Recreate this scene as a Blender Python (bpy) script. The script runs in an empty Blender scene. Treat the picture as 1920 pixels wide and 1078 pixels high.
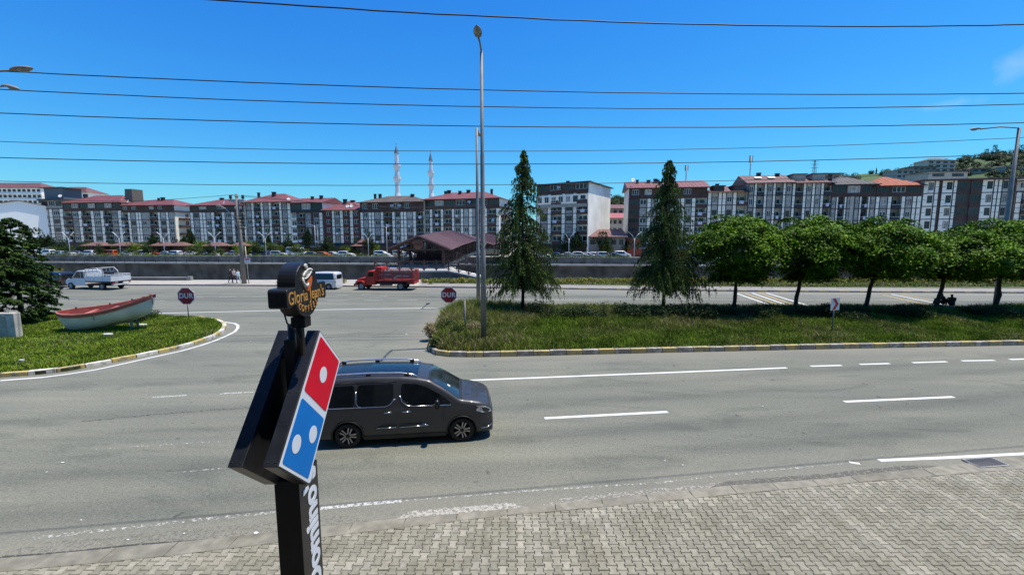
import bpy, bmesh, math, random
import numpy as np
from mathutils import Vector, Matrix, Euler
S = bpy.context.scene
COL = S.collection
# ---------------------------------------------------------------- camera, sky, sun, exposure
CAMH, FPX, PITCH = 5.5, 800.0, math.radians(6.7)
cam = bpy.data.cameras.new('camera')
cam.sensor_width = 36.0; cam.lens = 36.0 * FPX / 1920.0
cam.clip_start = 0.1; cam.clip_end = 20000
camo = bpy.data.objects.new('camera', cam); COL.objects.link(camo)
camo.location = (0, 0, CAMH); camo.rotation_euler = (math.radians(90) - PITCH, 0, 0)
S.camera = camo
SUN = Vector((4.6, 0.9, 14.6)).normalized()
world = bpy.data.worlds.new('World'); S.world = world; world.use_nodes = True
wn = world.node_tree.nodes; wl = world.node_tree.links
for n in list(wn): wn.remove(n)
wo = wn.new('ShaderNodeOutputWorld'); bg = wn.new('ShaderNodeBackground')
sky = wn.new('ShaderNodeTexSky'); sky.sky_type = 'NISHITA'; sky.sun_disc = False
sky.sun_elevation = math.asin(SUN.z); sky.sun_rotation = math.atan2(SUN.x, SUN.y)
sky.air_density = 1.35; sky.dust_density = 0.25; sky.ozone_density = 3.2; sky.altitude = 0
hs = wn.new('ShaderNodeHueSaturation'); hs.inputs['Saturation'].default_value = 1.22; hs.inputs['Hue'].default_value = 0.497
wl.new(sky.outputs[0], hs.inputs['Color'])
# the phone's rendering of a clear noon sky: deep saturated blue, cyan towards the horizon
SS = 0.115; sr = wn.new('ShaderNodeSeparateColor'); sc_ = wn.new('ShaderNodeCombineColor'); wl.new(hs.outputs[0], sr.inputs[0])
for i_, (k_, p_) in enumerate(((.435, 1.24), (.97, 1.076), (1.238, .685))):
    a_ = wn.new('ShaderNodeMath'); a_.operation = 'MULTIPLY'; a_.inputs[1].default_value = SS; wl.new(sr.outputs[i_], a_.inputs[0])
    b_ = wn.new('ShaderNodeMath'); b_.operation = 'POWER'; b_.inputs[1].default_value = p_; wl.new(a_.outputs[0], b_.inputs[0])
    c_ = wn.new('ShaderNodeMath'); c_.operation = 'MULTIPLY'; c_.inputs[1].default_value = k_ / SS; wl.new(b_.outputs[0], c_.inputs[0]); wl.new(c_.outputs[0], sc_.inputs[i_])
# two faint wisps of cloud high on the right
tc = wn.new('ShaderNodeTexCoord')
cl_fac = None
def wisp(px, py, sx, sz, dens, prev):
    u, v = (px - 960) / FPX, (539 - py) / FPX
    d = Vector((u, math.cos(PITCH) + v * math.sin(PITCH), -math.sin(PITCH) + v * math.cos(PITCH))).normalized()
    mp = wn.new('ShaderNodeVectorMath'); mp.operation = 'SUBTRACT'; mp.inputs[1].default_value = d
    wl.new(tc.outputs['Generated'], mp.inputs[0])
    ml = wn.new('ShaderNodeVectorMath'); ml.operation = 'MULTIPLY'; ml.inputs[1].default_value = (sx, sx, sz)
    wl.new(mp.outputs[0], ml.inputs[0])
    ln = wn.new('ShaderNodeVectorMath'); ln.operation = 'LENGTH'; wl.new(ml.outputs[0], ln.inputs[0])
    nz = wn.new('ShaderNodeTexNoise'); nz.inputs['Scale'].default_value = 38; nz.inputs['Detail'].default_value = 6
    wl.new(tc.outputs['Generated'], nz.inputs['Vector'])
    ad = wn.new('ShaderNodeMath'); ad.operation = 'MULTIPLY_ADD'; ad.inputs[1].default_value = -1.0
    wl.new(ln.outputs['Value'], ad.inputs[0]); wl.new(nz.outputs['Fac'], ad.inputs[2])
    mr = wn.new('ShaderNodeMapRange'); mr.inputs['From Min'].default_value = 0.0; mr.inputs['From Max'].default_value = 0.6
    mr.inputs['To Max'].default_value = dens; wl.new(ad.outputs[0], mr.inputs['Value'])
    if prev is None: return mr.outputs[0]
    mx = wn.new('ShaderNodeMath'); mx.operation = 'MAXIMUM'; wl.new(prev, mx.inputs[0]); wl.new(mr.outputs[0], mx.inputs[1])
    return mx.outputs[0]
fc = wisp(1912, 122, 16, 22, 0.17, None); fc = wisp(1780, 196, 12, 60, 0.13, fc)
cm = wn.new('ShaderNodeMix'); cm.data_type = 'RGBA'; cm.inputs[7].default_value = (8.5, 9.3, 10, 1)
wl.new(fc, cm.inputs[0]); wl.new(sc_.outputs[0], cm.inputs[6]); wl.new(cm.outputs[2], bg.inputs['Color'])
bg.inputs['Strength'].default_value = 0.097
wl.new(bg.outputs[0], wo.inputs[0])
sl = bpy.data.lights.new('sun', 'SUN'); sl.energy = 5.0; sl.angle = math.radians(0.53); sl.color = (1, 0.93, 0.80)
so = bpy.data.objects.new('sun', sl); COL.objects.link(so)
so.rotation_euler = SUN.to_track_quat('Z', 'Y').to_euler()
S.view_settings.view_transform = 'Standard'; S.view_settings.look = 'None'
S.view_settings.exposure = 0.25; S.view_settings.gamma = 1.0; S.view_settings.use_curve_mapping = False
S.cycles.max_bounces = 6; S.cycles.diffuse_bounces = 3; S.cycles.transparent_max_bounces = 8
R = random.Random(7); NR = np.random.default_rng(7)
# ---------------------------------------------------------------- photo pixel -> place in the world
CP, SP = math.cos(PITCH), math.sin(PITCH)
def ray(px, py):
    u, v = (px - 960) / FPX, (539 - py) / FPX
    return Vector((u, CP + v * SP, -SP + v * CP))
def G(px, py, z=0.0):
    d = ray(px, py); return Vector((0, 0, CAMH)) + d * ((z - CAMH) / d.z)
def D(px, py, Y):
    d = ray(px, py); return Vector((0, 0, CAMH)) + d * (Y / d.y)
def XatY(px, Y): return D(px, 445, Y).x
def lerp(a, b, t): return a + (b - a) * t
def interp(x, tab):
    if x <= tab[0][0]: return tab[0][1]
    for (a, b), (c, d) in zip(tab, tab[1:]):
        if x <= c: return b + (d - b) * (x - a) / (c - a)
    return tab[-1][1]
# ---------------------------------------------------------------- objects
def obj(name, me, parent=None, loc=None, rot=None):
    o = bpy.data.objects.new(name, me); COL.objects.link(o)
    if parent: o.parent = parent
    if loc is not None: o.location = loc
    if rot is not None: o.rotation_euler = rot
    return o
def tag(o, label=None, cat=None, group=None, kind=None):
    if label: o['label'] = label
    if cat: o['category'] = cat
    if group: o['group'] = group
    if kind: o['kind'] = kind
    return o
def thing(name, label, cat, loc=(0, 0, 0), rz=0.0, group=None):
    o = obj(name, None, None, loc, (0, 0, rz)); o.empty_display_size = 0.3
    return tag(o, label, cat, group)
def copy_tree(o, parent=None):
    c = o.copy(); COL.objects.link(c)
    if parent: c.parent = parent
    for ch in list(o.children): copy_tree(ch, c)
    return c
class MB:
    """collects geometry for one mesh"""
    def __init__(s): s.v = []; s.f = []; s.m = []; s.sm = []
    def add(s, vs, fs, m=0, smooth=False):
        b = len(s.v); s.v += [tuple(v) for v in vs]
        for f in fs: s.f.append([b + i for i in f]); s.m.append(m); s.sm.append(smooth)
        return s
    def box(s, x0, x1, y0, y1, z0, z1, m=0, M=None):
        vs = [Vector((x, y, z)) for z in (z0, z1) for x, y in ((x0, y0), (x1, y0), (x1, y1), (x0, y1))]
        if M: vs = [M @ v for v in vs]
        return s.add(vs, [(0, 3, 2, 1), (4, 5, 6, 7), (0, 1, 5, 4), (1, 2, 6, 5), (2, 3, 7, 6), (3, 0, 4, 7)], m)
    def bar(s, a, b, w, h=None, m=0):
        a, b = Vector(a), Vector(b); h = h or w; d = b - a; L = d.length
        if L < 1e-6: return s
        q = d.to_track_quat('X', 'Z').to_matrix().to_4x4(); q.translation = a
        return s.box(0, L, -w / 2, w / 2, -h / 2, h / 2, m, q)
    def tube(s, pts, r, n=8, m=0, cap=True, smooth=True):
        pts = [Vector(p) for p in pts]; rs = r if isinstance(r, (list, tuple)) else [r] * len(pts)
        rings = []; up = Vector((0, 0, 1))
        for i, p in enumerate(pts):
            t = (pts[min(i + 1, len(pts) - 1)] - pts[max(i - 1, 0)]).normalized()
            a = t.cross(up)
            if a.length < 1e-3: a = t.cross(Vector((0, 1, 0)))
            a.normalize(); b = t.cross(a)
            rings.append([p + (a * math.cos(k * 2 * math.pi / n) + b * math.sin(k * 2 * math.pi / n)) * rs[i] for k in range(n)])
        vs = [v for rg in rings for v in rg]; fs = []
        for i in range(len(pts) - 1):
            for k in range(n):
                k2 = (k + 1) % n; fs.append((i * n + k, (i + 1) * n + k, (i + 1) * n + k2, i * n + k2))
        s.add(vs, fs, m, smooth)
        if cap:
            b = len(s.v) - len(vs)
            s.f.append([b + k for k in range(n)]); s.m.append(m); s.sm.append(False)
            s.f.append([b + len(vs) - n + k for k in reversed(range(n))]); s.m.append(m); s.sm.append(False)
        return s
    def lathe(s, prof, n=16, m=0, M=None, smooth=True):
        vs = []; fs = []
        for r, z in prof:
            for k in range(n):
                a = 2 * math.pi * k / n; v = Vector((r * math.cos(a), r * math.sin(a), z)); vs.append(M @ v if M else v)
        for i in range(len(prof) - 1):
            for k in range(n):
                k2 = (k + 1) % n; fs.append((i * n + k, i * n + k2, (i + 1) * n + k2, (i + 1) * n + k))
        return s.add(vs, fs, m, smooth)
    def prism(s, poly, z0, z1, m=0, M=None, mside=None):
        n = len(poly); vs = [Vector((x, y, z)) for z in (z0, z1) for x, y in poly]
        if M: vs = [M @ v for v in vs]
        b = len(s.v); s.add(vs, [list(reversed(range(n))), [n + k for k in range(n)]], m)
        for k in range(n):
            k2 = (k + 1) % n; s.f.append([b + k, b + k2, b + n + k2, b + n + k]); s.m.append(m if mside is None else mside); s.sm.append(False)
        return s
    def mesh(s, name, mats):
        me = bpy.data.meshes.new(name); me.from_pydata(s.v, [], s.f)
        for m in (mats if isinstance(mats, (list, tuple)) else [mats]): me.materials.append(m)
        me.polygons.foreach_set('material_index', s.m); me.polygons.foreach_set('use_smooth', s.sm)
        me.update(); return me
    def build(s, name, mats, parent=None, loc=None, rot=None, bevel=0):
        o = obj(name, s.mesh(name, mats), parent, loc, rot)
        if bevel:
            b = o.modifiers.new('bevel', 'BEVEL'); b.width = bevel; b.segments = 2; b.limit_method = 'ANGLE'; b.angle_limit = 0.6
        return o
def fast_mesh(name, V, F, mats, midx=None, smooth=False):
    """V (n,3) array, F (m,k) array"""
    me = bpy.data.meshes.new(name); k = F.shape[1]
    me.vertices.add(len(V)); me.vertices.foreach_set('co', V.astype(np.float32).ravel())
    me.loops.add(F.size); me.loops.foreach_set('vertex_index', F.astype(np.int32).ravel())
    me.polygons.add(len(F)); me.polygons.foreach_set('loop_start', (np.arange(len(F)) * k).astype(np.int32))
    for m in (mats if isinstance(mats, (list, tuple)) else [mats]): me.materials.append(m)
    if midx is not None: me.polygons.foreach_set('material_index', midx.astype(np.int32))
    if smooth: me.polygons.foreach_set('use_smooth', np.ones(len(F), bool))
    me.update(calc_edges=True); return me
def leaf_quads(P, N, L, W, rng):
    """one small diamond-ish leaf per point, lying across the normal N"""
    n = len(P); N = N / np.maximum(np.linalg.norm(N, axis=1, keepdims=True), 1e-6)
    r = rng.normal(size=(n, 3)); T = np.cross(N, r); T /= np.maximum(np.linalg.norm(T, axis=1, keepdims=True), 1e-6)
    B = np.cross(N, T); L = np.asarray(L).reshape(-1, 1); W = np.asarray(W).reshape(-1, 1)
    V = np.stack([P - T * L / 2, P + B * W / 2, P + T * L / 2, P - B * W / 2], 1).reshape(-1, 3)
    return V, np.arange(n * 4).reshape(n, 4)
# ---------------------------------------------------------------- materials
MATS = {}
def mat(name, col, rough=0.8, metal=0.0, var=0.12, scale=6.0, bump=0.0, bscale=None, spec=0.5, col2=None, coat=0.0, island=0.0, trans=0.0, emit=0.0, detail=4, objvar=0.0, world=False):
    if name in MATS: return MATS[name]
    m = bpy.data.materials.new(name); m.use_nodes = True; nt = m.node_tree; N_ = nt.nodes; Lk = nt.links
    b = N_['Principled BSDF']; b.inputs['Roughness'].default_value = rough; b.inputs['Metallic'].default_value = metal
    b.inputs['Specular IOR Level'].default_value = spec; b.inputs['Coat Weight'].default_value = coat; b.inputs['Coat Roughness'].default_value = 0.04
    tcn = N_.new('ShaderNodeTexCoord'); nz = N_.new('ShaderNodeTexNoise'); nz.inputs['Scale'].default_value = scale; nz.inputs['Detail'].default_value = detail
    pos = N_.new('ShaderNodeNewGeometry').outputs['Position'] if world else tcn.outputs['Object']
    Lk.new(pos, nz.inputs['Vector'])
    if world:
        nw = N_.new('ShaderNodeTexNoise'); nw.inputs['Scale'].default_value = 1.1; nw.inputs['Detail'].default_value = 7; nw.inputs['Roughness'].default_value = .65; Lk.new(pos, nw.inputs['Vector'])
    rp = N_.new('ShaderNodeValToRGB'); e = rp.color_ramp.elements
    c1 = [max(0, c * (1 - var)) for c in col]; c2 = list(col2) if col2 else [min(1, c * (1 + var)) for c in col]
    e[0].position = 0.35; e[1].position = 0.65; e[0].color = (*c1, 1); e[1].color = (*c2, 1)
    Lk.new(nz.outputs['Fac'], rp.inputs['Fac']); out = rp.outputs['Color']
    if world:   # stains that run on across the joints
        r2 = N_.new('ShaderNodeValToRGB'); q = r2.color_ramp.elements; q[0].position = .36; q[1].position = .56; q[0].color = (.82, .81, .77, 1); q[1].color = (1.03, 1.03, 1.03, 1); Lk.new(nw.outputs['Fac'], r2.inputs[0])
        mm = N_.new('ShaderNodeMix'); mm.data_type = 'RGBA'; mm.blend_type = 'MULTIPLY'; mm.inputs[0].default_value = 1; Lk.new(out, mm.inputs[6]); Lk.new(r2.outputs[0], mm.inputs[7]); out = mm.outputs[2]
    for amt, node, sock in ((island, 'ShaderNodeNewGeometry', 'Random Per Island'), (objvar, 'ShaderNodeObjectInfo', 'Random')):
        if amt:
            g = N_.new(node); mr = N_.new('ShaderNodeMapRange'); mr.inputs['To Min'].default_value = 1 - amt; mr.inputs['To Max'].default_value = 1 + amt
            Lk.new(g.outputs[sock], mr.inputs['Value']); hv = N_.new('ShaderNodeHueSaturation'); Lk.new(mr.outputs[0], hv.inputs['Value']); Lk.new(out, hv.inputs['Color']); out = hv.outputs[0]
    Lk.new(out, b.inputs['Base Color'])
    if bump:
        nb = N_.new('ShaderNodeTexNoise'); nb.inputs['Scale'].default_value = bscale or scale * 8; nb.inputs['Detail'].default_value = 3
        Lk.new(tcn.outputs['Object'], nb.inputs['Vector']); bp = N_.new('ShaderNodeBump'); bp.inputs['Strength'].default_value = bump; bp.inputs['Distance'].default_value = 0.02
        Lk.new(nb.outputs['Fac'], bp.inputs['Height']); Lk.new(bp.outputs[0], b.inputs['Normal'])
    if trans:
        tr = N_.new('ShaderNodeBsdfTranslucent'); Lk.new(out, tr.inputs['Color']); mx = N_.new('ShaderNodeMixShader'); mx.inputs[0].default_value = trans
        Lk.new(b.outputs[0], mx.inputs[1]); Lk.new(tr.outputs[0], mx.inputs[2]); Lk.new(mx.outputs[0], N_['Material Output'].inputs[0])
    MATS[name] = m; return m
M_GLASS = mat('dark_glass', (0.012, 0.016, 0.02), 0.06, var=0.3, spec=0.8, scale=0.7)
M_CARGLASS = mat('car_glass', (0.008, 0.01, 0.012), 0.03, var=0.2, spec=0.7)
M_GALV = mat('galvanised_steel', (0.33, 0.33, 0.32), 0.55, 0.2, var=0.12, scale=3, bump=0.05)
M_RUBBER = mat('rubber', (0.018, 0.018, 0.018), 0.85, var=0.3)
M_CHROME = mat('chrome', (0.75, 0.76, 0.78), 0.16, 1.0, var=0.03)
M_BLACK = mat('black_paint', (0.007, 0.007, 0.008), 0.3, var=0.4, scale=4, spec=0.4)
M_BLACKM = mat('black_plastic', (0.012, 0.012, 0.013), 0.55, var=0.3)
M_WHITE = mat('white_enamel', (0.74, 0.75, 0.76), 0.4, var=0.05)
M_RED = mat('red_enamel', (0.42, 0.012, 0.022), 0.4, var=0.1)
M_CONC = mat('concrete', (0.30, 0.29, 0.27), 0.9, var=0.22, scale=2.5, bump=0.3, bscale=40)
M_CONCD = mat('dark_concrete', (0.062, 0.060, 0.052), 0.9, var=0.45, scale=0.35, bump=0.3, bscale=5, detail=8)
M_WOOD = mat('dark_timber', (0.055, 0.028, 0.018), 0.75, var=0.35, scale=3, bump=0.1)
# ---------------------------------------------------------------- ground, river, roads
def line_at(p, q, x):
    t = (x - p.x) / (q.x - p.x); return p.y + (q.y - p.y) * t
WA, WB = G(80, 481), G(1170, 485.5)
def wallY(x): return line_at(WA, WB, x)
BANKY = 54.6
def bankY(x): return 53.9 + (x + 48) * 0.017
m_ground = mat('bounce_ground', (0.40, 0.375, 0.32), 0.95, var=0.2, scale=0.05, bump=0.2, bscale=2, detail=8)  # ground kept pale to bounce sunlight onto the shaded far facades
m_bed = mat('bounce_bed', (0.40, 0.375, 0.32), 0.9, var=0.4, scale=0.2)  # unseen bed, coloured pale as a reflector for the shaded facades
xs = [-3000, -600, -300, -200, -120, -60, 0, 60, 120, 200, 300, 600, 3000]
prof = []
g = MB(); n = len(xs); rows = []
def cy(x, which):
    xc = max(-320, min(320, x)); return bankY(xc) if which == 0 else wallY(xc)
for kind in range(6):
    for x in xs:
        y, z = [(-60, -0.012), (cy(x, 0), -0.012), (cy(x, 0) + .3, -8.2), (cy(x, 1) - .3, -8.2), (cy(x, 1), -0.012), (6000, -0.012)][kind]
        rows.append((x, y, z))
fs = []; 
for k in range(5):
    for i in range(n - 1): fs.append((k * n + i, k * n + i + 1, (k + 1) * n + i + 1, (k + 1) * n + i))
g.add(rows, fs); gm = g.build('ground', [m_ground, m_bed]); tag(gm, kind='structure')
for p in gm.data.polygons:
    if p.index // (n - 1) == 2: p.material_index = 1
wt = mat('green_water', (0.03, 0.04, 0.025), 0.12, var=0.3, scale=0.4, bump=0.15, bscale=3)
w = MB(); w.add([(x, lerp(cy(x, 0), cy(x, 1), .42), -8.14) for x in xs] + [(x, lerp(cy(x, 0), cy(x, 1), .62), -8.14) for x in xs], [(i, i + 1, n + i + 1, n + i) for i in range(n - 1)])  # unseen water, narrowed so the pale bed bounces more light
tag(w.build('river', wt), kind='structure')

def asphalt(name, base, dust_near=None):
    m = bpy.data.materials.new(name); m.use_nodes = True; nt = m.node_tree; N_ = nt.nodes; Lk = nt.links
    b = N_['Principled BSDF']; b.inputs['Roughness'].default_value = 0.92; b.inputs['Specular IOR Level'].default_value = 0.22
    tcn = N_.new('ShaderNodeTexCoord')
    def noise(sc, det=4, stretch=None, rz=0.13, dist=0):
        nz = N_.new('ShaderNodeTexNoise'); nz.inputs['Scale'].default_value = sc; nz.inputs['Detail'].default_value = det; nz.inputs['Distortion'].default_value = dist
        if stretch:
            mp = N_.new('ShaderNodeMapping'); mp.inputs['Scale'].default_value = stretch; mp.inputs['Rotation'].default_value = (0, 0, -rz)
            Lk.new(tcn.outputs['Object'], mp.inputs['Vector']); Lk.new(mp.outputs[0], nz.inputs['Vector'])
        else: Lk.new(tcn.outputs['Object'], nz.inputs['Vector'])
        return nz.outputs['Fac']
    def ramp(src, p0, c0, p1, c1):
        r = N_.new('ShaderNodeValToRGB'); e = r.color_ramp.elements; e[0].position = p0; e[1].position = p1; e[0].color = (*c0, 1); e[1].color = (*c1, 1)
        Lk.new(src, r.inputs['Fac']); return r.outputs['Color']
    def mul(a, c, f=1.0):
        mx = N_.new('ShaderNodeMix'); mx.data_type = 'RGBA'; mx.blend_type = 'MULTIPLY'; mx.inputs[0].default_value = f
        Lk.new(a, mx.inputs[6]); Lk.new(c, mx.inputs[7]); return mx.outputs[2]
    big = ramp(noise(0.16, 6), 0.3, [c * 0.9 for c in base], 0.7, [base[0] * 1.08, base[1] * 1.06, base[2] * 1.0])
    streak = ramp(noise(0.55, 5, (0.09, 1.0, 1.0)), 0.3, (0.80, 0.82, 0.84), 0.7, (1.10, 1.09, 1.07))
    streak2 = ramp(noise(2.2, 5, (0.12, 1.0, 1.0), 0.16), 0.3, (0.92, 0.93, 0.94), 0.7, (1.06, 1.05, 1.04))
    grit = ramp(noise(34, 4), 0.32, (0.82, 0.82, 0.82), 0.68, (1.18, 1.18, 1.18))
    grit2 = ramp(noise(11, 5), 0.32, (0.93, 0.93, 0.93), 0.68, (1.07, 1.07, 1.07))
    patch = ramp(noise(0.8, 7, (0.4, 1, 1), .1, 1.5), 0.30, (0.80, 0.82, 0.83), 0.46, (1.0, 1.0, 1.0))
    spot = ramp(noise(3.1, 5), 0.27, (0.55, 0.56, 0.57), 0.33, (1.0, 1.0, 1.0))
    c = mul(mul(mul(mul(mul(mul(big, streak), streak2), grit), grit2), patch), spot)
    # pale sandy dust where tyres never run: along the kerbs
    sep = N_.new('ShaderNodeSeparateXYZ'); Lk.new(tcn.outputs['Object'], sep.inputs[0])
    att = N_.new('ShaderNodeAttribute'); att.attribute_name = 'dust'
    ns = noise(0.9, 6, (0.35, 1, 1))
    ma = N_.new('ShaderNodeMath'); ma.operation = 'MULTIPLY_ADD'; ma.inputs[1].default_value = 1.0
    sb = N_.new('ShaderNodeMath'); sb.operation = 'SUBTRACT'; sb.inputs[1].default_value = 0.5; Lk.new(ns, sb.inputs[0])
    Lk.new(att.outputs['Fac'], ma.inputs[0]); Lk.new(sb.outputs[0], ma.inputs[2])
    mr = N_.new('ShaderNodeMapRange'); mr.inputs['From Min'].default_value = 0.1; mr.inputs['From Max'].default_value = 0.9; mr.inputs['To Max'].default_value = 0.75
    Lk.new(ma.outputs[0], mr.inputs['Value'])
    mx = N_.new('ShaderNodeMix'); mx.data_type = 'RGBA'; mx.inputs[7].default_value = (0.222, 0.21, 0.175, 1); Lk.new(mr.outputs[0], mx.inputs[0]); Lk.new(c, mx.inputs[6])
    c = mul(mul(mx.outputs[2], grit, 0.6), grit2, .7)
    at2 = N_.new('ShaderNodeAttribute'); at2.attribute_name = 'track'
    m3 = N_.new('ShaderNodeMath'); m3.operation = 'MULTIPLY'; Lk.new(at2.outputs['Fac'], m3.inputs[0]); Lk.new(noise(.5, 4, (.1, 1, 1)), m3.inputs[1])
    c = mul(c, ramp(m3.outputs[0], 0.0, (1.03, 1.03, 1.03), 0.7, (0.76, 0.77, 0.79)))
    Lk.new(c, b.inputs['Base Color'])
    bp = N_.new('ShaderNodeBump'); bp.inputs['Strength'].default_value = 0.35; bp.inputs['Distance'].default_value = 0.01
    Lk.new(noise(90, 2), bp.inputs['Height']); Lk.new(bp.outputs[0], b.inputs['Normal'])
    return m
m_asph = asphalt('asphalt', (0.182, 0.186, 0.156))
# one asphalt sheet covering both carriageways and the junction; dust is a per-vertex measure of distance to kerbs
def seg_d(x, y, pts):
    best = 1e9
    for (a, b), (c, d) in zip(pts, pts[1:]):
        vx, vy = c - a, d - b; t = max(0, min(1, ((x - a) * vx + (y - b) * vy) / (vx * vx + vy * vy + 1e-9)))
        best = min(best, math.hypot(x - a - vx * t, y - b - vy * t))
    return best
PX = lambda L, z=0.0: [(G(a, b, z).x, G(a, b, z).y) for a, b in L]
# near edge of the roadway (road side of the flush kerb)
EDGE = PX([(0, 1048), (260, 1024), (519, 998), (700, 977), (1000, 950), (1199, 928), (1380, 911), (1565, 897), (1740, 878), (1920, 856)])
PAVE = PX([(0, 1074), (200, 1056), (400, 1034), (604, 1009), (800, 985), (931, 969), (1065, 958), (1378, 928), (1627, 904), (1920, 880)])
def ext(L, x0, x1):
    (a, b), (c, d) = L[0], L[1]; k = (d - b) / (c - a); s = (x0, b + k * (x0 - a))
    (a, b), (c, d) = L[-2], L[-1]; k = (d - b) / (c - a); e = (x1, d + k * (x1 - c)); return [s] + L + [e]
EDGE = ext(EDGE, -40, 45); PAVE = ext(PAVE, -40, 45)
fy = lambda L, x: interp(x, L)
MEDIAN = PX([(803, 651), (806, 660), (818, 665.5), (840, 668.5), (890, 669.5), (960, 668), (1240, 661), (1560, 654), (1920, 647)])
MEDIAN += [(70, 22.6), (70, 32.0)]
MEDIAN += PX([(1920, 583), (1600, 583), (1300, 584), (1000, 582), (880, 581), (845, 585), (822, 598), (808, 625)])
ISLE = PX([(0, 707.5), (75, 702), (130, 695.5), (180, 685.5), (228, 677), (273, 668), (310, 660), (340, 653), (366, 646), (388, 638.5), (405, 632), (418, 624), (424, 616), (423, 609), (411, 603), (376, 597), (300, 593), (150, 592), (0, 592)])
(a0, b0) = ISLE[0]; ISLE = [(-60, b0 - (-a0 - -60) * 0 - 3.2)] + ISLE + [(-60, 33)]
FARK = PX([(0, 534), (250, 535.5), (480, 536.5), (640, 537.5), (790, 539), (1075, 542.5), (1240, 545), (1476, 547.5), (1920, 550)])
FARK = ext(FARK, -120, 120)
nx, ny = 190, 110
X = np.concatenate([np.linspace(-130, -30, 30, endpoint=False), np.linspace(-30, 40, 110, endpoint=False), np.linspace(40, 130, 50)])
V = []; dust = []; track = []
for j in range(ny):
    t = j / (ny - 1)
    for x in X:
        y0 = fy(EDGE, x); y1 = fy(FARK, x); y = y0 + (y1 - y0) * t ** 1.4
        V.append((x, y, 0.0))
        d = min(y - y0, 99); dn = max(0, 1 - d / 1.5) * 0.75
        dm = max(0, 1 - seg_d(x, y, MEDIAN + MEDIAN[:1]) / 2.0) * 0.85
        df = max(0, 1 - (y1 - y) / 5.5) * 1.0
        di = max(0, 1 - seg_d(x, y, ISLE) / 1.1) * 0.5
        dust.append(max(dn, dm, df, di))
        dd = y - y0 - .02 * (x - 5); tr_ = sum(math.exp(-((dd - q) / .33) ** 2) for q in (1.6, 3.1, 5.3, 6.8)); df2 = y1 - y; tr_ += sum(math.exp(-((df2 - q) / .6) ** 2) for q in (5.5, 7.2, 9.2, 10.9)); track.append(min(1, tr_))
F = np.array([(j * nx + i, j * nx + i + 1, (j + 1) * nx + i + 1, (j + 1) * nx + i) for j in range(ny - 1) for i in range(nx - 1)])
me = fast_mesh('road', np.array(V), F, m_asph); at = me.attributes.new('dust', 'FLOAT', 'POINT'); at.data.foreach_set('value', dust); at = me.attributes.new('track', 'FLOAT', 'POINT'); at.data.foreach_set('value', track)
tag(obj('road', me), kind='structure')

# ---- painted markings: flat sheets 4-6 mm above the asphalt, worn through where traffic has rubbed them
def paint(name, col, wear):
    m = bpy.data.materials.new(name); m.use_nodes = True; nt = m.node_tree; N_ = nt.nodes; Lk = nt.links
    b = N_['Principled BSDF']; b.inputs['Base Color'].default_value = (*col, 1); b.inputs['Roughness'].default_value = 0.7
    tcn = N_.new('ShaderNodeTexCoord'); nz = N_.new('ShaderNodeTexNoise'); nz.inputs['Scale'].default_value = 14; nz.inputs['Detail'].default_value = 8; nz.inputs['Roughness'].default_value = 0.7
    Lk.new(tcn.outputs['Object'], nz.inputs['Vector']); mr = N_.new('ShaderNodeMapRange'); mr.inputs['From Min'].default_value = wear - 0.03; mr.inputs['From Max'].default_value = wear + 0.05
    Lk.new(nz.outputs['Fac'], mr.inputs['Value']); Lk.new(mr.outputs[0], b.inputs['Alpha']); return m
m_pw = paint('white_road_paint', (0.66, 0.66, 0.63), 0.33); m_pw2 = paint('faded_road_paint', (0.5, 0.5, 0.47), 0.46)
m_pw3 = paint('rubbed_road_paint', (0.46, 0.45, 0.41), 0.53); m_py = paint('yellow_road_paint', (0.5, 0.36, 0.12), 0.4)
def strip_px(pts, wid, m, name='road_line', z=0.005):
    P = [Vector(p).to_2d() for p in PX(pts)]; b = MB(); L = []
    for i, p in enumerate(P):
        t = (P[min(i + 1, len(P) - 1)] - P[max(0, i - 1)]).normalized(); nrm = Vector((-t.y, t.x)) * wid / 2; L += [(p + nrm), (p - nrm)]
    b.add([(v.x, v.y, z) for v in L], [(2 * i + 1, 2 * i + 3, 2 * i + 2, 2 * i) for i in range(len(P) - 1)])
    return tag(b.build(name, m), kind='structure')
strip_px([(880, 713), (1060, 706), (1240, 699), (1475, 689.5)], .15, m_pw)
for a in [((1520, 686.5), (1578, 685)), ((1612, 683), (1668, 681.5)), ((1711, 680), (1775, 678)), ((1803, 676.5), (1865, 675.5)), ((1893, 674), (1960, 672))]: strip_px(a, .15, m_pw)
strip_px([(1021, 784), (1252, 772)], .15, m_pw); strip_px([(1583, 753), (1788, 744)], .15, m_pw)
strip_px([(285, 745), (350, 741)], .1, m_pw2); strip_px([(413, 738), (475, 735)], .1, m_pw2)
strip_px([(180, 842), (285, 835), (440, 826)], .05, m_pw3); strip_px([(320, 887), (425, 877)], .05, m_pw3)
strip_px([(52, 1010), (200, 993), (364, 975), (516, 960)], .1, m_pw3)
strip_px([(601, 953), (690, 944), (753, 939)], .11, m_pw2)
strip_px([(753, 939), (870, 930), (992, 920), (1247, 904), (1400, 886), (1590, 868)], .06, m_pw3)
strip_px([(1648, 863), (1770, 858), (1920, 850.5), (1990, 846)], .12, m_pw)
strip_px([(1592, 866), (1603, 868), (1612, 869)], .09, m_pw)
strip_px([(0, 713.5), (80, 707.5), (130, 701), (180, 693), (240, 680), (300, 666.7), (340, 658), (376, 648), (405, 638), (426, 629), (440, 622), (446, 615), (446, 610), (440, 606.5), (418, 603.5)], .15, m_pw)
strip_px([(240, 588), (320, 587), (480, 583), (700, 579), (880, 577), (1240, 574), (1920, 573)], .16, m_pw)
strip_px([(910, 561.5), (1240, 561.5), (1920, 563)], .12, m_pw2)
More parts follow.
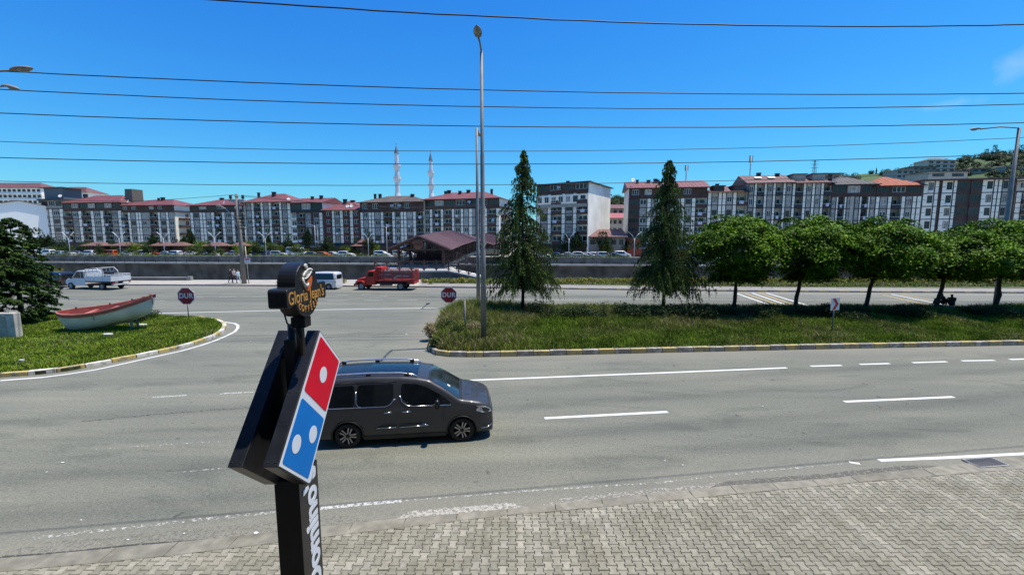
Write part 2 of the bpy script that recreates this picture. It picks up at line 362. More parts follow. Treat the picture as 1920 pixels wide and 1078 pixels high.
strip_px([(1060, 548.5), (1240, 549.5), (1560, 551), (1920, 553.5)], .14, m_pw2)
for a in [((98, 563), (147, 563.5)), ((190, 564), (223, 564)), ((255, 564), (310, 564)), ((612, 564), (652, 563.5)), ((683, 563.5), (717, 563)), ((745, 563), (783, 562.5)),
          ((370, 557.5), (382, 557.5)), ((412, 557), (443, 556.5)), ((473, 556), (508, 555.5)), ((630, 553.5), (653, 553)), ((676, 552.5), (696, 552)), ((712, 555), (728, 555)), ((800, 551), (840, 550.5)), ((940, 549), (985, 548.5)), ((830, 561), (868, 560.5))]: strip_px(a, .13, m_pw2)
for a, mm, wd in [(((1380, 550), (1458, 577)), m_pw, .22), (((1396, 550), (1474, 576)), m_py, .2), (((1410, 549.5), (1487, 576)), m_pw, .22), (((1424, 549.5), (1500, 576)), m_py, .2), (((1437, 549.5), (1522, 575)), m_pw, .22),
                  (((1655, 553), (1745, 573)), m_py, .2), (((1672, 552), (1768, 571)), m_pw, .22), (((1690, 552), (1790, 571)), m_py, .2)]: strip_px(a, wd, mm, 'hatch_line', 0.009)
# thin dark lines and streaks laid on the asphalt
m_dark_line = paint('dark_line', (0.055, 0.055, 0.052), 0.44)
m_dark_streak = paint('dark_streak', (0.085, 0.085, 0.083), 0.54)
strip_px([(0, 1044), (130, 1034), (260, 1020), (410, 1010), (519, 999)], .035, m_dark_line, 'dark_line', .007)
strip_px([(430, 639), (500, 636), (560, 634), (700, 628), (760, 622)], .12, m_dark_streak, 'dark_streak', .007)
strip_px([(620, 631), (680, 629), (730, 626), (745, 618)], .10, m_dark_streak, 'dark_streak', .007)
strip_px([(150, 790), (350, 772), (470, 764)], .12, m_dark_streak, 'dark_streak', .007)
strip_px([(700, 595), (800, 590), (860, 600)], .1, m_dark_streak, 'dark_streak', .0075)

# ---- flush kerb stones along the paved sidewalk, then interlocking pavers
m_kerbf = mat('kerb_concrete', (0.225, 0.21, 0.168), 0.9, var=0.16, scale=5, bump=0.25, bscale=60, objvar=0.1, world=True)
m_kerbb = mat('buried_kerb', (0.21, 0.198, 0.16), .95, var=.2, scale=4, bump=.4, bscale=40, world=True)
m_pav = mat('paver_concrete', (0.222, 0.210, 0.164), 0.92, var=0.14, scale=9, bump=0.3, bscale=90, island=0.11, objvar=0.12, world=True)
m_pavL = mat('paver_pale', (0.275, 0.258, 0.208), 0.92, var=0.12, scale=9, bump=0.3, bscale=90, island=0.12, objvar=0.12, world=True)
m_joint = mat('joint_sand', (0.06, 0.055, 0.042), 0.95, var=0.4, scale=8, bump=0.3)
sw = MB(); 
pl = [(x, fy(EDGE, x)) for x in np.linspace(-40, 45, 60)]
sw.add([(x, y, -0.004) for x, y in pl] + [(x, -12.0, -0.004) for x, y in pl], [(60 + i, 60 + i + 1, i + 1, i) for i in range(59)])
side = tag(sw.build('sidewalk', m_joint), kind='structure')
x = -12.0
while x < 16:
    x2 = x + 0.98
    p = [(x, fy(PAVE, x) + .012), (x2, fy(PAVE, x2) + .012), (x2, fy(EDGE, x2) - .004), (x, fy(EDGE, x) - .004)]
    b = MB(); b.prism(p, -.004, 0.022 + R.uniform(-.003, .003), 0); b.build('kerb_stone', m_kerbf if x > -4.2 else m_kerbb, side, bevel=.006); x = x2 + .012
PW, PLn, ZZ = 0.153, 0.2, 0.014   # I-shaped pavers: column pitch, length, waist
def paver_poly(s=0.004):
    h, w, l = PLn / 2 - s, PW / 2 - s, PLn / 2
    R_ = [(w + ZZ, -h), (w + ZZ, -h * .60), (w - ZZ, -h * .40), (w - ZZ, h * .40), (w + ZZ, h * .60), (w + ZZ, h)]
    return R_ + [(-a, b) for a, b in reversed(R_)]
po, pi_ = paver_poly(.0045), paver_poly(.010)
def paver_geo(b, cx, cy, z, tx, ty, clip=None):
    n = 12; vs = [(cx + x, cy + y, z - .012 + tx * x + ty * y) for x, y in po] + [(cx + x, cy + y, z + tx * x + ty * y) for x, y in pi_]
    b.add(vs, [[n + k for k in range(n)]] + [[k, (k + 1) % n, n + (k + 1) % n, n + k] for k in range(n)])
pm = MB(); paver_geo(pm, 0, 0, 0, 0, 0); pv_me = [pm.mesh('paver', m_pav), pm.mesh('paver', m_pavL)]
cells = []
for i in range(-76, 98):
    cx = i * PW
    for j in range(8, 60):
        cy_ = j * PLn + (PLn / 2 if i % 2 else 0)
        if cy_ + PLn * .5 > fy(PAVE, cx) + .22 or cy_ < 4.6: continue
        pxx = 960 + 800 * cx / (cy_ * CP + 5.5 * SP); pyy = 539 + 800 * (5.5 * CP - cy_ * SP) / (cy_ * CP + 5.5 * SP)
        vis = -40 < pxx < 1960 and pyy < 1100
        band = (i in (11, 12) or i in (43, 44, 68) or (i == 61 and j > 34))
        pale = (band and R.random() < .75) or (i < 12 and R.random() < .22) or R.random() < .02 or (fy(PAVE, cx) - cy_ < .3 and R.random() < .45)
        cells.append((cy_ * CP if vis and pyy < 1078 and 0 < pxx < 1920 and not (425 < pxx < 600) and cy_ < fy(PAVE, cx) - .1 else 99, cx, cy_, pale))
cells.sort(); stuff = [MB(), MB()]
for k, (d_, cx, cy_, pale) in enumerate(cells):
    z = 0.012 + R.gauss(0, .0016)
    if k < 290:
        obj('paver', pv_me[int(pale)], side, (cx, cy_, z), (R.gauss(0, .009), R.gauss(0, .009), R.gauss(0, .004)))
    else: paver_geo(stuff[int(pale)], cx, cy_, z, R.gauss(0, .009), R.gauss(0, .009))
mb = stuff[0]; n0 = len(mb.f); mb.add(stuff[1].v, stuff[1].f, 1)
o = mb.build('pavers', [m_pav, m_pavL], side); tag(o, kind='stuff')
# broken mortar, dirt and a pale cement patch between road and kerb
def wornstrip(name, x0, x1, d0, d1, m, z, seed):
    rr = random.Random(seed); b = MB(); n_ = 50; V_ = []
    for i in range(n_):
        t = i / (n_ - 1); xx = x0 + (x1 - x0) * t; yy = fy(EDGE, xx); env = math.sin(min(1, t * 9, (1 - t) * 6) * math.pi / 2)
        V_ += [(xx, yy + .008 + d0, z), (xx, yy + .01 + d0 + (d1 + rr.uniform(-.02, .025)) * env, z)]
    b.add(V_, [(2 * i, 2 * i + 2, 2 * i + 3, 2 * i + 1) for i in range(n_ - 1)]); tag(b.build(name, m, side), kind='stuff')
wornstrip('cement_patch', G(745, 968).x, G(985, 944).x, 0, .2, paint('cement_white', (0.40, 0.38, 0.33), 0.46), .004, 1)
wornstrip('cement_patch', G(1012, 940).x, G(1420, 895).x, 0, .16, paint('cement_grey', (0.31, 0.29, 0.25), 0.49), .0045, 2)
wornstrip('dirt_band', G(1330, 911).x, G(1760, 874).x, .03, .17, paint('gutter_dirt', (0.11, 0.105, 0.09), 0.50), .0065, 3)
wornstrip('dirt_band', G(-40, 1050).x, G(700, 975).x, .0, .35, paint('gutter_sand', (0.20, 0.19, 0.155), 0.56), .0068, 4)
# drain grate
gr = thing('drain_grate', 'dark metal drain grate let into the gutter near the bottom right', 'drain', G(1848, 868, .008), .12)
fr = MB(); fr.box(-.42, .42, -.2, -.17, 0, .03); fr.box(-.42, .42, .17, .2, 0, .03); fr.box(-.42, -.39, -.17, .17, 0, .03); fr.box(.39, .42, -.17, .17, 0, .03)
fr.build('frame', M_GALV, gr); b = MB(); b.box(-.39, .39, -.17, .17, 0, .002); b.build('pit', M_BLACKM, gr)
mi = mat('cast_iron', (0.17, 0.165, 0.17), .6, .2)
sb_ = MB(); sb_.box(-.012, .012, -.17, .17, .004, .028); sm_ = sb_.mesh('bar', mi)
for k in range(11): obj('bar', sm_, gr, (-.34 + k * .068, 0, 0))
# scraps of litter on the asphalt
scr = mat('white_scrap', (0.7, 0.7, 0.68), .7)
for k, (a, b_) in enumerate([(762, 627), (880, 677), (932, 682), (990, 690), (1037, 696), (470, 640), (152, 975), (240, 1012), (345, 1000), (88, 885), (1247, 864), (1280, 872), (118, 867), (480, 999), (1430, 762)]):
    p = G(a, b_, .006); b = MB(); q = [(math.cos(t) * R.uniform(.6, 1), math.sin(t) * R.uniform(.5, 1)) for t in [i * 1.05 for i in range(6)]]
    s_ = .11 if k == 0 else R.uniform(.025, .06)
    b.prism([(x_ * s_, y_ * s_ * .6) for x_, y_ in q], 0, .012)
    tag(b.build('litter', scr, None, p), 'white scrap of paper lying on the asphalt', 'litter', 'scraps of litter on the road') if k else tag(b.build('litter', scr, None, p), 'larger white scrap on the asphalt left of the grassy median tip', 'litter')

# ---- median and left island: earth body, kerb stones, grass
def kerb_col(name, c, c2, wear):
    m = bpy.data.materials.new(name); m.use_nodes = True; nt = m.node_tree; N_ = nt.nodes; Lk = nt.links; b = N_['Principled BSDF']; b.inputs['Roughness'].default_value = .85
    tcn = N_.new('ShaderNodeTexCoord'); ob = N_.new('ShaderNodeObjectInfo'); ad = N_.new('ShaderNodeVectorMath'); Lk.new(tcn.outputs['Object'], ad.inputs[0]); Lk.new(ob.outputs['Location'], ad.inputs[1])
    nz = N_.new('ShaderNodeTexNoise'); nz.inputs['Scale'].default_value = 3.2; nz.inputs['Detail'].default_value = 8; nz.inputs['Roughness'].default_value = .72; Lk.new(ad.outputs[0], nz.inputs['Vector'])
    r = N_.new('ShaderNodeValToRGB'); e = r.color_ramp.elements; e[0].position = wear - .06; e[1].position = wear + .06; e[0].color = (*c2, 1); e[1].color = (*c, 1); Lk.new(nz.outputs['Fac'], r.inputs[0]); Lk.new(r.outputs[0], b.inputs['Base Color'])
    return m
kc_y = kerb_col('kerb_worn_yellow', (0.50, 0.39, 0.15), (0.27, 0.24, 0.17), .47); kc_w = kerb_col('kerb_worn_white', (0.50, 0.46, 0.38), (0.27, 0.24, 0.19), .54)
kc_y2 = kerb_col('kerb_yellow', (0.54, 0.42, 0.14), (0.27, 0.24, 0.17), .48); kc_w2 = kerb_col('kerb_white', (0.70, 0.67, 0.58), (0.34, 0.31, 0.26), .47)
m_soil = mat('soil_grass', (0.045, 0.055, 0.018), .95, var=.4, scale=3, bump=.4, bscale=20)
def island(name, outline, h, kerb_from, kerb_to, step, mats_, kerb_w=.16, first=0):
    b = MB(); b.prism(outline, -.01, h - .03); root = b.build(name, m_soil); tag(root, kind='structure')
    P = [Vector(p) for p in outline[kerb_from:kerb_to + 1]]; d = [0]
    for a, c in zip(P, P[1:]): d.append(d[-1] + (c - a).length)
    def at(s):
        for i in range(len(P) - 1):
            if s <= d[i + 1]: return P[i].lerp(P[i + 1], (s - d[i]) / max(1e-6, d[i + 1] - d[i]))
        return P[-1]
    k = first; s = 0
    while s < d[-1] - .1:
        e = min(s + step, d[-1]); a, c = at(s + .012), at(e - .012); L = (c - a).length; ang = math.atan2(c.y - a.y, c.x - a.x)
        kb = MB(); kb.box(0, L, -.03, kerb_w, 0, h + R.uniform(-.012, .012))
        kb.build('kerb_stone', mats_[k % 2], root, (a.x, a.y, -.004), (R.gauss(0, .01), 0, ang + R.gauss(0, .006)), bevel=.02); s = e; k += 1
    return root
def inset_ok(outline):  # ensure counter-clockwise so kerbs go inside
    A = sum(a[0] * b[1] - b[0] * a[1] for a, b in zip(outline, outline[1:] + outline[:1])); return A > 0
med = island('median_strip', MEDIAN, .24, 0, 8, .78, [kc_y, kc_w], .18)
isl = island('grass_island', ISLE, .17, 1, 16, .86, [kc_y2, kc_w2], .18)
print('ccw', inset_ok(MEDIAN), inset_ok(ISLE))

# ---- far sidewalk, planted strip and low walls
m_fsw = mat('pale_paving', (0.37, 0.34, 0.285), .9, var=.1, scale=.6)
m_fsw2 = mat('grey_paving', (0.25, 0.232, 0.20), .9, var=.12, scale=.7)
def ribbon(name, f0, f1, z, m, x0, x1, step=3.0, h=None, kind='structure', parent=None):
    b = MB(); n_ = int((x1 - x0) / step) + 1; xx = [x0 + (x1 - x0) * i / (n_ - 1) for i in range(n_)]
    V_ = [(x_, f0(x_), z) for x_ in xx] + [(x_, f1(x_), z) for x_ in xx]; fs_ = [(i, i + 1, n_ + i + 1, n_ + i) for i in range(n_ - 1)]
    if h:
        V_ += [(x_, f0(x_), z - h) for x_ in xx]; fs_ += [(2 * n_ + i, 2 * n_ + i + 1, i + 1, i) for i in range(n_ - 1)]
        V_ += [(x_, f1(x_), z - h) for x_ in xx]; fs_ += [(n_ + i, n_ + i + 1, 3 * n_ + i + 1, 3 * n_ + i) for i in range(n_ - 1)]
    b.add(V_, fs_); return tag(b.build(name, m, parent), kind=kind)
fk = lambda x_: fy(FARK, x_)
XS = XatY(790, 50)
ribbon('pavement', fk, lambda x_: bankY(x_) - .1, .13, m_fsw, -120, XS, h=.14)
ribbon('pavement', fk, lambda x_: fk(x_) + 3.2, .13, m_fsw2, XS, 120, h=.14)
m_earth = mat('verge_grass', (0.09, 0.10, 0.035), .95, var=.35, scale=2)
ribbon('planted_verge', lambda x_: fk(x_) + 3.21, lambda x_: bankY(x_) - .1, .16, m_earth, XS, 120, h=.17)
kerb_far = MB(); x_ = -60; far_root = tag(ribbon('kerb_footing', lambda q: fk(q) - .02, lambda q: fk(q) + .1, .1, M_CONC, -60, 70, h=.11), kind='structure')
kmw = kerb_col('kerb_grey', (0.30, 0.28, 0.25), (0.2, 0.18, 0.15), .5); k = 0
while x_ < 68:
    a = Vector((x_, fk(x_) - .03)); c = Vector((x_ + 1.0, fk(x_ + 1.0) - .03)); kb = MB(); kb.box(0, .97, 0, .16, 0, .15)
    kb.build('kerb_stone', (kc_y if k % 2 else kmw) if x_ > 3 else kmw, far_root, (a.x, a.y, 0), (0, 0, math.atan2(c.y - a.y, c.x - a.x))); x_ += 1.0; k += 1
# far retaining wall of the river: parapet, projecting ledge, stained lower wall
m_par = mat('parapet_concrete', (0.135, 0.13, 0.115), .9, var=.35, scale=.5, bump=.2, bscale=5, detail=8)
m_led = mat('ledge_concrete', (0.33, 0.32, 0.29), .9, var=.2, scale=.5, detail=8)
ang = math.atan2(WB.y - WA.y, WB.x - WA.x); rw = tag(obj('river_wall', None, None, (0, wallY(0), 0), (0, 0, ang)), kind='structure')
b = MB(); b.box(-330, 330, -.35, -.02, -1.35, .30); b.build('parapet', m_par, rw)
b = MB(); b.box(-330, 330, -.45, .05, .303, .42); b.build('coping', m_led, rw)
b = MB(); b.box(-330, 330, -1.9, -.353, -1.75, -1.353); b.build('ledge', m_led, rw)
b = MB(); b.box(-330, 330, -.9, -.03, -8.3, -1.753); b.build('lower_wall', M_CONCD, rw)
pm_ = MB(); pm_.box(-.05, .05, -.05, .05, 0, .9); pmm = pm_.mesh('post', M_BLACKM)
for k in range(-60, 40): obj('post', pmm, rw, (k * 3.1, -1.75, -1.353))
b = MB()
for zz in (-.95, -.55): b.box(-190, 122, -1.79, -1.74, zz, zz + .05)
b.build('rail', M_BLACKM, rw)
# ---------------------------------------------------------------- buildings on the far bank
b_white = mat('white_cladding', (0.86, 0.81, 0.68), .75, var=.07, scale=.8, detail=6)
b_grey = mat('grey_cladding', (0.32, 0.30, 0.26), .75, var=.1, scale=.8)
b_lilac = mat('pale_grey_cladding', (0.40, 0.375, 0.32), .75, var=.1, scale=.8)
b_brown = mat('brown_cladding', (0.065, 0.035, 0.026), .75, var=.25, scale=.8)
b_maroon = mat('maroon_cladding', (0.10, 0.03, 0.022), .75, var=.25, scale=.8)
b_taupe = mat('taupe_cladding', (0.26, 0.23, 0.19), .8, var=.15, scale=.8)
b_line = mat('dark_joint', (0.02, 0.026, 0.032), .7, var=.1)
b_cream = mat('cream_plaster', (0.58, 0.53, 0.42), .9, var=.12, scale=.4, detail=8)
b_wallw = mat('whitewashed_plaster', (0.84, 0.81, 0.73), .9, var=.12, scale=.25, detail=8)
b_dark = mat('dark_interior', (0.02, 0.018, 0.017), .8, var=.4)
b_shop = mat('shopfront', (0.035, 0.033, 0.034), .5, var=.5, scale=.5)
b_bar = mat('window_bar', (0.75, 0.74, 0.70), .5, var=.05)
b_barb = mat('brown_window_bar', (0.10, 0.07, 0.055), .5, var=.1)
g_a = mat('window_glass', (0.03, 0.033, 0.035), .1, var=.5, scale=.3, spec=.4, objvar=.5)
g_b = mat('curtained_glass', (0.30, 0.29, 0.26), .3, var=.4, scale=1.5, spec=.4, objvar=.35)
r_red = mat('red_metal_roof', (0.20, 0.066, 0.062), .55, var=.14, scale=.5, detail=6)
r_red2 = mat('dull_red_roof', (0.16, 0.070, 0.062), .6, var=.16, scale=.5, detail=6)
r_brown = mat('brown_grey_roof', (0.11, 0.085, 0.07), .7, var=.18, scale=.5, detail=6)
r_grey = mat('dark_grey_roof', (0.07, 0.065, 0.062), .7, var=.18, scale=.5)
r_tile = mat('orange_tile_roof', (0.34, 0.10, 0.05), .8, var=.2, scale=1.2, detail=6)
m_tar_ = mat('chimney_dark', (0.035, 0.033, 0.035), .8, var=.3)
m_dish = mat('satellite_dish', (0.6, 0.6, 0.6), .5)
m_cloth = mat('laundry', (0.55, 0.58, 0.66), .9, var=.2, scale=3)
FY = [(0, 161), (400, 147), (800, 132), (1170, 123), (1400, 118), (1800, 109), (1920, 106), (2100, 103)]
def Yf(px): return interp(px, FY)
_win = {}
def window_mesh(w, h, nb, bars, glass):
    k = (round(w, 1), round(h, 1), nb, bars.name, glass.name)
    if k not in _win:
        w, h = k[0], k[1]; t = .075
        f = MB(); f.box(0, w, -.04, .05, 0, t); f.box(0, w, -.04, .05, h - t, h); f.box(0, t, -.04, .05, t, h - t); f.box(w - t, w, -.04, .05, t, h - t)
        for i in range(1, nb): f.box(w * i / nb - t / 2, w * i / nb + t / 2, -.03, .04, t, h - t)
        p = MB(); p.box(t, w - t, .01, .03, t, h - t)
        _win[k] = (f.mesh('window', bars), p.mesh('pane', glass))
    return _win[k]
def add_window(root, x, z, w, h, nb=2, bars=None, glass=None, y=.1):
    fm, pm2 = window_mesh(w, h, nb, bars or b_bar, glass or (g_a if R.random() < .66 else g_b))
    o = obj('window', fm, root, (x, y, z)); obj('pane', pm2, o); return o
_bal = {}
def balcony(root, x, z, w, m, fh):
    k = (round(w, 1), m.name)
    if k not in _bal:
        W = k[0]; a = MB(); a.box(.02, W - .02, -.28, 1.28, -.14, 0, 0); a.box(.02, W - .02, -.28, -.18, 0.002, .92, 1); a.box(0, W, -.32, -.14, .922, .98, 2)
        dr = MB(); dr.box(W * .45, W * .85, 1.2, 1.27, .02, 2.15); dr.box(W * .1, W * .35, 1.22, 1.27, .9, 2.1)
        _bal[k] = (a.mesh('balcony', [b_line, m, b_bar]), dr.mesh('balcony_door', g_a))
    a, dr = _bal[k]; o = obj('balcony', a, root, (x, 0, z)); obj('balcony_door', dr, o)
    if R.random() < .3:
        c = MB(); cx = w * R.uniform(.1, .4); c.box(cx, cx + w * .4, -.36, -.33, .3, 1.1); c.build('laundry', m_cloth, o)
def roof(root, kind, W, Dp, z, rise, m, over=.7, side=None, name='roof'):
    a = MB(); x0, x1, y0, y1 = -over, W + over, -over, Dp + over
    if kind == 'hip':
        c = min((y1 - y0) / 2, (x1 - x0) / 2 * .92); yc = (y0 + y1) / 2; xa, xb = x0 + c, x1 - c
        a.add([(x0, y0, z), (x1, y0, z), (x1, y1, z), (x0, y1, z), (xa, yc, z + rise), (xb, yc, z + rise)], [(0, 1, 5, 4), (1, 2, 5), (2, 3, 4, 5), (3, 0, 4), (0, 3, 2, 1)])
        n_ = int((x1 - x0) / 1.1)
        for i in range(1, n_):
            xx = x0 + (x1 - x0) * i / n_; t = min(1, (xx - x0) / c, (x1 - xx) / c); a.bar((xx, y0 + .05, z + .03), (xx, y0 + (yc - y0) * t, z + .03 + rise * t), .07)
    elif kind == 'gable':
        yc = Dp * .5
        a.add([(x0, y0, z), (x1, y0, z), (x1, y1, z), (x0, y1, z), (x0, yc, z + rise), (x1, yc, z + rise)], [(0, 1, 5, 4), (1, 2, 5), (2, 3, 4, 5), (3, 0, 4), (0, 3, 2, 1)])
        n_ = int((x1 - x0) / 1.1)
        for i in range(1, n_):
            xx = x0 + (x1 - x0) * i / n_; a.bar((xx, y0 + .05, z + .03), (xx, yc, z + .03 + rise), .07)
    else:
        a.box(x0, x1, y0, y1, z, z + .25); 
    r = a.build(name, m, root)
    e = MB(); e.box(x0 - .02, x1 + .02, y0 - .06, y0 + .12, z - .22, z - .003); e.build('eave', b_brown if m is not r_grey else b_line, r)
    return r
def chimney(root, x, y, z, w=.9, h=1.6, m=None, cap=True):
    c = MB(); c.box(x - w / 2, x + w / 2, y - w * .4, y + w * .4, z, z + h); 
    if cap: c.box(x - w * .62, x + w * .62, y - w * .5, y + w * .5, z + h + .003, z + h + .15)
    return c.build('chimney', m or m_tar_, root)
def dish(root, x, y, z, r=.55, ax=None):
    c = MB(); M = Matrix.Translation((x, y, z)) @ Euler((math.radians(60), 0, math.radians(R.uniform(-30, 50)))).to_matrix().to_4x4()
    c.lathe([(0.01, .0), (r * .6, .06), (r, .18), (r * .6, .08), (.01, .02)], 10, 0, M); c.tube([(x, y + .1, z - .7), (x, y + .05, z)], .04, 5)
    c.build('satellite_dish', m_dish, root)
def apartment(label, pxl, pxr, eave, top, n, bays, roofm=r_red, rk='hip', attic=None, attic_h=2.7, depth=13, gf=3.6, dY=0, side=b_cream, parapet=b_brown, win_style=2, roofname='roof', shop=True, win_h=1.45, dark_bars=False, lrot=None, chim=2, bandm=None):
    Yl, Yr = Yf(pxl) + dY, Yf(pxr) + dY
    if lrot: Yl, Yr = Yl + lrot[0], Yr + lrot[1]
    A = Vector((XatY(pxl, Yl), Yl)); B = Vector((XatY(pxr, Yr), Yr)); W = (B - A).length; an = math.atan2(B.y - A.y, B.x - A.x)
    pm_, Ym = (pxl + pxr) / 2, (Yl + Yr) / 2; ze = D(pm_, eave, Ym).z; zt = D(pm_, top, Ym + (depth * .4 if rk != 'flat' else 0)).z
    root = thing('apartment_building', label, 'building', (A.x, A.y, 0), an)
    za = ze - (attic_h if attic else 0); fh = (za - gf) / n
    core = MB(); core.box(0, W, 1.3, depth, 0, ze, 0)
    core.build('core_wall', side, root)
    wl = MB(); tot = sum(b_[1] for b_ in bays); x = 0
    # cross walls at both ends close the balcony recesses
    wl.box(-.012, .2, .3, 1.297, 0, ze - .003, 6); wl.box(W - .2, W + .012, .3, 1.297, 0, ze - .003, 6)
    tr = MB()
    for ty, bw in bays:
        w = bw / tot * W; x1 = x + w
        for f in range(n):
            z = gf + f * fh; z1 = z + fh
            if ty in 'WVU':   # windows in grey / pale / white surround
                mm = {'W': 1, 'V': 2, 'U': 0}[ty]; ow = min(w * .8, w - .4); oh = win_h; ox = x + (w - ow) / 2; oz = z + .85
                wl.box(x, ox, 0, .3, z, z1, mm); wl.box(ox + ow, x1, 0, .3, z, z1, mm); wl.box(ox, ox + ow, .003, .3, z, oz, mm); wl.box(ox, ox + ow, .003, .3, oz + oh, z1, mm)
                add_window(root, ox, oz, ow, oh, 3 if ow > 1.9 else 2, b_barb if dark_bars or R.random() < .25 else None)
                if R.random() < .13: ac = MB(); ac.box(ox + ow * .1, ox + ow * .1 + .8, -.36, -.07, oz - .68, oz - .12); ac.build('air_conditioner', b_bar, root)
            elif ty == 'P': wl.box(x, x1, -.02, .3, z, z1, 0)
            elif ty == 'N': wl.box(x, x1, 0.01, .3, z, z1, 3)
            elif ty == 'L': wl.box(x, x1, 0.01, .3, z, z1, 1)
            elif ty == 'M':
                ow = min(w * .6, w - .6); ox = x + (w - ow) / 2; oz = z + .85
                wl.box(x, ox, 0, .3, z, z1, 4); wl.box(ox + ow, x1, 0, .3, z, z1, 4); wl.box(ox, ox + ow, .003, .3, z, oz, 4); wl.box(ox, ox + ow, .003, .3, oz + win_h, z1, 4); add_window(root, ox, oz, ow, win_h, 2)
            elif ty == 'D':   # glazed-in balcony
                wl.box(x, x1, -.15, .3, z, z + .95, 3); wl.box(x, x1, -.15, .3, z1 - .4, z1, 3); add_window(root, x + .03, z + .95, w - .06, fh - 1.35, max(3, int(w)), b_barb, g_a, y=-.03)
            elif ty == 'B': balcony(root, x, z, w, parapet, fh)
            elif ty == 'C': balcony(root, x, z, w, b_line, fh)
        if ty in 'PWVUL':
            for f in range(n + 1): tr.box(x, x1, -.045, -.003 if ty != 'P' else -.022, gf + f * fh - .1, gf + f * fh + .1)
            if ty == 'P':
                for f in range(n): tr.box(x, x1, -.043, -.0225, gf + (f + .5) * fh - .04, gf + (f + .5) * fh + .04)
        if ty in 'PWVBDC': tr.box(x - .11, x + .11, -.06, -.047, gf, za)
        x = x1
    wl.box(0, W, -.06, .3, za - .003, za + .25, 3)
    if attic:   # set-back top storey: attic = ('D'|'W', material index)
        mi_ = attic[1]; nn = max(3, int(W / 3.2)); cw = W / nn
        for i in range(nn):
            x = i * cw; ow = cw * (.86 if attic[0] == 'D' else .55); ox = x + (cw - ow) / 2; zz = za + .25 + .75; oh = attic_h - 1.35
            if attic[0] == 'W' and i % 3 == 2: wl.box(x, x + cw, .0, .3, za + .253, ze, mi_); continue
            wl.box(x, ox, 0, .3, za + .253, ze, mi_); wl.box(ox + ow, x + cw, 0, .3, za + .253, ze, mi_); wl.box(ox, ox + ow, .003, .3, za + .253, zz, mi_); wl.box(ox, ox + ow, .003, .3, zz + oh, ze, mi_)
            add_window(root, ox, zz, ow, oh, 3, b_bar if attic[0] == 'W' or i % 2 else b_barb, None if i % 2 else g_a)
    else: wl.box(0, W, -.02, .3, za + .253, ze, 3)
    # ground floor: shops, fascia, awnings
    if shop:
        wl.box(0, W, -.1, .3, gf - .75, gf - .063, 5)
        ns = max(2, int(W / 5)); 
        for i in range(ns): wl.box(i * W / ns - .15 if i else 0, i * W / ns + .25, 0, .3, 0, gf - .753, 4 if i % 2 else 2)
        sh = MB(); sh.box(0, W, .31, .4, 0, gf - .753); sh.build('shopfront', b_shop, root)
        for i in range(ns):
            if R.random() < .7:
                aw = MB(); xx = i * W / ns + .4; aw.add([(xx, -.1, gf - .6), (xx + W / ns - .6, -.1, gf - .6), (xx + W / ns - .6, -1.6, gf - 1.1), (xx, -1.6, gf - 1.1), (xx, -1.6, gf - 1.3), (xx + W / ns - .6, -1.6, gf - 1.3)], [(0, 3, 2, 1), (3, 4, 5, 2)])
                aw.build('awning', R.choice([r_red2, b_taupe, b_white, r_grey, b_maroon]), root)
    wl.build('wall', [b_white, b_grey, b_lilac, b_brown, b_maroon, b_line, side], root)
    tr.build('trim', b_line, root)
    rise = max(.4, zt - ze); ro = roof(root, rk, W, depth, ze, rise if rk != 'flat' else .3, roofm)
    for i in range(chim):
        cx = W * R.uniform(.12, .88); chimney(root, cx, depth * R.uniform(.3, .5), ze + rise * .25, R.uniform(.6, 1.1), rise * .6 + R.uniform(.3, 1.0))
    return root, W, ze, zt
Bt = lambda s: [(c, {'W': 3.0, 'V': 2.6, 'U': 3.0, 'P': 1.6, 'N': 1.2, 'L': 2.0, 'B': 4.2, 'C': 3.6, 'D': 4.2, 'M': 3.6}[c]) for c in s]
BD = {}
def A_(key, *a, **k): BD[key] = apartment(*a, **k)
A_('b1', 'dark grey end block with stacked balconies behind the big conifer at far left', 42, 85, 393, 380, 4, Bt('LB'), r_red2, attic=None, dY=2)
A_('b2', 'grey glazed block with a blue grey tower room on its roof at the far left', 85, 124, 375, 371, 4, Bt('WPWP'), r_grey, 'flat', attic=('D', 1), attic_h=3.2)
A_('b3', 'grey apartment block under the wide red hip roof, two stacks of deep balconies', 124, 232, 380, 366, 4, Bt('BWPBPWPCWP'), r_red, attic=('D', 3), attic_h=2.9)
A_('b4', 'apartment block with a small red hip roof and a row of narrow white attic windows', 232, 330, 385, 374, 4, Bt('CPWPPWLBPWPW'), r_red, attic=('W', 3), attic_h=2.4, side=b_white)
A_('b5', 'white panelled apartment block behind the concrete utility pole', 360, 459, 385, 373, 4, Bt('PWPPVPCPWPB'), r_red, attic=('D', 3), attic_h=2.3, dY=-1)
A_('b6', 'taller apartment block with high red hip roof right of the utility pole', 460, 547, 379, 363, 5, Bt('PWPCPWPBPWP'), r_red, attic=None, side=b_white)
A_('b7', 'apartment block with a long black glazed attic under a thin red roof', 548, 606, 380, 371, 4, Bt('UBWNWP'), r_red, attic=('D', 5), attic_h=3.2, side=b_wallw, rk='gable')
A_('b8', 'maroon block with white panels only on its upper floors and a sloping red roof', 607, 676, 394, 376, 4, Bt('NMPVPMPM'), r_red, attic=None, side=b_white)
A_('b9', 'white and grey apartment block with dull brown roof and two dishes on its attic', 677, 795, 379, 367, 4, Bt('PVPPWPBPVPPWPC'), r_brown, attic=('W', 3), attic_h=3.0, chim=3)
A_('b10', 'apartment block with red roof whose sunlit end stands behind the tall lamp post', 796, 936, 373, 360, 4, Bt('WPBPBPWPVPLVPPBP'), r_red, attic=('D', 3), attic_h=2.9, side=b_wallw, chim=5, lrot=(1.5, -1.5))
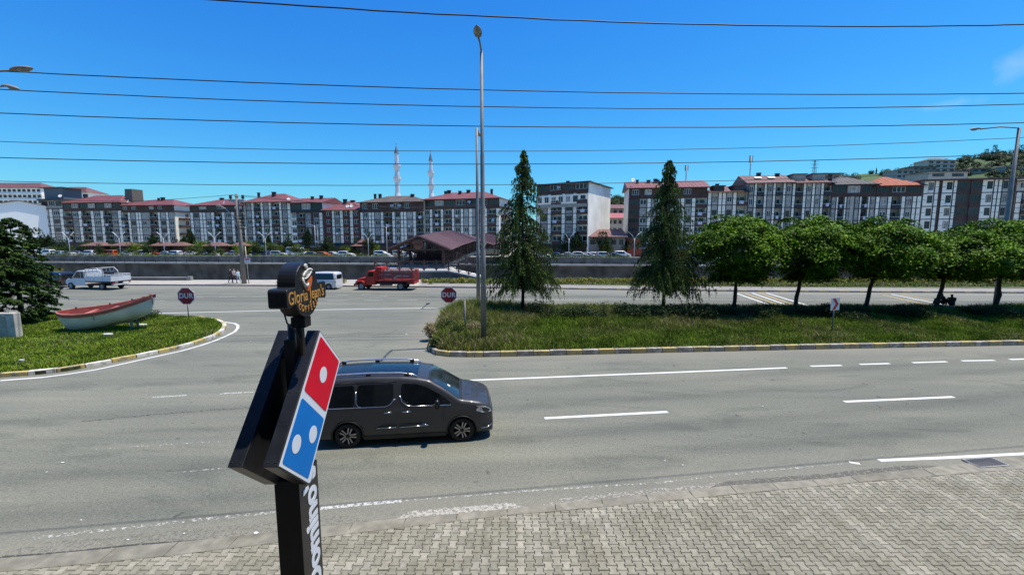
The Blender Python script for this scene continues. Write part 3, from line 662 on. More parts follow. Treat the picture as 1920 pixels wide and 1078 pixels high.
A_('b11', 'detached block with flat dark top and blank sunlit white end wall', 1006, 1101, 345, 342, 5, Bt('PWPBPWPB'), r_grey, 'flat', attic=('D', 3), attic_h=2.7, side=b_wallw, depth=19, dY=0, dark_bars=True, chim=4, lrot=(1, -5))
A_('b14', 'broad apartment block with long pink red roof right behind the second conifer', 1177, 1322, 352, 339, 5, Bt('DWPVPWPVPVPB'), r_red, 'gable', attic=('W', 3), attic_h=2.9, side=b_wallw, chim=5)
A_('b15', 'narrow apartment block with two dark dormers in its red brown roof', 1323, 1397, 360, 347, 4, Bt('PVPPVPB'), r_red2, attic=None, side=b_cream, chim=1)
A_('b16', 'apartment block with red roof skylights and an antenna mast on top', 1398, 1478, 343, 328, 5, Bt('WPCPWPCPW'), r_red2, 'gable', attic=None, side=b_wallw, win_h=1.6, chim=2)
A_('b17', 'apartment block with two small white roof rooms right of the antenna mast', 1479, 1552, 343, 331, 5, Bt('PCPVPVPC'), r_red2, attic=None, side=b_lilac, win_h=1.6, chim=1)
A_('b18', 'apartment block with a dark grey hip roof and a black framed attic', 1553, 1634, 346, 330, 4, Bt('WPCPWLWPCPW'), r_grey, attic=('D', 3), attic_h=3.1, side=b_taupe, win_h=1.6, chim=1)
A_('b19', 'apartment block with an orange tiled roof and one grey chimney', 1635, 1719, 348, 331, 4, Bt('PWPCPVPP'), r_tile, attic=('D', 3), attic_h=2.7, side=b_lilac, chim=0)
A_('b20', 'large modern block with a broad dark column of glazed balconies at far right', 1721, 1893, 337, 333, 5, Bt('PUPNPUPDNDPUPPVPN'), r_red2, 'flat', attic=None, win_h=1.9, dark_bars=True, side=b_lilac, chim=0)
A_('b21', 'cream topped block at the right edge behind the last round tree', 1894, 2010, 338, 331, 5, Bt('PBPVPB'), r_brown, attic=('W', 6), attic_h=2.8, side=b_cream, dY=3)
# red-and-white sunlit ends, roof rooms, dormers, dishes
def extra_box(key, fx0, fx1, y0, y1, z0, h, m, name):
    root, W, ze, zt = BD[key]; c = MB(); c.box(W * fx0, W * fx1, y0, y1, ze + z0, ze + z0 + h); return c.build(name, m, root)
extra_box('b3', .90, 1.02, 4, 8, 0, 5.0, mat('stair_tower_concrete', (0.13, .12, .1), .9), 'stair_tower')
t_ = extra_box('b2', .05, .95, 1, 7, .31, 4.0, mat('blue_grey_cladding', (0.10, .13, .15), .7), 'tower_room')
roof(BD['b2'][0], 'hip', 0, 0, 0, 0, r_red2) if 0 else None
c = MB(); c.box(-1, BD['b2'][1] * .95 + 1, .2, 8, BD['b2'][2] + 4.32, BD['b2'][2] + 4.6); c.build('tower_roof', r_red2, BD['b2'][0])
for k_, f in (('b15', .28), ('b15', .78)):
    root, W, ze, zt = BD[k_]; c = MB(); c.box(W * f - 1.4, W * f + 1.4, .2, 4, ze + .003, ze + 1.6, 0); c.box(W * f - 1.7, W * f + 1.7, -.1, 4.2, ze + 1.603, ze + 1.8, 1); c.build('dormer', [b_brown, r_red2], root)
    add_window(root, W * f - 1.1, ze + .45, 2.2, .9, 3, b_barb, g_a, y=.12)
for f in (.25, .75):
    root, W, ze, zt = BD['b17']; c = MB(); c.box(W * f - 1.5, W * f + 1.5, 2, 6, ze + .9, ze + 2.5, 0); c.box(W * f - 1.9, W * f + 1.9, 1.6, 6.5, ze + 2.503, ze + 2.7, 1); c.build('roof_room', [b_lilac, r_red2], root)
for f in (.3, .62):
    root, W, ze, zt = BD['b16']; c = MB(); rise = zt - ze; M_ = Matrix.Translation((W * f, 3.0, ze + rise * .62)) @ Euler((math.atan2(rise, 7.2), 0, 0)).to_matrix().to_4x4(); c.box(-.9, .9, -.7, .7, 0, .12, 0, M_); c.build('skylight', b_white, root)
for k_, f, zz, yy in (('b9', .52, -1.2, -.25), ('b9', .64, -1.2, -.25), ('b10', .62, -1.0, -.3), ('b8', .62, 1.1, 1.4), ('b8', .72, 1.3, 1.4), ('b11', .45, -1.0, -.3), ('b5', .62, .8, 1.0), ('b2', .98, 1.2, -.2), ('b6', .96, .6, .4), ('b10', .93, -6.5, -.5), ('b14', .05, 2.2, 1), ('b4', .1, 1.4, 1)):
    root, W, ze, zt = BD[k_]; dish(root, W * f, yy, ze + zz, .6)
for k_, nfl in (('b4', 4), ('b10', 4)):   # stacked balconies and windows on the sunlit end walls
    root, W, ze, zt = BD[k_]
    gf, za = 3.6, ze - (2.4 if k_ == 'b4' else 2.9); fh = (za - gf) / nfl
    ew = MB()
    for f in range(nfl):
        z = gf + f * fh
        for y0_ in (4.2, 8.6):
            o = obj('window', window_mesh(1.4, 1.4, 2, b_bar, g_a)[0], root, (W + .06, y0_, z + .9), (0, 0, math.pi / 2)); obj('pane', window_mesh(1.4, 1.4, 2, b_bar, g_a)[1], o)
        ew.box(W + .004, W + .9, 1.6, 7.4, z - .1, z + .75)
    ew.box(W + .002, W + .5, -.3, 12.8, za, za + .5); ew.build('end_balconies', b_brown, root)
c = MB(); root, W, ze, zt = BD['b18']; c.box(W * .44, W * .52, -.06, -.02, 3.6, ze - 3.1); c.build('stone_strip', b_lilac, root)
root, W, ze, zt = BD['b11']; c = MB(); c.box(-.1, W + .1, -.25, -.07, ze - 5.6, ze - 3.1, 0); c.box(-.1, W + .1, -.26, -.07, ze - 6.6, ze - 5.603, 1); c.build('attic_band', [b_white, b_grey], root)
for i in range(7): add_window(root, W * (.03 + i * .14), ze - 5.2, W * .09, 1.7, 2, b_barb if i > 4 else b_bar, g_b if i in (2, 4) else g_a, y=-.28)
# gable with sloping top on the white end wall
c = MB(); c.prism([(1.3, ze), (19, ze - 2.5), (19, ze - 2.6), (1.3, ze - .1)], 0, .01); 
# --- plainer blocks behind
def block(label, pxl, pxr, Y, ytop, ybase_z, m, rm, rk='hip', rise=1.8, nf=4, nw=8, depth=12, gl=None, yaw=0, mm2=None):
    A = D(pxl, ytop, Y); x1 = XatY(pxr, Y); W = x1 - A.x; root = thing('apartment_building', label, 'building', (A.x, Y, ybase_z), yaw); H_ = A.z - ybase_z
    c = MB(); c.box(0, W, 0, depth, 0, H_); c.build('wall', m, root)
    fh = min(3.0, H_ / max(1, nf))
    if mm2:
        c = MB()
        for f in range(nf): c.box(-.05, W + .05, -.5, -.003, H_ - f * fh - .5, H_ - f * fh); 
        c.build('balcony_band', mm2, root)
    cw = W / nw
    for f in range(nf):
        for i in range(nw): add_window(root, i * cw + cw * .2, H_ - (f + 1) * fh + .8, cw * .6, 1.4, 2, gl or b_barb, g_a, y=-.06)
    roof(root, rk, W, depth, H_ + .003, rise, rm); return root, W, H_
block('long white apartment building high behind the far left roofs', -70, 88, 232, 352, 0, b_wallw, r_red2, nf=4, nw=16, yaw=-.0, mm2=b_wallw, rise=3.2)
block('white building with red roof and big dish seen behind the blue grey tower room', 88, 172, 226, 361, 0, b_wallw, r_red2, nf=3, nw=8, mm2=b_wallw, rise=3.4)
def gable_house(label, pxl, pxr, Y, ypeak, yeave, m, rm, depth=14, z0=0):
    A = D(pxl, yeave, Y); x1 = XatY(pxr, Y); W = x1 - A.x; zp = D(pxl, ypeak, Y).z; root = thing('gabled_building', label, 'building', (A.x, Y, z0)); e = A.z - z0; p = zp - z0
    c = MB(); c.prism([(0, 0), (W, 0), (W, e), (W / 2, p), (0, e)], -depth, 0, 0, Euler((math.pi / 2, 0, 0)).to_matrix().to_4x4()); c.build('wall', m, root)
    c = MB()
    for s_ in (-1, 1):
        a_ = (W / 2, p); q_ = (W / 2 + s_ * (W / 2 + .6), e - (p - e) / (W / 2) * .6)
        c.add([(a_[0], -.5, a_[1] + .02), (q_[0], -.5, q_[1] + .02), (q_[0], depth + .5, q_[1] + .02), (a_[0], depth + .5, a_[1] + .02), (a_[0], -.5, a_[1] + .25), (q_[0], -.5, q_[1] + .25), (q_[0], depth + .5, q_[1] + .25), (a_[0], depth + .5, a_[1] + .25)], [(0, 1, 2, 3), (4, 7, 6, 5), (0, 4, 5, 1), (1, 5, 6, 2), (3, 2, 6, 7)])
    c.build('roof', rm, root); return root
gh = gable_house('white gabled building at the far left edge behind the conifer', -75, 83, 146, 373, 391, mat('limewashed_wall', (.88, .87, .82), .9, var=.06), r_grey); gh.rotation_euler.z = .62
block('beige building with brown upper part behind the blank white end wall', 1104, 1132, 146, 352, 0, b_taupe, r_brown, 'flat', .4, nf=2, nw=1)
block('narrow cream building at the back of the gap between the blocks', 1128, 1141, 160, 366, 0, b_cream, r_grey, 'flat', .4, nf=3, nw=1, depth=24)
b_, W_, H_ = block('low shop building with half red half dark roof in the gap', 1104, 1172, 121, 444, 0, b_taupe, r_red2, 'gable', 2.2, nf=1, nw=5)
block('pink roofed house standing back in the gap between the blocks', 1139, 1176, 165, 409, 0, b_lilac, mat('pink_roof', (0.36, .10, .11), .6), 'gable', 2.2, nf=2, nw=4)
block('upper house with grey pink roof in the gap between the blocks', 1138, 1178, 200, 391, 0, b_taupe, r_red2, 'gable', 2.2, nf=1, nw=4)
block('red fronted shop at street level under the pink roofed block', 1177, 1204, 121.5, 447, 0, mat('orange_red_front', (0.40, .05, .02), .6), r_grey, 'flat', .3, nf=1, nw=3, depth=1.4)
# --- the building the photograph is taken from, just behind the camera
own = thing('apartment_building', 'taupe building behind the viewpoint, mirrored in the glass of the grey van', 'building', (-28, -.7, 0))
c = MB(); c.box(0, 62, -13, 0, .02, 17); c.build('wall', b_taupe, own)
for f_ in range(5):
    for i_ in range(18):
        if f_ == 1 and i_ in (7, 8): continue
        add_window(own, 1.2 + i_ * 3.4, 1.0 + f_ * 3.3, 2.0, 1.6, 2, b_barb, g_a, y=.05)
roof(own, 'flat', 62, 0, 17.01, .3, r_grey, over=0)
# --- hill on the right with houses
def hillz(x, y):
    # crest heights from the skyline seen in the photograph
    px = 960 + 800 * x / y; yy = interp(px, [(1100, 400), (1150, 372), (1180, 368), (1215, 390), (1300, 380), (1400, 362), (1480, 350), (1560, 336), (1640, 324), (1700, 316), (1760, 306), (1830, 294), (1900, 288), (2000, 280), (2200, 272)])
    zc = (445 - yy) / 800 * 420 + 5.5
    return zc
m_hill = mat('hill_grass', (0.05, 0.085, 0.025), .95, var=.35, scale=.03, detail=8)
hv = []; NXh, NYh = 60, 24
for j in range(NYh):
    for i in range(NXh):
        px = 1080 + (2500 - 1080) * i / (NXh - 1); Y = 190 + 410 * j / (NYh - 1); x = XatY(px, Y)
        t = min(1, max(0, (Y - 190) / 230)); z = hillz(XatY(px, 420), 420) * (t ** .9) * (1 if Y < 420 else 1 + (Y - 420) / 420 * .25 * -1) + (R.gauss(0, .8) if 0 < t else 0); hv.append((x, Y, max(-.5, z - .3) if t > 0 else -.5))
F = np.array([(j * NXh + i, j * NXh + i + 1, (j + 1) * NXh + i + 1, (j + 1) * NXh + i) for j in range(NYh - 1) for i in range(NXh - 1)])
tag(obj('hill', fast_mesh('hill', np.array(hv), F, m_hill, smooth=True)), kind='structure')
def hill_at(px, Y):
    t = min(1, max(0, (Y - 190) / 230)); return hillz(XatY(px, 420), 420) * t ** .9
def hill_house(label, pxl, pxr, ytop, Y, m, rm, rk='hip', nf=2, nw=4, rise=1.5, mm2=None):
    zb = hill_at((pxl + pxr) / 2, Y) - 6; return block(label, pxl, pxr, Y, ytop, zb, m, rm, rk, rise, nf=nf, nw=nw, depth=12, mm2=mm2)
hill_house('tall beige house with open balconies standing highest on the hill at right', 1740, 1776, 301, 345, b_cream, r_brown, nf=4, nw=4, rise=2.4, mm2=b_taupe)
hill_house('grey stepped house left of the tallest house on the hill', 1712, 1742, 313, 330, b_taupe, r_grey, 'flat', nf=3, nw=4)
hill_house('pale grey house lower left on the hill beside the thin poplar', 1682, 1711, 319, 320, b_lilac, r_grey, 'hip', nf=3, nw=4)
hill_house('pink white house just above the roof line of the large modern block', 1742, 1800, 322, 200, b_lilac, r_grey, 'flat', nf=1, nw=2)
hill_house('low house with a reddish roof among trees at the right end of the hill', 1822, 1850, 316, 330, b_taupe, r_red2, nf=1, nw=3)
hill_house('green grey house near the right lamp post high on the hill', 1884, 1900, 312, 320, b_lilac, r_grey, nf=2, nw=2)
hill_house('cream house with tiled roof at the far right end of the hill', 1905, 1935, 318, 330, b_cream, r_red2, nf=2, nw=3)
hill_house('small grey house behind the dark grey hip roof', 1544, 1566, 326, 190, b_taupe, r_grey, 'flat', nf=1, nw=2)
# --- minarets
m_stone = mat('minaret_stone', (0.62, 0.63, 0.64), .7, var=.06); m_lead = mat('lead_cone', (0.16, 0.18, 0.21), .5, .3)
def minaret(label, px, Y, ytip, ycone, g1, g2, ybase, r):
    base = D(px, 445, Y); zt = lambda y: D(px, y, Y).z; root = thing('minaret', label, 'minaret', (base.x, Y, 0), 0, 'minarets of the mosque')
    c = MB(); zc = zt(ycone); c.lathe([(r * 1.35, 0), (r * 1.35, zt(ybase)), (r * 1.05, zt(ybase) + 1.5), (r, zt(g2)), (r * .92, zt(g1)), (r * .82, zc), (0, zc)], 12, smooth=False); c.build('shaft', m_stone, root)
    for gy in (g1, g2):
        z = zt(gy); c = MB(); c.lathe([(r * .9, z - 2.2), (r * 1.35, z - .8), (r * 1.6, z), (r * 1.6, z + 1.1), (r * 1.5, z + 1.1), (r * 1.5, z + .1), (r * .8, z + .1)], 12, smooth=False); c.build('gallery', m_stone, root)
    c = MB(); z1 = zt(ytip); c.lathe([(r * .98, zc - .05), (r * .9, zc + .5), (r * .35, lerp(zc, z1, .7)), (.05, z1)], 12); c.build('spire', m_lead, root)
    c = MB(); c.tube([(0, 0, z1 - .1), (0, 0, z1 + 1.6)], .06, 5); c.lathe([(.01, z1 + .5), (.28, z1 + .8), (.01, z1 + 1.1)], 8); c.build('finial', m_lead, root)
minaret('left and nearer of the two slim minarets above the roofs', 748, 215, 273, 288, 312, 336, 368, 1.15)
minaret('right and smaller of the two slim minarets above the roofs', 810.5, 240, 286, 302, 325, 349, 368, 1.15)
# --- masts and the distant pylon
def mast(label, px, Y, y0, y1, panels):
    b0, b1 = D(px, y0, Y), D(px, y1, Y); root = thing('antenna_mast', label, 'antenna', b0); h = b1.z - b0.z
    c = MB(); c.tube([(0, 0, -1.5), (0, 0, h)], .12, 6); [c.bar((-.35, 0, z_), (.35, 0, z_), .06) for z_ in (h * .3, h * .55)]; c.build('pole', M_GALV, root)
    for k in range(panels):
        a = k * 2.1; c = MB(); c.box(-.16, .16, -.09, .09, h * .68, h + .25, 0, Matrix.Rotation(a, 4, 'Z') @ Matrix.Translation((0, .45, 0))); c.build('panel_antenna', b_grey, root)
mast('grey antenna mast with stacked panels on the long pink red roof', 1286, 130, 338, 312, 3)
mast('tallest antenna mast with panels on the roof left of the round trees', 1406, 125, 328, 294, 3)
pb = D(1526, 330, 520); py_ = thing('power_pylon', 'distant lattice power pylon above the roofs right of centre', 'pylon', (pb.x, pb.y, pb.z - 10)); hh = D(1526, 300, 520).z - pb.z + 10
c = MB()
for sx, sy in ((1, 1), (1, -1), (-1, 1), (-1, -1)): c.bar((sx * 2.6, sy * 2.6, 0), (sx * .4, sy * .4, hh), .3)
for k in range(7):
    z0_, z1_ = hh * k / 7, hh * (k + 1) / 7; w0, w1 = lerp(2.6, .4, k / 7), lerp(2.6, .4, (k + 1) / 7)
    for sy in (-1, 1): c.bar((-w0, sy * w0, z0_), (w1, sy * w1, z1_), .18); c.bar((w0, sy * w0, z0_), (-w1, sy * w1, z1_), .18)
c.build('lattice_tower', M_GALV, py_)
for k in (.68, .82, .94): c = MB(); c.bar((-5.5 + k, 0, hh * k), (5.5 - k, 0, hh * k), .35); c.build('crossarm', M_GALV, py_)
# ---------------------------------------------------------------- vegetation
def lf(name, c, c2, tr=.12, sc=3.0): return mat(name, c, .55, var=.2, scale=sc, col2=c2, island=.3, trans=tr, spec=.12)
l_green = lf('maple_leaves', (0.025, 0.072, 0.002), (0.125, 0.24, 0.005), .04, 1.0)
l_cedar = lf('cedar_needles', (0.048, 0.082, 0.018), (0.135, 0.19, 0.038), .08, 1.5)
l_fir = lf('cypress_needles', (0.016, 0.044, 0.009), (0.06, 0.11, 0.018), .06, 1.2)
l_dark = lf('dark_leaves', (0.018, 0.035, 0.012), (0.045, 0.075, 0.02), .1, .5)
l_lime = lf('lime_leaves', (0.11, 0.17, 0.02), (0.18, 0.25, 0.03), .2, .5)
l_yel = lf('yellow_leaves', (0.20, 0.20, 0.03), (0.42, 0.36, 0.06), .2, 3)
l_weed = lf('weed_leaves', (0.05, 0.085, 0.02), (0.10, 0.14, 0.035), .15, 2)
m_bark = mat('bark', (0.045, 0.036, 0.028), .95, var=.35, scale=6, bump=.6, bscale=20)
def ell_clumps(rng, n, a, up, dn, rmin=.82):
    out = []
    while len(out) < n:
        d = rng.normal(size=3); d /= np.linalg.norm(d); r = rmin + (1 - rmin) * rng.random() ** .5
        p = np.array([d[0] * a, d[1] * a, d[2] * (up if d[2] > 0 else dn)]) * r; out.append((p, d))
    return out
def crown_round(seed, a, up, dn, ncl, nleaf, L, mat_, name='crown', shear=(0, 0)):
    """umbrella of overlapping leaf sprays; each spray is a shallow drooping fan"""
    rng = np.random.default_rng(seed); P = []; N = []
    ph = rng.random(6) * 6.28
    for p, d in ell_clumps(rng, ncl, a, up, dn, .55):
        az = math.atan2(p[1], p[0]); lob = 1 + .13 * math.sin(2 * az + ph[0]) + .10 * math.sin(5 * az + ph[1] + p[2]) + .05 * math.sin(9 * az + ph[2] + 2 * p[2])
        p = p * np.array([lob, lob, 1 + .15 * math.sin(3 * az + ph[3])]); 
        if p[2] < 0: p[:2] *= 1 - .5 * min(1, -p[2] / dn / .55) ** 1.3
        if p[2] < -dn * .55: p[2] = -dn * .55 - rng.random() * .2
        r = a * (.15 + .12 * rng.random()); m = nleaf
        q = np.clip(rng.normal(size=(m, 3)), -1.7, 1.7) * [r * .55, r * .55, r * .13]; rad = np.hypot(q[:, 0], q[:, 1]); q[:, 2] -= (rad / r) ** 2 * r * .3
        tilt = np.array([d[0], d[1], 0]) * .45; q[:, 2] -= q[:, 0] * tilt[0] + q[:, 1] * tilt[1]
        P.append(p + q); nn = rng.normal(size=(m, 3)) * .55 + [d[0] * .5, d[1] * .5, 1.0]; N.append(nn)
    P = np.concatenate(P); N = np.concatenate(N); n = len(P); Ls = L * (.7 + .6 * rng.random(n))
    V, F = leaf_quads(P, N, Ls, Ls * .55, rng); return fast_mesh(name, V, F, mat_)
def limb(b, p0, p1, r0, r1, rng, k=4, wob=.1, n=7):
    pts = []; rs = []
    for i in range(k + 1):
        t = i / k; p = Vector(p0).lerp(Vector(p1), t); 
        if 0 < i < k: p += Vector((rng.uniform(-wob, wob), rng.uniform(-wob, wob), rng.uniform(-wob, wob) * .5))
        pts.append(p); rs.append(lerp(r0, r1, t))
    b.tube(pts, rs, n); return pts
def round_tree(px, py, ytop, pxl, pxr, ybot, label, seed, lean=0.0, crown_dx=0):
    base = G(px, py, .2); Y = base.y; zt = D(px, ytop, Y).z - .2; zb = D(px, ybot, Y).z - .2; cxp = (pxl + pxr) / 2
    a = (XatY(pxr, Y) - XatY(pxl, Y)) / 2; cx = XatY(cxp, Y) - base.x
    root = thing('round_crowned_tree', label, 'tree', base, 0, 'row of round crowned trees on the median'); rng = random.Random(seed)
    hgt = zt - zb; c0 = zb + hgt * .47; up, dn = zt - c0, (c0 - zb) / .60
    t = MB(); fork = Vector((cx * .35 + lean * .3, rng.uniform(-.1, .1), zb + .25)); limb(t, (0, 0, -.1), fork, .15, .10, rng, 5, .05, 9)
    for k in range(8):
        an = k * .785 + rng.uniform(-.2, .2); e = Vector((cx + math.cos(an) * a * .62, math.sin(an) * a * .6, c0 + rng.uniform(-.2, up * .5))); pts = limb(t, fork, e, .075, .02, rng, 5, .18, 6)
        for q in range(3): s_ = pts[2 + q]; limb(t, s_, s_ + Vector((rng.uniform(-1, 1), rng.uniform(-1, 1), rng.uniform(.1, .8))) * a * .28, .028, .008, rng, 3, .05, 5)
    t.build('trunk', m_bark, root)
    o = obj('crown', crown_round(seed, a * .98, up, dn, 300, 185, .165, l_green), root, (cx, 0, c0)); return root
round_tree(1376, 587, 404, 1300, 1476, 518, 'leftmost round green tree on the median, next to the weeping conifer', 11)
round_tree(1489, 586, 407, 1440, 1606, 516, 'second round tree from the left, its crown touching both neighbours', 12, crown_dx=1)
round_tree(1620, 588, 413, 1570, 1748, 512, 'third round tree, slanting trunk just right of the chevron sign', 13, lean=.4)
round_tree(1752, 586, 432, 1700, 1880, 512, 'lower round tree with leaning trunk where two people sit', 14, lean=.5)
round_tree(1868, 584, 412, 1795, 1985, 510, 'rightmost round tree at the picture edge beside the lamp post', 15)
def weeping(px, py, ytop, pxl, pxr, label, seed):
    base = G(px, py, .2); Y = base.y; Ht = D(px, ytop, Y).z - .2; Rr = (XatY(pxr, Y) - XatY(pxl, Y)) / 2
    root = thing('weeping_conifer', label, 'conifer', base, 0, 'weeping conifers on the median'); rng = random.Random(seed); nr = np.random.default_rng(seed)
    t = MB(); t.tube([(0, 0, -.1), (.03, 0, Ht * .3), (-.05, .04, Ht * .65), (.02, 0, Ht * .97)], [.17, .13, .07, .012], 8)
    P = []; N = []; LL = []
    nb = 280
    for i in range(nb):
        u = (i + rng.random()) / nb; h = 1.75 + (Ht - 1.95) * u ** 1.15
        env = Rr * min(1, .86 + (h - 1.7) * .12) * 1.18 * (1 - ((h - 1.2) / (Ht - 1.0))) ** .93 * (.86 + .2 * math.sin(h * 4.2 + seed)) * rng.uniform(.72, 1.1) * (1.12 if rng.random() < .12 else 1) + .05
        an = rng.random() * 6.283; d = Vector((math.cos(an), math.sin(an), 0)); side_ = Vector((-d.y, d.x, 0)); pts = []
        k = max(4, int(env / .22)); rise = rng.uniform(.05, .28) * env; drop = rng.uniform(.28, .5) * env
        for j in range(k + 1):
            s_ = j / k; pts.append(Vector((0, 0, h)) + d * env * s_ + Vector((0, 0, rise * math.sin(s_ * 2.4) - drop * s_ ** 2.6)) + side_ * .08 * env * math.sin(s_ * 3 + an))
        t.tube(pts[::max(1, k // 4)] if k > 5 else pts, [lerp(.035, .006, q / max(1, len(pts[::max(1, k // 4)] if k > 5 else pts) - 1)) for q in range(len(pts[::max(1, k // 4)] if k > 5 else pts))], 4, cap=False)
        for j in range(1, k + 1):
            s_ = j / k; p = pts[j]
            for w_ in range(6 if s_ > .2 else 3):
                sg = rng.choice((-1, 1)); tl = rng.uniform(.25, .6) * (.22 + .78 * min(1, env / 1.5)) * (1.1 - .35 * s_); out = (side_ * sg * rng.uniform(.2, 1) + d * rng.uniform(.1, .9)).normalized() * rng.uniform(.25, .6)
                m = max(5, int(tl / .05)); q = np.linspace(0, 1, m)[:, None]
                line = np.array(p) + np.array(out)[None] * tl * q * .9 + np.array([0, 0, -1.0])[None] * tl * (q ** 1.7) * rng.uniform(.7, 1.35)
                line = line + nr.normal(size=line.shape) * .022; P.append(line); LL.append(np.full(m, rng.uniform(.09, .14)))
                dirn = np.array(out) * .6 + np.array([0, 0, -1.0]); N.append(np.cross(np.tile(dirn, (m, 1)), nr.normal(size=(m, 3))))
    P = np.concatenate(P); N = np.concatenate(N); LL = np.concatenate(LL)
    # needles hang: build quads whose long axis is close to straight down
    n = len(P); T = nr.normal(size=(n, 3)) * .35 + [0, 0, -1]; T /= np.linalg.norm(T, axis=1, keepdims=True); B = np.cross(T, nr.normal(size=(n, 3))); B /= np.linalg.norm(B, axis=1, keepdims=True); L = LL[:, None]
    V = np.stack([P - T * L * .5, P + B * L * .2, P + T * L * .5, P - B * L * .2], 1).reshape(-1, 3); F = np.arange(n * 4).reshape(n, 4)
    t.build('trunk', m_bark, root); obj('crown', fast_mesh('crown', V, F, l_cedar), root); print('conifer quads', n)
weeping(980, 588, 277, 912, 1068, 'weeping dark conifer beside the tall lamp post, left of the pair', 21)
weeping(1243, 588, 296, 1164, 1320, 'weeping dark conifer standing next to the first round tree', 22)
def cone_tree(name, base, Ht, Rr, label, seed, m, nleaf=42000, L=.16, group=None, lean=(0, 0), zb=.0):
    root = thing(name, label, 'conifer', base, 0, group); nr = np.random.default_rng(seed); rng = random.Random(seed)
    t = MB(); t.tube([(0, 0, -.1), (0, 0, Ht * .5), (lean[0], lean[1], Ht * .97)], [Rr * .07, Rr * .045, .02], 8); t.build('trunk', m_bark, root)
    P = []; N = []; nc = nleaf // 90
    for i in range(nc):
        u = rng.random() ** .8; h = zb + (Ht - zb) * u; env = Rr * min(1, .74 + u * 1.0) * (1 - u) ** .50 * (1 + .06 * math.sin(h * 2.3 + seed)) ; an = rng.random() * 6.283; env *= 1 + .06 * math.sin(3 * an + seed) + .06 * math.sin(7 * an + h * 3)
        rr = env * (.55 + .45 * rng.random() ** .4); c = np.array([math.cos(an) * rr + lean[0] * u, math.sin(an) * rr + lean[1] * u, h]); d = np.array([math.cos(an), math.sin(an), 0.0]); sdd = np.array([-d[1], d[0], 0]); ln = .35 + .35 * (1 - u)
        q = nr.random((90, 1)); w = nr.normal(size=(90, 1)) * .22 * ln * (1.15 - q); p = c + d * (q - .3) * ln + sdd * w + np.array([0, 0, 1.0]) * (-.25 * q ** 2 * ln + nr.normal(size=(90, 1)) * .04)
        P.append(p); N.append(nr.normal(size=(90, 3)) * .45 + [0, 0, 1] + d * .35)
    P = np.concatenate(P); N = np.concatenate(N); n = len(P); Ls = L * (.6 + .7 * nr.random(n)); V, F = leaf_quads(P, N, Ls, Ls * .4, nr)
    obj('crown', fast_mesh('crown', V, F, m), root); return root
pb = G(30, 617, .17); cone_tree('broad_conifer', (pb.x - 2.6, pb.y + 1.2, .1), 6.5, 2.65, 'big dense dark conifer at the left edge behind the concrete block', 31, l_fir, 64000, .2, lean=(-.6, .2))
pb = G(-40, 610, .17); cone_tree('broad_conifer', (pb.x - 1.0, pb.y + 3.2, .1), 6.6, 2.2, 'second dark conifer further left, only its side in view', 32, l_fir, 26000, .2)
# ---------------- grass and weeds as real blades
def inside(poly, X, Y):
    r = np.zeros(len(X), bool); n = len(poly)
    for i in range(n):
        x0, y0 = poly[i]; x1, y1 = poly[(i + 1) % n]; c = ((y0 > Y) != (y1 > Y)) & (X < (x1 - x0) * (Y - y0) / (y1 - y0 + 1e-12) + x0); r ^= c
    return r
def smooth_noise(X, Y, sc, seed):
    rs = np.random.default_rng(seed); out = np.zeros(len(X))
    for k in range(7):
        a = rs.random() * 6.28; f = sc * (.6 + rs.random() * 1.6); out += np.sin(X * math.cos(a) * f + Y * math.sin(a) * f + rs.random() * 6.28)
    return out / 7
def blades(name, poly, n, hfun, mats_, midx_fun, seed, z0, xr, yr, wid=.022, margin=.22):
    rs = np.random.default_rng(seed); X = xr[0] + (xr[1] - xr[0]) * rs.random(n); Y = yr[0] + (yr[1] - yr[0]) * rs.random(n)
    ok = inside(poly, X, Y); X, Y = X[ok], Y[ok]; dmin = np.full(len(X), 9.9)
    for (a, b), (c, d) in zip(poly, poly[1:] + poly[:1]):
        vx, vy = c - a, d - b; t = np.clip(((X - a) * vx + (Y - b) * vy) / (vx * vx + vy * vy + 1e-9), 0, 1); dmin = np.minimum(dmin, np.hypot(X - a - vx * t, Y - b - vy * t))
    ok = dmin > margin; X, Y, dmin = X[ok], Y[ok], dmin[ok]; m = len(X); h = hfun(X, Y, dmin, rs) ; az = rs.random(m) * 6.283; ln = rs.normal(size=(m, 2)) * .33
    w = wid * (.6 + .8 * rs.random(m)); dx, dy = np.cos(az) * w, np.sin(az) * w; z = np.full(m, z0)
    lx, ly = ln[:, 0] * h, ln[:, 1] * h
    V = np.stack([np.stack([X - dx, Y - dy, z], 1), np.stack([X + dx, Y + dy, z], 1), np.stack([X + dx * .7 + lx * .45, Y + dy * .7 + ly * .45, z + h * .62], 1), np.stack([X + lx * 1.3, Y + ly * 1.3, z + h], 1), np.stack([X - dx * .7 + lx * .45, Y - dy * .7 + ly * .45, z + h * .62], 1)], 1).reshape(-1, 3)
    I = np.arange(m)[:, None] * 5; F = np.concatenate([I + [0, 1, 2, 4]], 0); F2 = np.concatenate([I + [4, 2, 3, 3]], 0)
    # triangles only, so one uniform mesh
    T = np.concatenate([I + [0, 1, 2], I + [0, 2, 4], I + [4, 2, 3]], 0); mi_ = midx_fun(X, Y, rs); mi_ = np.concatenate([mi_, mi_, mi_])
    o = obj(name, fast_mesh(name, V, T, mats_, mi_)); tag(o, kind='stuff'); print(name, m); return o
gm1 = mat('grass_blades', (0.090, 0.17, 0.010), .7, var=.3, scale=.8, col2=(0.185, 0.275, 0.026), island=.3, trans=.2, spec=.12)
gm2 = mat('olive_blades', (0.13, 0.14, 0.03), .7, var=.2, scale=.8, col2=(0.22, 0.21, 0.06), island=.3, trans=.2, spec=.12)
gm3 = mat('dry_blades', (0.36, 0.30, 0.17), .7, var=.2, scale=.8, island=.3, trans=.2, spec=.12)
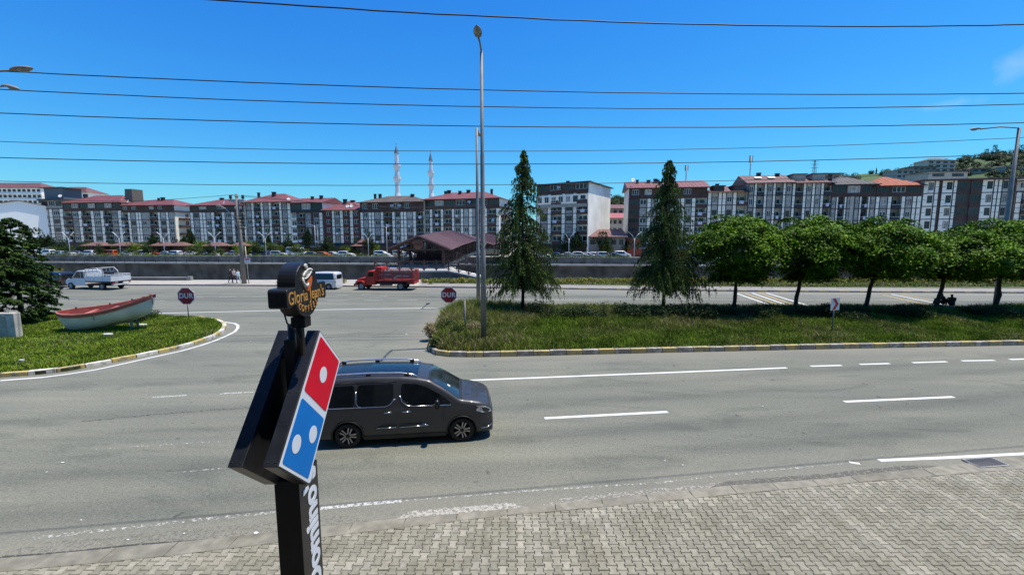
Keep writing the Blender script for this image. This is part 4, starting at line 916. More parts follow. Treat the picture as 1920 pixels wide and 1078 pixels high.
gm4 = mat('bright_blades', (0.12, 0.225, 0.012), .7, var=.25, scale=.8, col2=(0.24, 0.35, 0.03), island=.25, trans=.2, spec=.12)
def h_med(X, Y, d, rs):
    base = .20 + .09 * smooth_noise(X, Y, 1.3, 1); tall = np.clip((Y - 24.5) / 5, 0, 1) * (.32 + .22 * smooth_noise(X, Y, .8, 2)); tip = np.clip((1.6 - X) / 4, 0, 1) * .42
    return np.clip((base + tall + tip * (.8 + .6 * smooth_noise(X, Y, 1.6, 3))) * (.55 + .7 * rs.random(len(X))) * np.clip(.35 + d * .9, .35, 1), .05, 1.2)
def mi_med(X, Y, rs):
    r = rs.random(len(X)); nz = smooth_noise(X, Y, .7, 5) + np.clip((1.6 - X) / 5, 0, 1) * .35 + .2 * np.clip((Y - 26) / 5, 0, 1); m_ = np.where(r + nz * .7 > .62, 1, 0); m_ = np.where(r + nz * .35 > .96, 2, m_); return m_
blades('median_grass', MEDIAN, 300000, h_med, [gm1, gm2, gm3], mi_med, 41, .2, (-5, 45), (19, 34.5), .018)
def h_isl(X, Y, d, rs):
    return np.clip((.13 + .06 * smooth_noise(X, Y, 1.5, 7) + .22 * np.clip(smooth_noise(X, Y, .8, 9) - .15, 0, 1)) * (.5 + .8 * rs.random(len(X))) * np.clip(.4 + d, .4, 1), .04, .6)
def mi_isl(X, Y, rs):
    r = rs.random(len(X)) + smooth_noise(X, Y, .8, 11) * .5; return np.where(r > .85, 1, np.where(r < .02, 2, 0))
blades('island_grass', ISLE, 330000, h_isl, [gm4, gm2, gm3], mi_isl, 42, .13, (-45, -13), (13, 34), .02, .2)
# weedy bushes on the median and under the boat
def bush(name, base, r, h, seed, m, n=900, L=.09, label=None, cat='plant', group=None, stems=True):
    nr = np.random.default_rng(seed); P = nr.normal(size=(n, 3)); P /= np.linalg.norm(P, axis=1, keepdims=True); P *= (nr.random((n, 1)) ** .45); P = P * [r, r, h / 2] + [0, 0, h / 2]; P += nr.normal(size=P.shape) * .05
    Ls = L * (.6 + .8 * nr.random(n)); V, F = leaf_quads(P, nr.normal(size=(n, 3)) * .7 + [0, 0, .8], Ls, Ls * .45, nr); root = thing(name, label, cat, base, 0, group)
    t = MB(); rg = random.Random(seed)
    for k in range(7): t.tube([(0, 0, -.05), (rg.uniform(-1, 1) * r * .4, rg.uniform(-1, 1) * r * .4, h * .5), (rg.uniform(-1, 1) * r * .8, rg.uniform(-1, 1) * r * .8, h * .95)], [.015, .01, .004], 4, cap=False)
    t.build('stem', m_bark, root); obj('foliage', fast_mesh(name, V, F, m), root); return root
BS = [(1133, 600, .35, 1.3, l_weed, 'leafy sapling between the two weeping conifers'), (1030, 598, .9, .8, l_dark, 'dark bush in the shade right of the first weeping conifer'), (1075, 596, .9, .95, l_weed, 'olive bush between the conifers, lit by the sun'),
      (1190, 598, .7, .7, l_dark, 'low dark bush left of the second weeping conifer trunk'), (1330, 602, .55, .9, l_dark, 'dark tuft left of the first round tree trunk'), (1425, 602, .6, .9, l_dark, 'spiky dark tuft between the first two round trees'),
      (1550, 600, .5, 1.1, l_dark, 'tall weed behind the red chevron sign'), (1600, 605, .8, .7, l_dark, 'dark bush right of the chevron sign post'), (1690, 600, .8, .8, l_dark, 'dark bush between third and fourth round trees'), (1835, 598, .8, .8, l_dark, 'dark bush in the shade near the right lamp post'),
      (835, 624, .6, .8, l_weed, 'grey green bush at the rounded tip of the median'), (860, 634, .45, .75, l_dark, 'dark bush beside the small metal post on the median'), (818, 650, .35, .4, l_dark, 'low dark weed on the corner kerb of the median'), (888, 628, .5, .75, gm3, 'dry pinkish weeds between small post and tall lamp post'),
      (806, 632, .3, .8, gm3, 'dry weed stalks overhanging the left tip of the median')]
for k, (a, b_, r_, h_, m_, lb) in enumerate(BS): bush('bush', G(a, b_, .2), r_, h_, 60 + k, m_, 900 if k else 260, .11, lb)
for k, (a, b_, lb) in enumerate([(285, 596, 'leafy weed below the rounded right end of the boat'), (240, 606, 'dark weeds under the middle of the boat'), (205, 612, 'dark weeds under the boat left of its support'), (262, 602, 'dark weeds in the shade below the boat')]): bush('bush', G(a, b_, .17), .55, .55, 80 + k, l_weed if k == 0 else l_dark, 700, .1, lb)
# a rough row of dark self-sown bushes under the trees
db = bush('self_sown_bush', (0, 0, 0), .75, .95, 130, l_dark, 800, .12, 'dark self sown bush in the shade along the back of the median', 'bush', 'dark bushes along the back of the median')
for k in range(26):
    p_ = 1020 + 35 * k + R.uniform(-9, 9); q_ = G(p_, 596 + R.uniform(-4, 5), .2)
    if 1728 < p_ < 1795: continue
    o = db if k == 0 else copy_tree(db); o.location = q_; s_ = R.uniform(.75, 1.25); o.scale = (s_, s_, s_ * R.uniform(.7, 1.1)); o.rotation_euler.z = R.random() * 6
# small yellow-green shrubs along the far verge
sh = bush('verge_shrub', (0, 0, 0), .42, .62, 90, l_yel, 260, .16, 'small yellow green shrub in the planted strip beyond the far sidewalk', 'shrub', 'yellow shrubs along the far verge')
pxs = [792, 806, 830, 848, 864, 884] + [1058 + 11.5 * k + R.uniform(-3, 3) for k in range(76)]
for k, p_ in enumerate(pxs):
    Yv = 49.6 + R.uniform(-.5, 1.2); o = sh if k == 0 else copy_tree(sh); o.location = (XatY(p_, Yv), Yv, .15); s_ = R.uniform(.7, 1.25); o.scale = (s_, s_, s_ * R.uniform(.8, 1.1)); o.rotation_euler.z = R.random() * 6
for p_, y_, lb in ((525, 533, 'small yellow shrub on the far sidewalk left of the coffee sign'), (644, 531, 'yellow green shrub on the far sidewalk between van and red truck'), (103, 512, 'yellow green bush behind the black car at far left')):
    o = copy_tree(sh); o.location = G(p_, y_, .13) if y_ > 520 else (XatY(103, 52.5), 52.5, 1.2); o['label'] = lb; del o['group']
    if y_ < 520: t = MB(); t.tube([(0, 0, -1.1), (0, 0, .3)], .04, 5); t.build('stem', m_bark, o)
def h_vg(X, Y, d, rs): return .12 + .2 * rs.random(len(X))
VG = [(XS, fk(XS) + 3.25)] + [(q, fk(q) + 3.25) for q in (0, 30, 60)] + [(60, bankY(60) - .2), (XS, bankY(XS) - .2)]
blades('verge_grass', VG, 40000, h_vg, [gm2, gm3, gm4], lambda X_, Y_, rs: rs.integers(0, 3, len(X_)), 44, .15, (XS, 60), (46, 56), .05, .05)
# trees on the far bank
def leaf_ball(seed, a, h, n, L, m, conic=False):
    nr = np.random.default_rng(seed); P = nr.normal(size=(n, 3)); P /= np.linalg.norm(P, axis=1, keepdims=True); P *= nr.random((n, 1)) ** .4; c = nr.integers(0, 14, n); cc = nr.normal(size=(14, 3)) * .42
    P = P * .5 + cc[c]; P = P * [a, a, h * .42] + [0, 0, h * .6]
    if conic: f = np.clip(1.25 - (P[:, 2] / h), .08, 1.2)[:, None]; P[:, :2] *= f
    Ls = L * (.6 + .8 * nr.random(n)); V, F = leaf_quads(P, nr.normal(size=(n, 3)) * .6 + [0, 0, .8], Ls, Ls * .6, nr); return fast_mesh('crown', V, F, m)
fb = [leaf_ball(100, 1, 1, 1500, .12, l_dark, True), leaf_ball(101, 1, 1, 1500, .13, l_lime), leaf_ball(102, 1, 1, 1500, .13, l_dark), leaf_ball(103, 1, 1, 1500, .13, l_weed)]
tk = MB(); tk.tube([(0, 0, -.05), (0, 0, .5), (0, 0, .8)], [.05, .04, .02], 6); tkm = tk.mesh('trunk', m_bark)
FT = [(285, 440, 0, 2.2, 'dark pointed conifer before the small red hip roof block'), (345, 446, 0, 2.0, 'dark conifer at the corner of the sunlit block end'), (357, 434, 0, 1.8, 'second dark conifer right of the sunlit block end'), (252, 455, 1, 2.3, 'bright lime tree on the far bank before the grey block'), (384, 452, 1, 2.4, 'bright lime tree left of the concrete pole on the far bank'),
      (476, 453, 1, 2.2, 'lime tree just right of the concrete utility pole'), (509, 455, 3, 2.4, 'green tree behind the forked lamp right of the pole'), (560, 458, 1, 2.0, 'small lime tree above the white minibus'), (578, 432, 0, 2.3, 'tall thin dark conifer before the maroon block'), (542, 448, 2, 2.2, 'dark round tree left of the minibus'),
      (614, 452, 2, 3.0, 'spreading dark tree above the orange car'), (645, 459, 3, 1.6, 'small round tree above the white pickup on the far bank'), (694, 446, 2, 2.4, 'dark green tree right of the red roofed kiosk'), (503, 440, 0, 1.6, 'slim dark conifer above the silver cars'), (432, 458, 2, 2.0, 'dark tree hidden behind the concrete pole'),
      (1080, 438, 0, 2.6, 'dark conifer in front of the detached block'), (1128, 446, 2, 3.2, 'wide dark tree before the low shop building'), (1172, 450, 2, 2.2, 'dark tree left of the red fronted shop'), (1060, 450, 2, 2.0, 'dark tree by the weeping conifer on the far bank'), (162, 452, 3, 2.0, 'green tree before the grey glazed block'), (118, 456, 2, 2.2, 'dark tree at the far left behind the parked cars'),
      (1140, 455, 3, 1.2, 'slim young tree beside the parked cars in the gap'), (207, 458, 2, 2.0, 'dark tree behind the orange van'), (330, 456, 2, 2.0, 'dark tree above the white cars left of the sunlit block'), (668, 455, 2, 1.8, 'dark tree behind the kiosk with two roofs'), (60, 440, 2, 4.2, 'tall dark tree behind the big conifer'), (90, 444, 0, 2.6, 'dark conifer left of the grey glazed block')]
for k, (p_, yt, kd, wd, lb) in enumerate(FT):
    Y = wallY(XatY(p_, 118)) + 9 + (k % 3) * 2; x_ = XatY(p_, Y); h_ = D(p_, yt, Y).z; r_ = thing('far_bank_tree', lb, 'tree', (x_, Y, 0), R.random() * 6, 'trees along the far bank'); r_.scale = (wd, wd, h_)
    obj('crown', fb[kd], r_); obj('trunk', tkm, r_)
for k in range(22):
    p_ = 95 + k * 29 + R.uniform(-8, 8); Y = wallY(XatY(p_, 118)) + R.choice([2.2, 8.6]); r_ = thing('far_bank_tree', 'small street tree among the parked cars on the far bank', 'tree', (XatY(p_, Y), Y, 0), R.random() * 6, 'small street trees among the parked cars'); w_q = R.uniform(1.0, 1.7); r_.scale = (w_q, w_q, R.uniform(2.0, 3.6)); obj('crown', fb[R.choice([2, 3, 2, 1])], r_); obj('trunk', tkm, r_)
# hill trees: nearest ones singly, the rest one mass
ht = [(1631, 316, .9, 7, 'thin dark poplar left of the hill houses'), (1783, 303, 3.5, 8, 'dark round tree right beside the tallest hill house'), (1800, 300, 4, 7, 'round tree second right of the tallest hill house'), (1831, 287, 3.2, 9, 'dark pointed tree on the hill crest'), (1846, 281, 3.4, 11, 'highest dark tree on the hill crest'), (1858, 290, 4, 8, 'round tree right of the highest crest tree'), (1894, 280, 5, 10, 'tree on the crest behind the right lamp post'), (1916, 284, 5, 9, 'tree at the picture edge on the hill crest')]
for p_, yt, wd, h_, lb in ht:
    Y = 400; z_ = D(p_, yt, Y).z - h_ * 1.25; r_ = thing('hill_tree', lb, 'tree', (XatY(p_, Y), Y, z_), R.random() * 6, 'trees on the hill'); r_.scale = (wd, wd, h_ * 1.25); obj('crown', fb[2 if wd > 1 else 0], r_); obj('trunk', tkm, r_)
P = []; nr = np.random.default_rng(5); N = []
for k in range(420):
    px = 1480 + 500 * nr.random() ** .7; Y = 215 + 200 * nr.random(); 
    if k < 40: px = 1142 + 40 * nr.random(); Y = 330 + 60 * nr.random()
    x_ = XatY(px, Y); z_ = hill_at(px, Y) - .5; r_ = 2 + 2.4 * nr.random(); q = nr.normal(size=(150, 3)); q /= np.linalg.norm(q, axis=1, keepdims=True); q *= nr.random((150, 1)) ** .35; P.append(q * [r_, r_, r_ * .9] + [x_, Y, z_ + r_ * .6]); N.append(q + [0, 0, .6])
P = np.concatenate(P); N = np.concatenate(N); V, F = leaf_quads(P, N, np.full(len(P), 1.3), np.full(len(P), .9), nr); tag(obj('hill_woodland', fast_mesh('hill_woodland', V, F, l_dark)), kind='stuff')
# ---------------------------------------------------------------- vehicles
def car_body(name, L, W, prof, belt, zb, mats_, tum=.17, rear_r=.35, front_r=.6, crown=.04, arches=(), ar=.36, lean_f=0.0, lean_r=0.0, res=.12, endw=.8, er=.09, hoodline=None):
    """loft of cross-sections along x (rear 0 .. front L); returns mesh and the surface functions"""
    hw = W / 2
    def T(x): return interp(x, prof)
    def w(x):
        a = 1.0
        if x < rear_r: a = min(a, endw + .08 + (1 - endw - .08) * math.sqrt(max(0, 1 - (1 - x / rear_r) ** 2)))
        if x > L - front_r: a = min(a, endw + (1 - endw) * math.sqrt(max(0, 1 - (1 - (L - x) / front_r) ** 2)))
        return hw * a
    def side(x, z): return w(x) - tum * max(0, z - belt) - .10 * max(0, .42 - z)
    def topy(x): return side(x, T(x) - er) - er * .9
    def top(x, y): yy = max(.1, topy(x)); return T(x) + crown * (1 - min(1, abs(y) / yy) ** 2)
    def px(x, z):
        return x
    xs_ = sorted(set([0.0, L] + [round(i * res, 4) for i in range(1, int(L / res) + 1) if i * res < L - .02] + [round(a, 4) for a, _ in prof if 0 < a < L]))
    rings = []
    for x in xs_:
        t = T(x); zs = [zb, zb + .08, .42, .62, .80, belt, belt + .02 + (t - er - belt) * .35, belt + .02 + (t - er - belt) * .7, t - er]
        zs = [min(z, t - er - (8 - i) * .002) for i, z in enumerate(zs)]
        half = [(side(x, z) * (.93 if i == 0 else 1), z) for i, z in enumerate(zs)]
        ys = side(x, t - er); half += [(ys - er * .25, t - er * .35), (ys - er * .9, t), (topy(x) * .72, top(x, topy(x) * .72)), (topy(x) * .36, top(x, topy(x) * .36)), (0, t + crown)]
        rings.append([(y, z) for y, z in half])
    V_ = []; n_ = len(rings[0]); full = 2 * n_ - 1
    for x, h in zip(xs_, rings):
        fr = max(0, (x - (L - .5)) / .5); rr = max(0, (.4 - x) / .4)
        for k in range(full):
            y, z = h[k] if k < n_ else (-h[full - 1 - k][0], h[full - 1 - k][1])
            dx = -lean_f * fr * max(0, (z - .5)) + lean_r * rr * max(0, z - belt); V_.append((x + dx, y, z))
    b = MB(); fs_ = []
    for i in range(len(xs_) - 1):
        for k in range(full):
            k2 = (k + 1) % full; fs_.append((i * full + k, (i + 1) * full + k, (i + 1) * full + k2, i * full + k2))
    b.add(V_, fs_, 0, True); b.add([V_[k] for k in range(full)], [list(range(full))], 0); e = (len(xs_) - 1) * full; b.add([V_[e + k] for k in range(full)], [list(reversed(range(full)))], 0)
    me = b.mesh(name, mats_)
    bm = bmesh.new(); bm.from_mesh(me); bmesh.ops.remove_doubles(bm, verts=bm.verts, dist=1e-5); bmesh.ops.recalc_face_normals(bm, faces=bm.faces); bm.to_mesh(me); bm.free()
    if arches:
        o = bpy.data.objects.new('tmp_body', me); COL.objects.link(o); cut = MB()
        for ax in arches:
            for s in (-1, 1):
                y0, y1 = sorted((s * (hw - .26), s * (hw + .2))); n2 = 28; poly = [(ax + ar * math.cos(2 * math.pi * k / n2), ar * .95 * math.sin(2 * math.pi * k / n2) + .34) for k in range(n2)]
                cut.prism(poly, -y1, -y0, 0, Euler((math.pi / 2, 0, 0)).to_matrix().to_4x4())
        cme = cut.mesh('cut', M_BLACKM); bm = bmesh.new(); bm.from_mesh(cme); bmesh.ops.recalc_face_normals(bm, faces=bm.faces); bm.to_mesh(cme); bm.free()
        co = bpy.data.objects.new('tmp_cut', cme); COL.objects.link(co)
        md = o.modifiers.new('b', 'BOOLEAN'); md.object = co; md.operation = 'DIFFERENCE'; md.solver = 'EXACT'; md.material_mode = 'TRANSFER'
        bpy.context.view_layer.update(); dg = bpy.context.evaluated_depsgraph_get(); me = bpy.data.meshes.new_from_object(o.evaluated_get(dg)); me.name = name
        bpy.data.objects.remove(o); bpy.data.objects.remove(co)
    return me, dict(T=T, w=w, side=side, top=top, topy=topy, L=L)
def side_patch(b, f, pts, s, off=.004, m=0, th=.012):
    """polygon (x,z) laid on the flank, s=-1 right/near side"""
    n = len(pts); o_ = [(x, s * (f['side'](x, z) + off), z) for x, z in pts]; i_ = [(x, s * (f['side'](x, z) - th), z) for x, z in pts]
    fs = [list(range(n)) if s < 0 else list(reversed(range(n)))]
    for k in range(n): fs.append([k, (k + 1) % n, n + (k + 1) % n, n + k] if s > 0 else [k, n + k, n + (k + 1) % n, (k + 1) % n])
    b.add(o_ + i_, fs, m)
def side_line(b, f, pts, s, r=.012, m=0, off=.006, n=5): b.tube([(x, s * (f['side'](x, z) + off), z) for x, z in pts], r, n, m)
def top_patch(b, f, x0, x1, k0, k1, off=.005, nx=8, ny=6, m=0, inset=0, dz=None):
    V_ = []
    for i in range(nx + 1):
        x = lerp(x0, x1, i / nx); yw = f['topy'](x) * lerp(k0, k1, i / nx)
        for j in range(ny + 1): y = lerp(-yw, yw, j / ny); V_.append((x, y, f['top'](x, y) + off))
    b.add(V_, [(i * (ny + 1) + j, (i + 1) * (ny + 1) + j, (i + 1) * (ny + 1) + j + 1, i * (ny + 1) + j + 1) for i in range(nx) for j in range(ny)], m, True)
def roundpoly(pts, r, n=4):
    out = []; N_ = len(pts)
    for i in range(N_):
        p0, p, p1 = Vector(pts[i - 1]), Vector(pts[i]), Vector(pts[(i + 1) % N_]); a = (p0 - p); c = (p1 - p); rr = min(r, a.length * .45, c.length * .45); a = p + a.normalized() * rr; c = p + c.normalized() * rr
        for k in range(n + 1): t = k / n; out.append(tuple(a * (1 - t) ** 2 + p * 2 * t * (1 - t) + c * t * t))
    return out
m_rimd = mat('dark_alloy', (0.03, 0.03, 0.032), .35, .6); m_riml = mat('machined_alloy', (0.38, 0.38, 0.40), .3, .8); m_steelw = mat('steel_wheel', (0.35, 0.35, 0.36), .5, .5)
m_head = mat('headlight_glass', (0.55, 0.58, 0.6), .08, .3, var=.5, scale=14, spec=1); m_tail = mat('tail_light', (0.35, 0.008, 0.008), .15, var=.2, spec=1)
_wh = {}
def wheel_meshes(r, w, kind):
    k = (r, w, kind)
    if k in _wh: return _wh[k]
    RX = Matrix.Rotation(math.pi / 2, 4, 'X'); t = MB(); ri = r * (.70 if kind == 'alloy' else .6)
    t.lathe([(ri, -w / 2 + .01), (r * .95, -w / 2), (r, -w / 2 + .03), (r, w / 2 - .03), (r * .95, w / 2), (ri, w / 2 - .01)], 28, 0, RX)
    d = MB(); dd = w / 2 - .045
    d.lathe([(.0, dd - .02), (ri * .95, dd - .03), (ri * .97, w / 2 - .012), (ri * 1.01, w / 2 - .004), (ri * 1.01, w / 2 - .02)], 28, 0, RX); d.lathe([(.0, w / 2 - .015), (.055, w / 2 - .015), (.06, w / 2 - .04)], 12, 0, RX)
    sp = MB()
    if kind == 'alloy':
        for k2 in range(5):
            for s, off in ((-1, .20), (1, .20)):
                a = 2 * math.pi * k2 / 5 + s * off; a0 = 2 * math.pi * k2 / 5 + s * .42
                p0 = Vector((math.cos(a0) * .055, math.sin(a0) * .055)); p1 = Vector((math.cos(a) * ri * .94, math.sin(a) * ri * .94)); q = (p1 - p0).normalized(); nn = Vector((-q.y, q.x))
                wi, wo_ = .012, .019; poly = [p0 + nn * wi, p0 - nn * wi, p1 - nn * wo_, p1 + nn * wo_]; sp.prism([tuple(v) for v in poly], w / 2 - .028, w / 2 - .009, 0, RX, 1)
    else:
        for k2 in range(8): a = k2 * .785; sp.lathe([(0.0, dd + .004), (.022, dd + .004), (.022, dd)], 6, 0, RX @ Matrix.Translation((math.cos(a) * ri * .7, math.sin(a) * ri * .7, 0)))
        sp.lathe([(0, w / 2 - .005), (ri * .3, w / 2 - .01), (ri * .35, dd)], 12, 0, RX)
    _wh[k] = (t.mesh('tyre', M_RUBBER), d.mesh('rim', m_rimd if kind == 'alloy' else m_steelw), sp.mesh('spokes', [m_riml if kind == 'alloy' else M_BLACKM, m_rimd])); return _wh[k]
def wheel(root, x, y, r, w, kind, steer=0):
    e = obj('wheel', None, root, (x, y, r), (0, 0, (0 if y < 0 else math.pi) + steer)); t, d, s = wheel_meshes(r, w, kind)
    o = obj('tyre', t, e); obj('rim', d, e); obj('spokes', s, e); return e
# note: wheel face points to local -y after RX (z -> -y)
# ----- the dark grey passenger van in the foreground
def main_van():
    p = mat('graphite_car_paint', (0.036, 0.038, 0.044), .38, .0, var=.06, spec=.4, coat=.35)
    wr, wf = G(655, 838), G(866, 826); d = (wf - wr); an = math.atan2(d.y, d.x); L = 4.75; RA = .93; FA = RA + 2.975; hw = .925
    sc = 1.0; near = Vector((-math.sin(-an), -math.cos(an), 0)); near = Vector((math.sin(an), -math.cos(an), 0))
    mid = (wr + wf) / 2; o_ = mid - Vector((math.cos(an), math.sin(an), 0)) * ((RA + FA) / 2) - near * (hw - .06)
    root = thing('passenger_van', 'dark grey passenger van with silver roof rails driving on the near carriageway', 'van', (o_.x, o_.y, 0), an)
    prof = [(0, 1.60), (.10, 1.72), (.3, 1.79), (.8, 1.825), (1.6, 1.84), (2.3, 1.82), (2.75, 1.765), (3.05, 1.70), (3.45, 1.46), (3.82, 1.20), (3.9, 1.16), (4.15, 1.125), (4.4, 1.07), (4.58, 1.0), (4.68, .93), (4.73, .84), (4.75, .66)]
    me, f = car_body('body', L, hw * 2, prof, 1.02, .20, [p, M_BLACKM], tum=.20, rear_r=.25, front_r=.62, arches=(RA, FA), ar=.385, endw=.78, er=.10, lean_r=.12)
    body = obj('body', me, root)
    # black sill, wheel arch lips, bumper lower
    b = MB(); side_patch(b, f, [(1.34, .20), (3.48, .20), (3.48, .30), (1.34, .30)], -1, .012); side_patch(b, f, [(1.34, .20), (3.48, .20), (3.48, .30), (1.34, .30)], 1, .012)
    for s in (-1, 1):
        for ax in (RA, FA):
            a_ = [(ax + .40 * math.cos(t), .34 + .385 * math.sin(t)) for t in [math.pi * k / 14 for k in range(-1, 16)]]; side_line(b, f, a_, s, .022, 0, .0)
    b.build('sill_trim', M_BLACKM, root)
    # glass: side windows
    for s in (-1, 1):
        rq = [(.30, 1.54), (.42, 1.63), (1.12, 1.655), (1.12, 1.10), (.52, 1.10), (.30, 1.22)]; md_ = [(1.20, 1.655), (2.08, 1.66), (2.12, 1.62), (2.12, 1.28), (1.96, 1.10), (1.20, 1.10)]; fd = [(2.32, 1.655), (2.72, 1.63), (2.98, 1.54), (3.42, 1.28), (3.64, 1.09), (2.60, 1.08), (2.38, 1.22), (2.32, 1.34)]
        for q in (rq, md_, fd):
            b = MB(); side_patch(b, f, roundpoly(q, .09), s, .004); b.build('side_window', M_CARGLASS, root)
        b = MB()   # chrome line that dips below each window
        side_line(b, f, [(.28, 1.26), (.38, 1.15), (.50, 1.085), (1.92, 1.085), (2.04, 1.14), (2.15, 1.27)], s, .008)
        side_line(b, f, [(1.16, 1.5), (1.16, 1.2), (1.22, 1.11), (1.3, 1.085)], s, .008)
        side_line(b, f, [(2.28, 1.36), (2.33, 1.2), (2.45, 1.10), (2.62, 1.065), (3.62, 1.055)], s, .008); b.build('chrome_trim', M_CHROME, root)
        b = MB()   # shut lines
        for pts in ([(2.22, .32), (2.22, 1.70)], [(1.16, .75), (1.16, 1.06)], [(1.16, 1.70), (1.7, 1.715), (2.22, 1.71)], [(3.40, .34), (3.42, .7), (3.45, 1.0)], [(1.30, .31), (3.38, .31)], [(.15, 1.0), (1.14, 1.0)], [(1.16, 1.715), (.35, 1.69)]): side_line(b, f, pts, s, .008, 0, -.002, 4)
        b.build('door_gap', M_BLACKM, root)
        for x0, x1 in ((1.86, 2.08), (2.33, 2.56)): b = MB(); b.tube([(x0, s * (f['side'](x0, .93) + .012), .93), ((x0 + x1) / 2, s * (f['side'](x0, .93) + .045), .935), (x1, s * (f['side'](x1, .93) + .012), .93)], .016, 6); b.build('door_handle', M_CHROME, root)
        b = MB(); side_patch(b, f, [(1.62, .50), (2.18, .50), (2.18, .60), (1.86, .60)], s, .022); side_patch(b, f, [(2.26, .50), (3.02, .52), (2.86, .60), (2.26, .60)], s, .022); b.build('side_moulding', M_BLACKM, root)
        b = MB(); side_line(b, f, [(1.66, .515), (2.18, .515)], s, .010, 0, .028); side_line(b, f, [(2.26, .515), (3.0, .535)], s, .010, 0, .028); side_line(b, f, [(2.86, .585), (3.02, .535)], s, .012, 0, .028); b.build('moulding_chrome', M_CHROME, root)
        b = MB(); M_ = Matrix.Translation((3.26, s * (hw + .10), 1.14)); b.lathe([(.0, -.12), (.07, -.11), (.10, 0), (.09, .08), (.03, .12), (0, .12)], 10, 0, M_ @ Matrix.Scale(1.15, 4, (0, 1, 0)) @ Matrix.Scale(.8, 4, (1, 0, 0))); b.bar((3.28, s * (hw - .04), 1.05), (3.27, s * (hw + .06), 1.08), .07); b.build('mirror', M_BLACK, root)
        b = MB(); hl = [(4.28, .86), (4.36, .97), (4.54, .95), (4.69, .85), (4.71, .78), (4.45, .80)]; side_patch(b, f, roundpoly(hl, .03, 3), s, .008); b.build('headlight', m_head, root)
        b = MB(); side_patch(b, f, [(4.30, .995), (4.46, .975), (4.46, .965), (4.30, .985)], s, .012); b.build('daytime_lamp', M_CHROME, root)
        b = MB(); tl = [(.005, 1.30), (.10, 1.26), (.13, .95), (.10, .72), (.005, .70)]; side_patch(b, f, tl, s, .012); b.build('tail_light', m_tail, root)
        b = MB(); side_patch(b, f, [(4.50, .40), (4.72, .52), (4.73, .36), (4.6, .34)], s, .008); b.build('fog_lamp_recess', M_BLACKM, root)
        b = MB(); side_line(b, f, [(4.42, .36), (4.6, .35), (4.72, .42)], s, .014); b.build('bumper_strip', M_CHROME, root)
        # roof rails
        b = MB(); y_ = s * .66; z0 = 1.83; b.tube([(.30, y_, 1.77), (.42, y_, 1.86), (.7, y_, 1.905), (1.5, y_, 1.925), (2.3, y_, 1.90), (2.62, y_, 1.845), (2.72, y_, 1.79)], .022, 8); b.build('roof_rail', mat('satin_silver', (.7, .71, .73), .25, .8), root)
        b = MB(); [b.box(xx - .06, xx + .06, y_ - .02, y_ + .02, z0 - .06, z0 + .06) for xx in (.5, 1.45, 2.45)]; b.build('rail_foot', M_BLACKM, root)
    # windscreen, glass roof, rear glass
    b = MB(); top_patch(b, f, 3.02, 3.84, .94, 1.02, .006, 10, 8); b.build('windscreen', mat('windscreen_glass', (0.02, 0.028, 0.032), .04, var=.6, scale=2.2, spec=.6), root)
    b = MB(); top_patch(b, f, .55, 1.35, .80, .84, .006, 6, 6); b.build('rear_roof_panel', mat('roof_blue_black', (0.014, 0.016, 0.022), .25, var=.2, spec=.4), root)
    b = MB(); top_patch(b, f, 1.37, 2.72, .84, .84, .009, 10, 6); b.build('glass_roof', mat('roof_glass', (0.010, 0.016, 0.022), .12, var=.3, spec=.45), root)
    b = MB(); b.box(-.012, .004, -.60, .60, 1.1, 1.56); b.build('rear_window', M_CARGLASS, root)
    b = MB(); b.tube([(3.84, -.62, 1.165), (3.80, -.2, 1.225), (3.80, .1, 1.23)], .010, 5); b.tube([(3.86, .05, 1.17), (3.80, .5, 1.21)], .010, 5); b.build('wiper', M_BLACKM, root)
    b = MB(); top_patch(b, f, 3.84, 3.92, 1.0, 1.0, .008, 2, 6); b.build('cowl', M_BLACKM, root)
    b = MB()
    for s in (-1, 1): b.tube([(3.98, s * .50, f['top'](3.98, .5) + .002), (4.3, s * .42, f['top'](4.3, .42) + .002), (4.6, s * .34, f['top'](4.6, .34) + .002)], .008, 4)
    b.build('bonnet_crease', p, root)
    b = MB(); b.box(4.735, 4.765, -.45, .45, .62, .74); b.box(4.735, 4.765, -.6, .6, .32, .5); b.build('grille', M_BLACKM, root)
    b = MB(); b.box(4.768, 4.776, -.26, .26, .52, .62); b.build('number_plate', M_WHITE, root)
    b = MB(); b.box(3.3, 3.37, -.30, -.22, 1.5, 1.503); 
    st = MB(); yy = -.48; xx = 3.52; z_ = f['top'](xx, yy) + .009; st.add([(xx, yy, z_), (xx + .07, yy, f['top'](xx + .07, yy) + .009), (xx + .07, yy + .1, f['top'](xx + .07, yy + .1) + .009), (xx, yy + .1, f['top'](xx, yy + .1) + .009)], [(0, 1, 2, 3)]); st.build('windscreen_sticker', M_WHITE, root)
    un = MB(); un.box(.3, 4.5, -.72, .72, .19, .5); un.build('underbody', M_BLACKM, root)
    for ax in (RA, FA):
        for s in (-1, 1): wheel(root, ax, s * (hw - .105), .33, .21, 'alloy')
    return root
main_van()
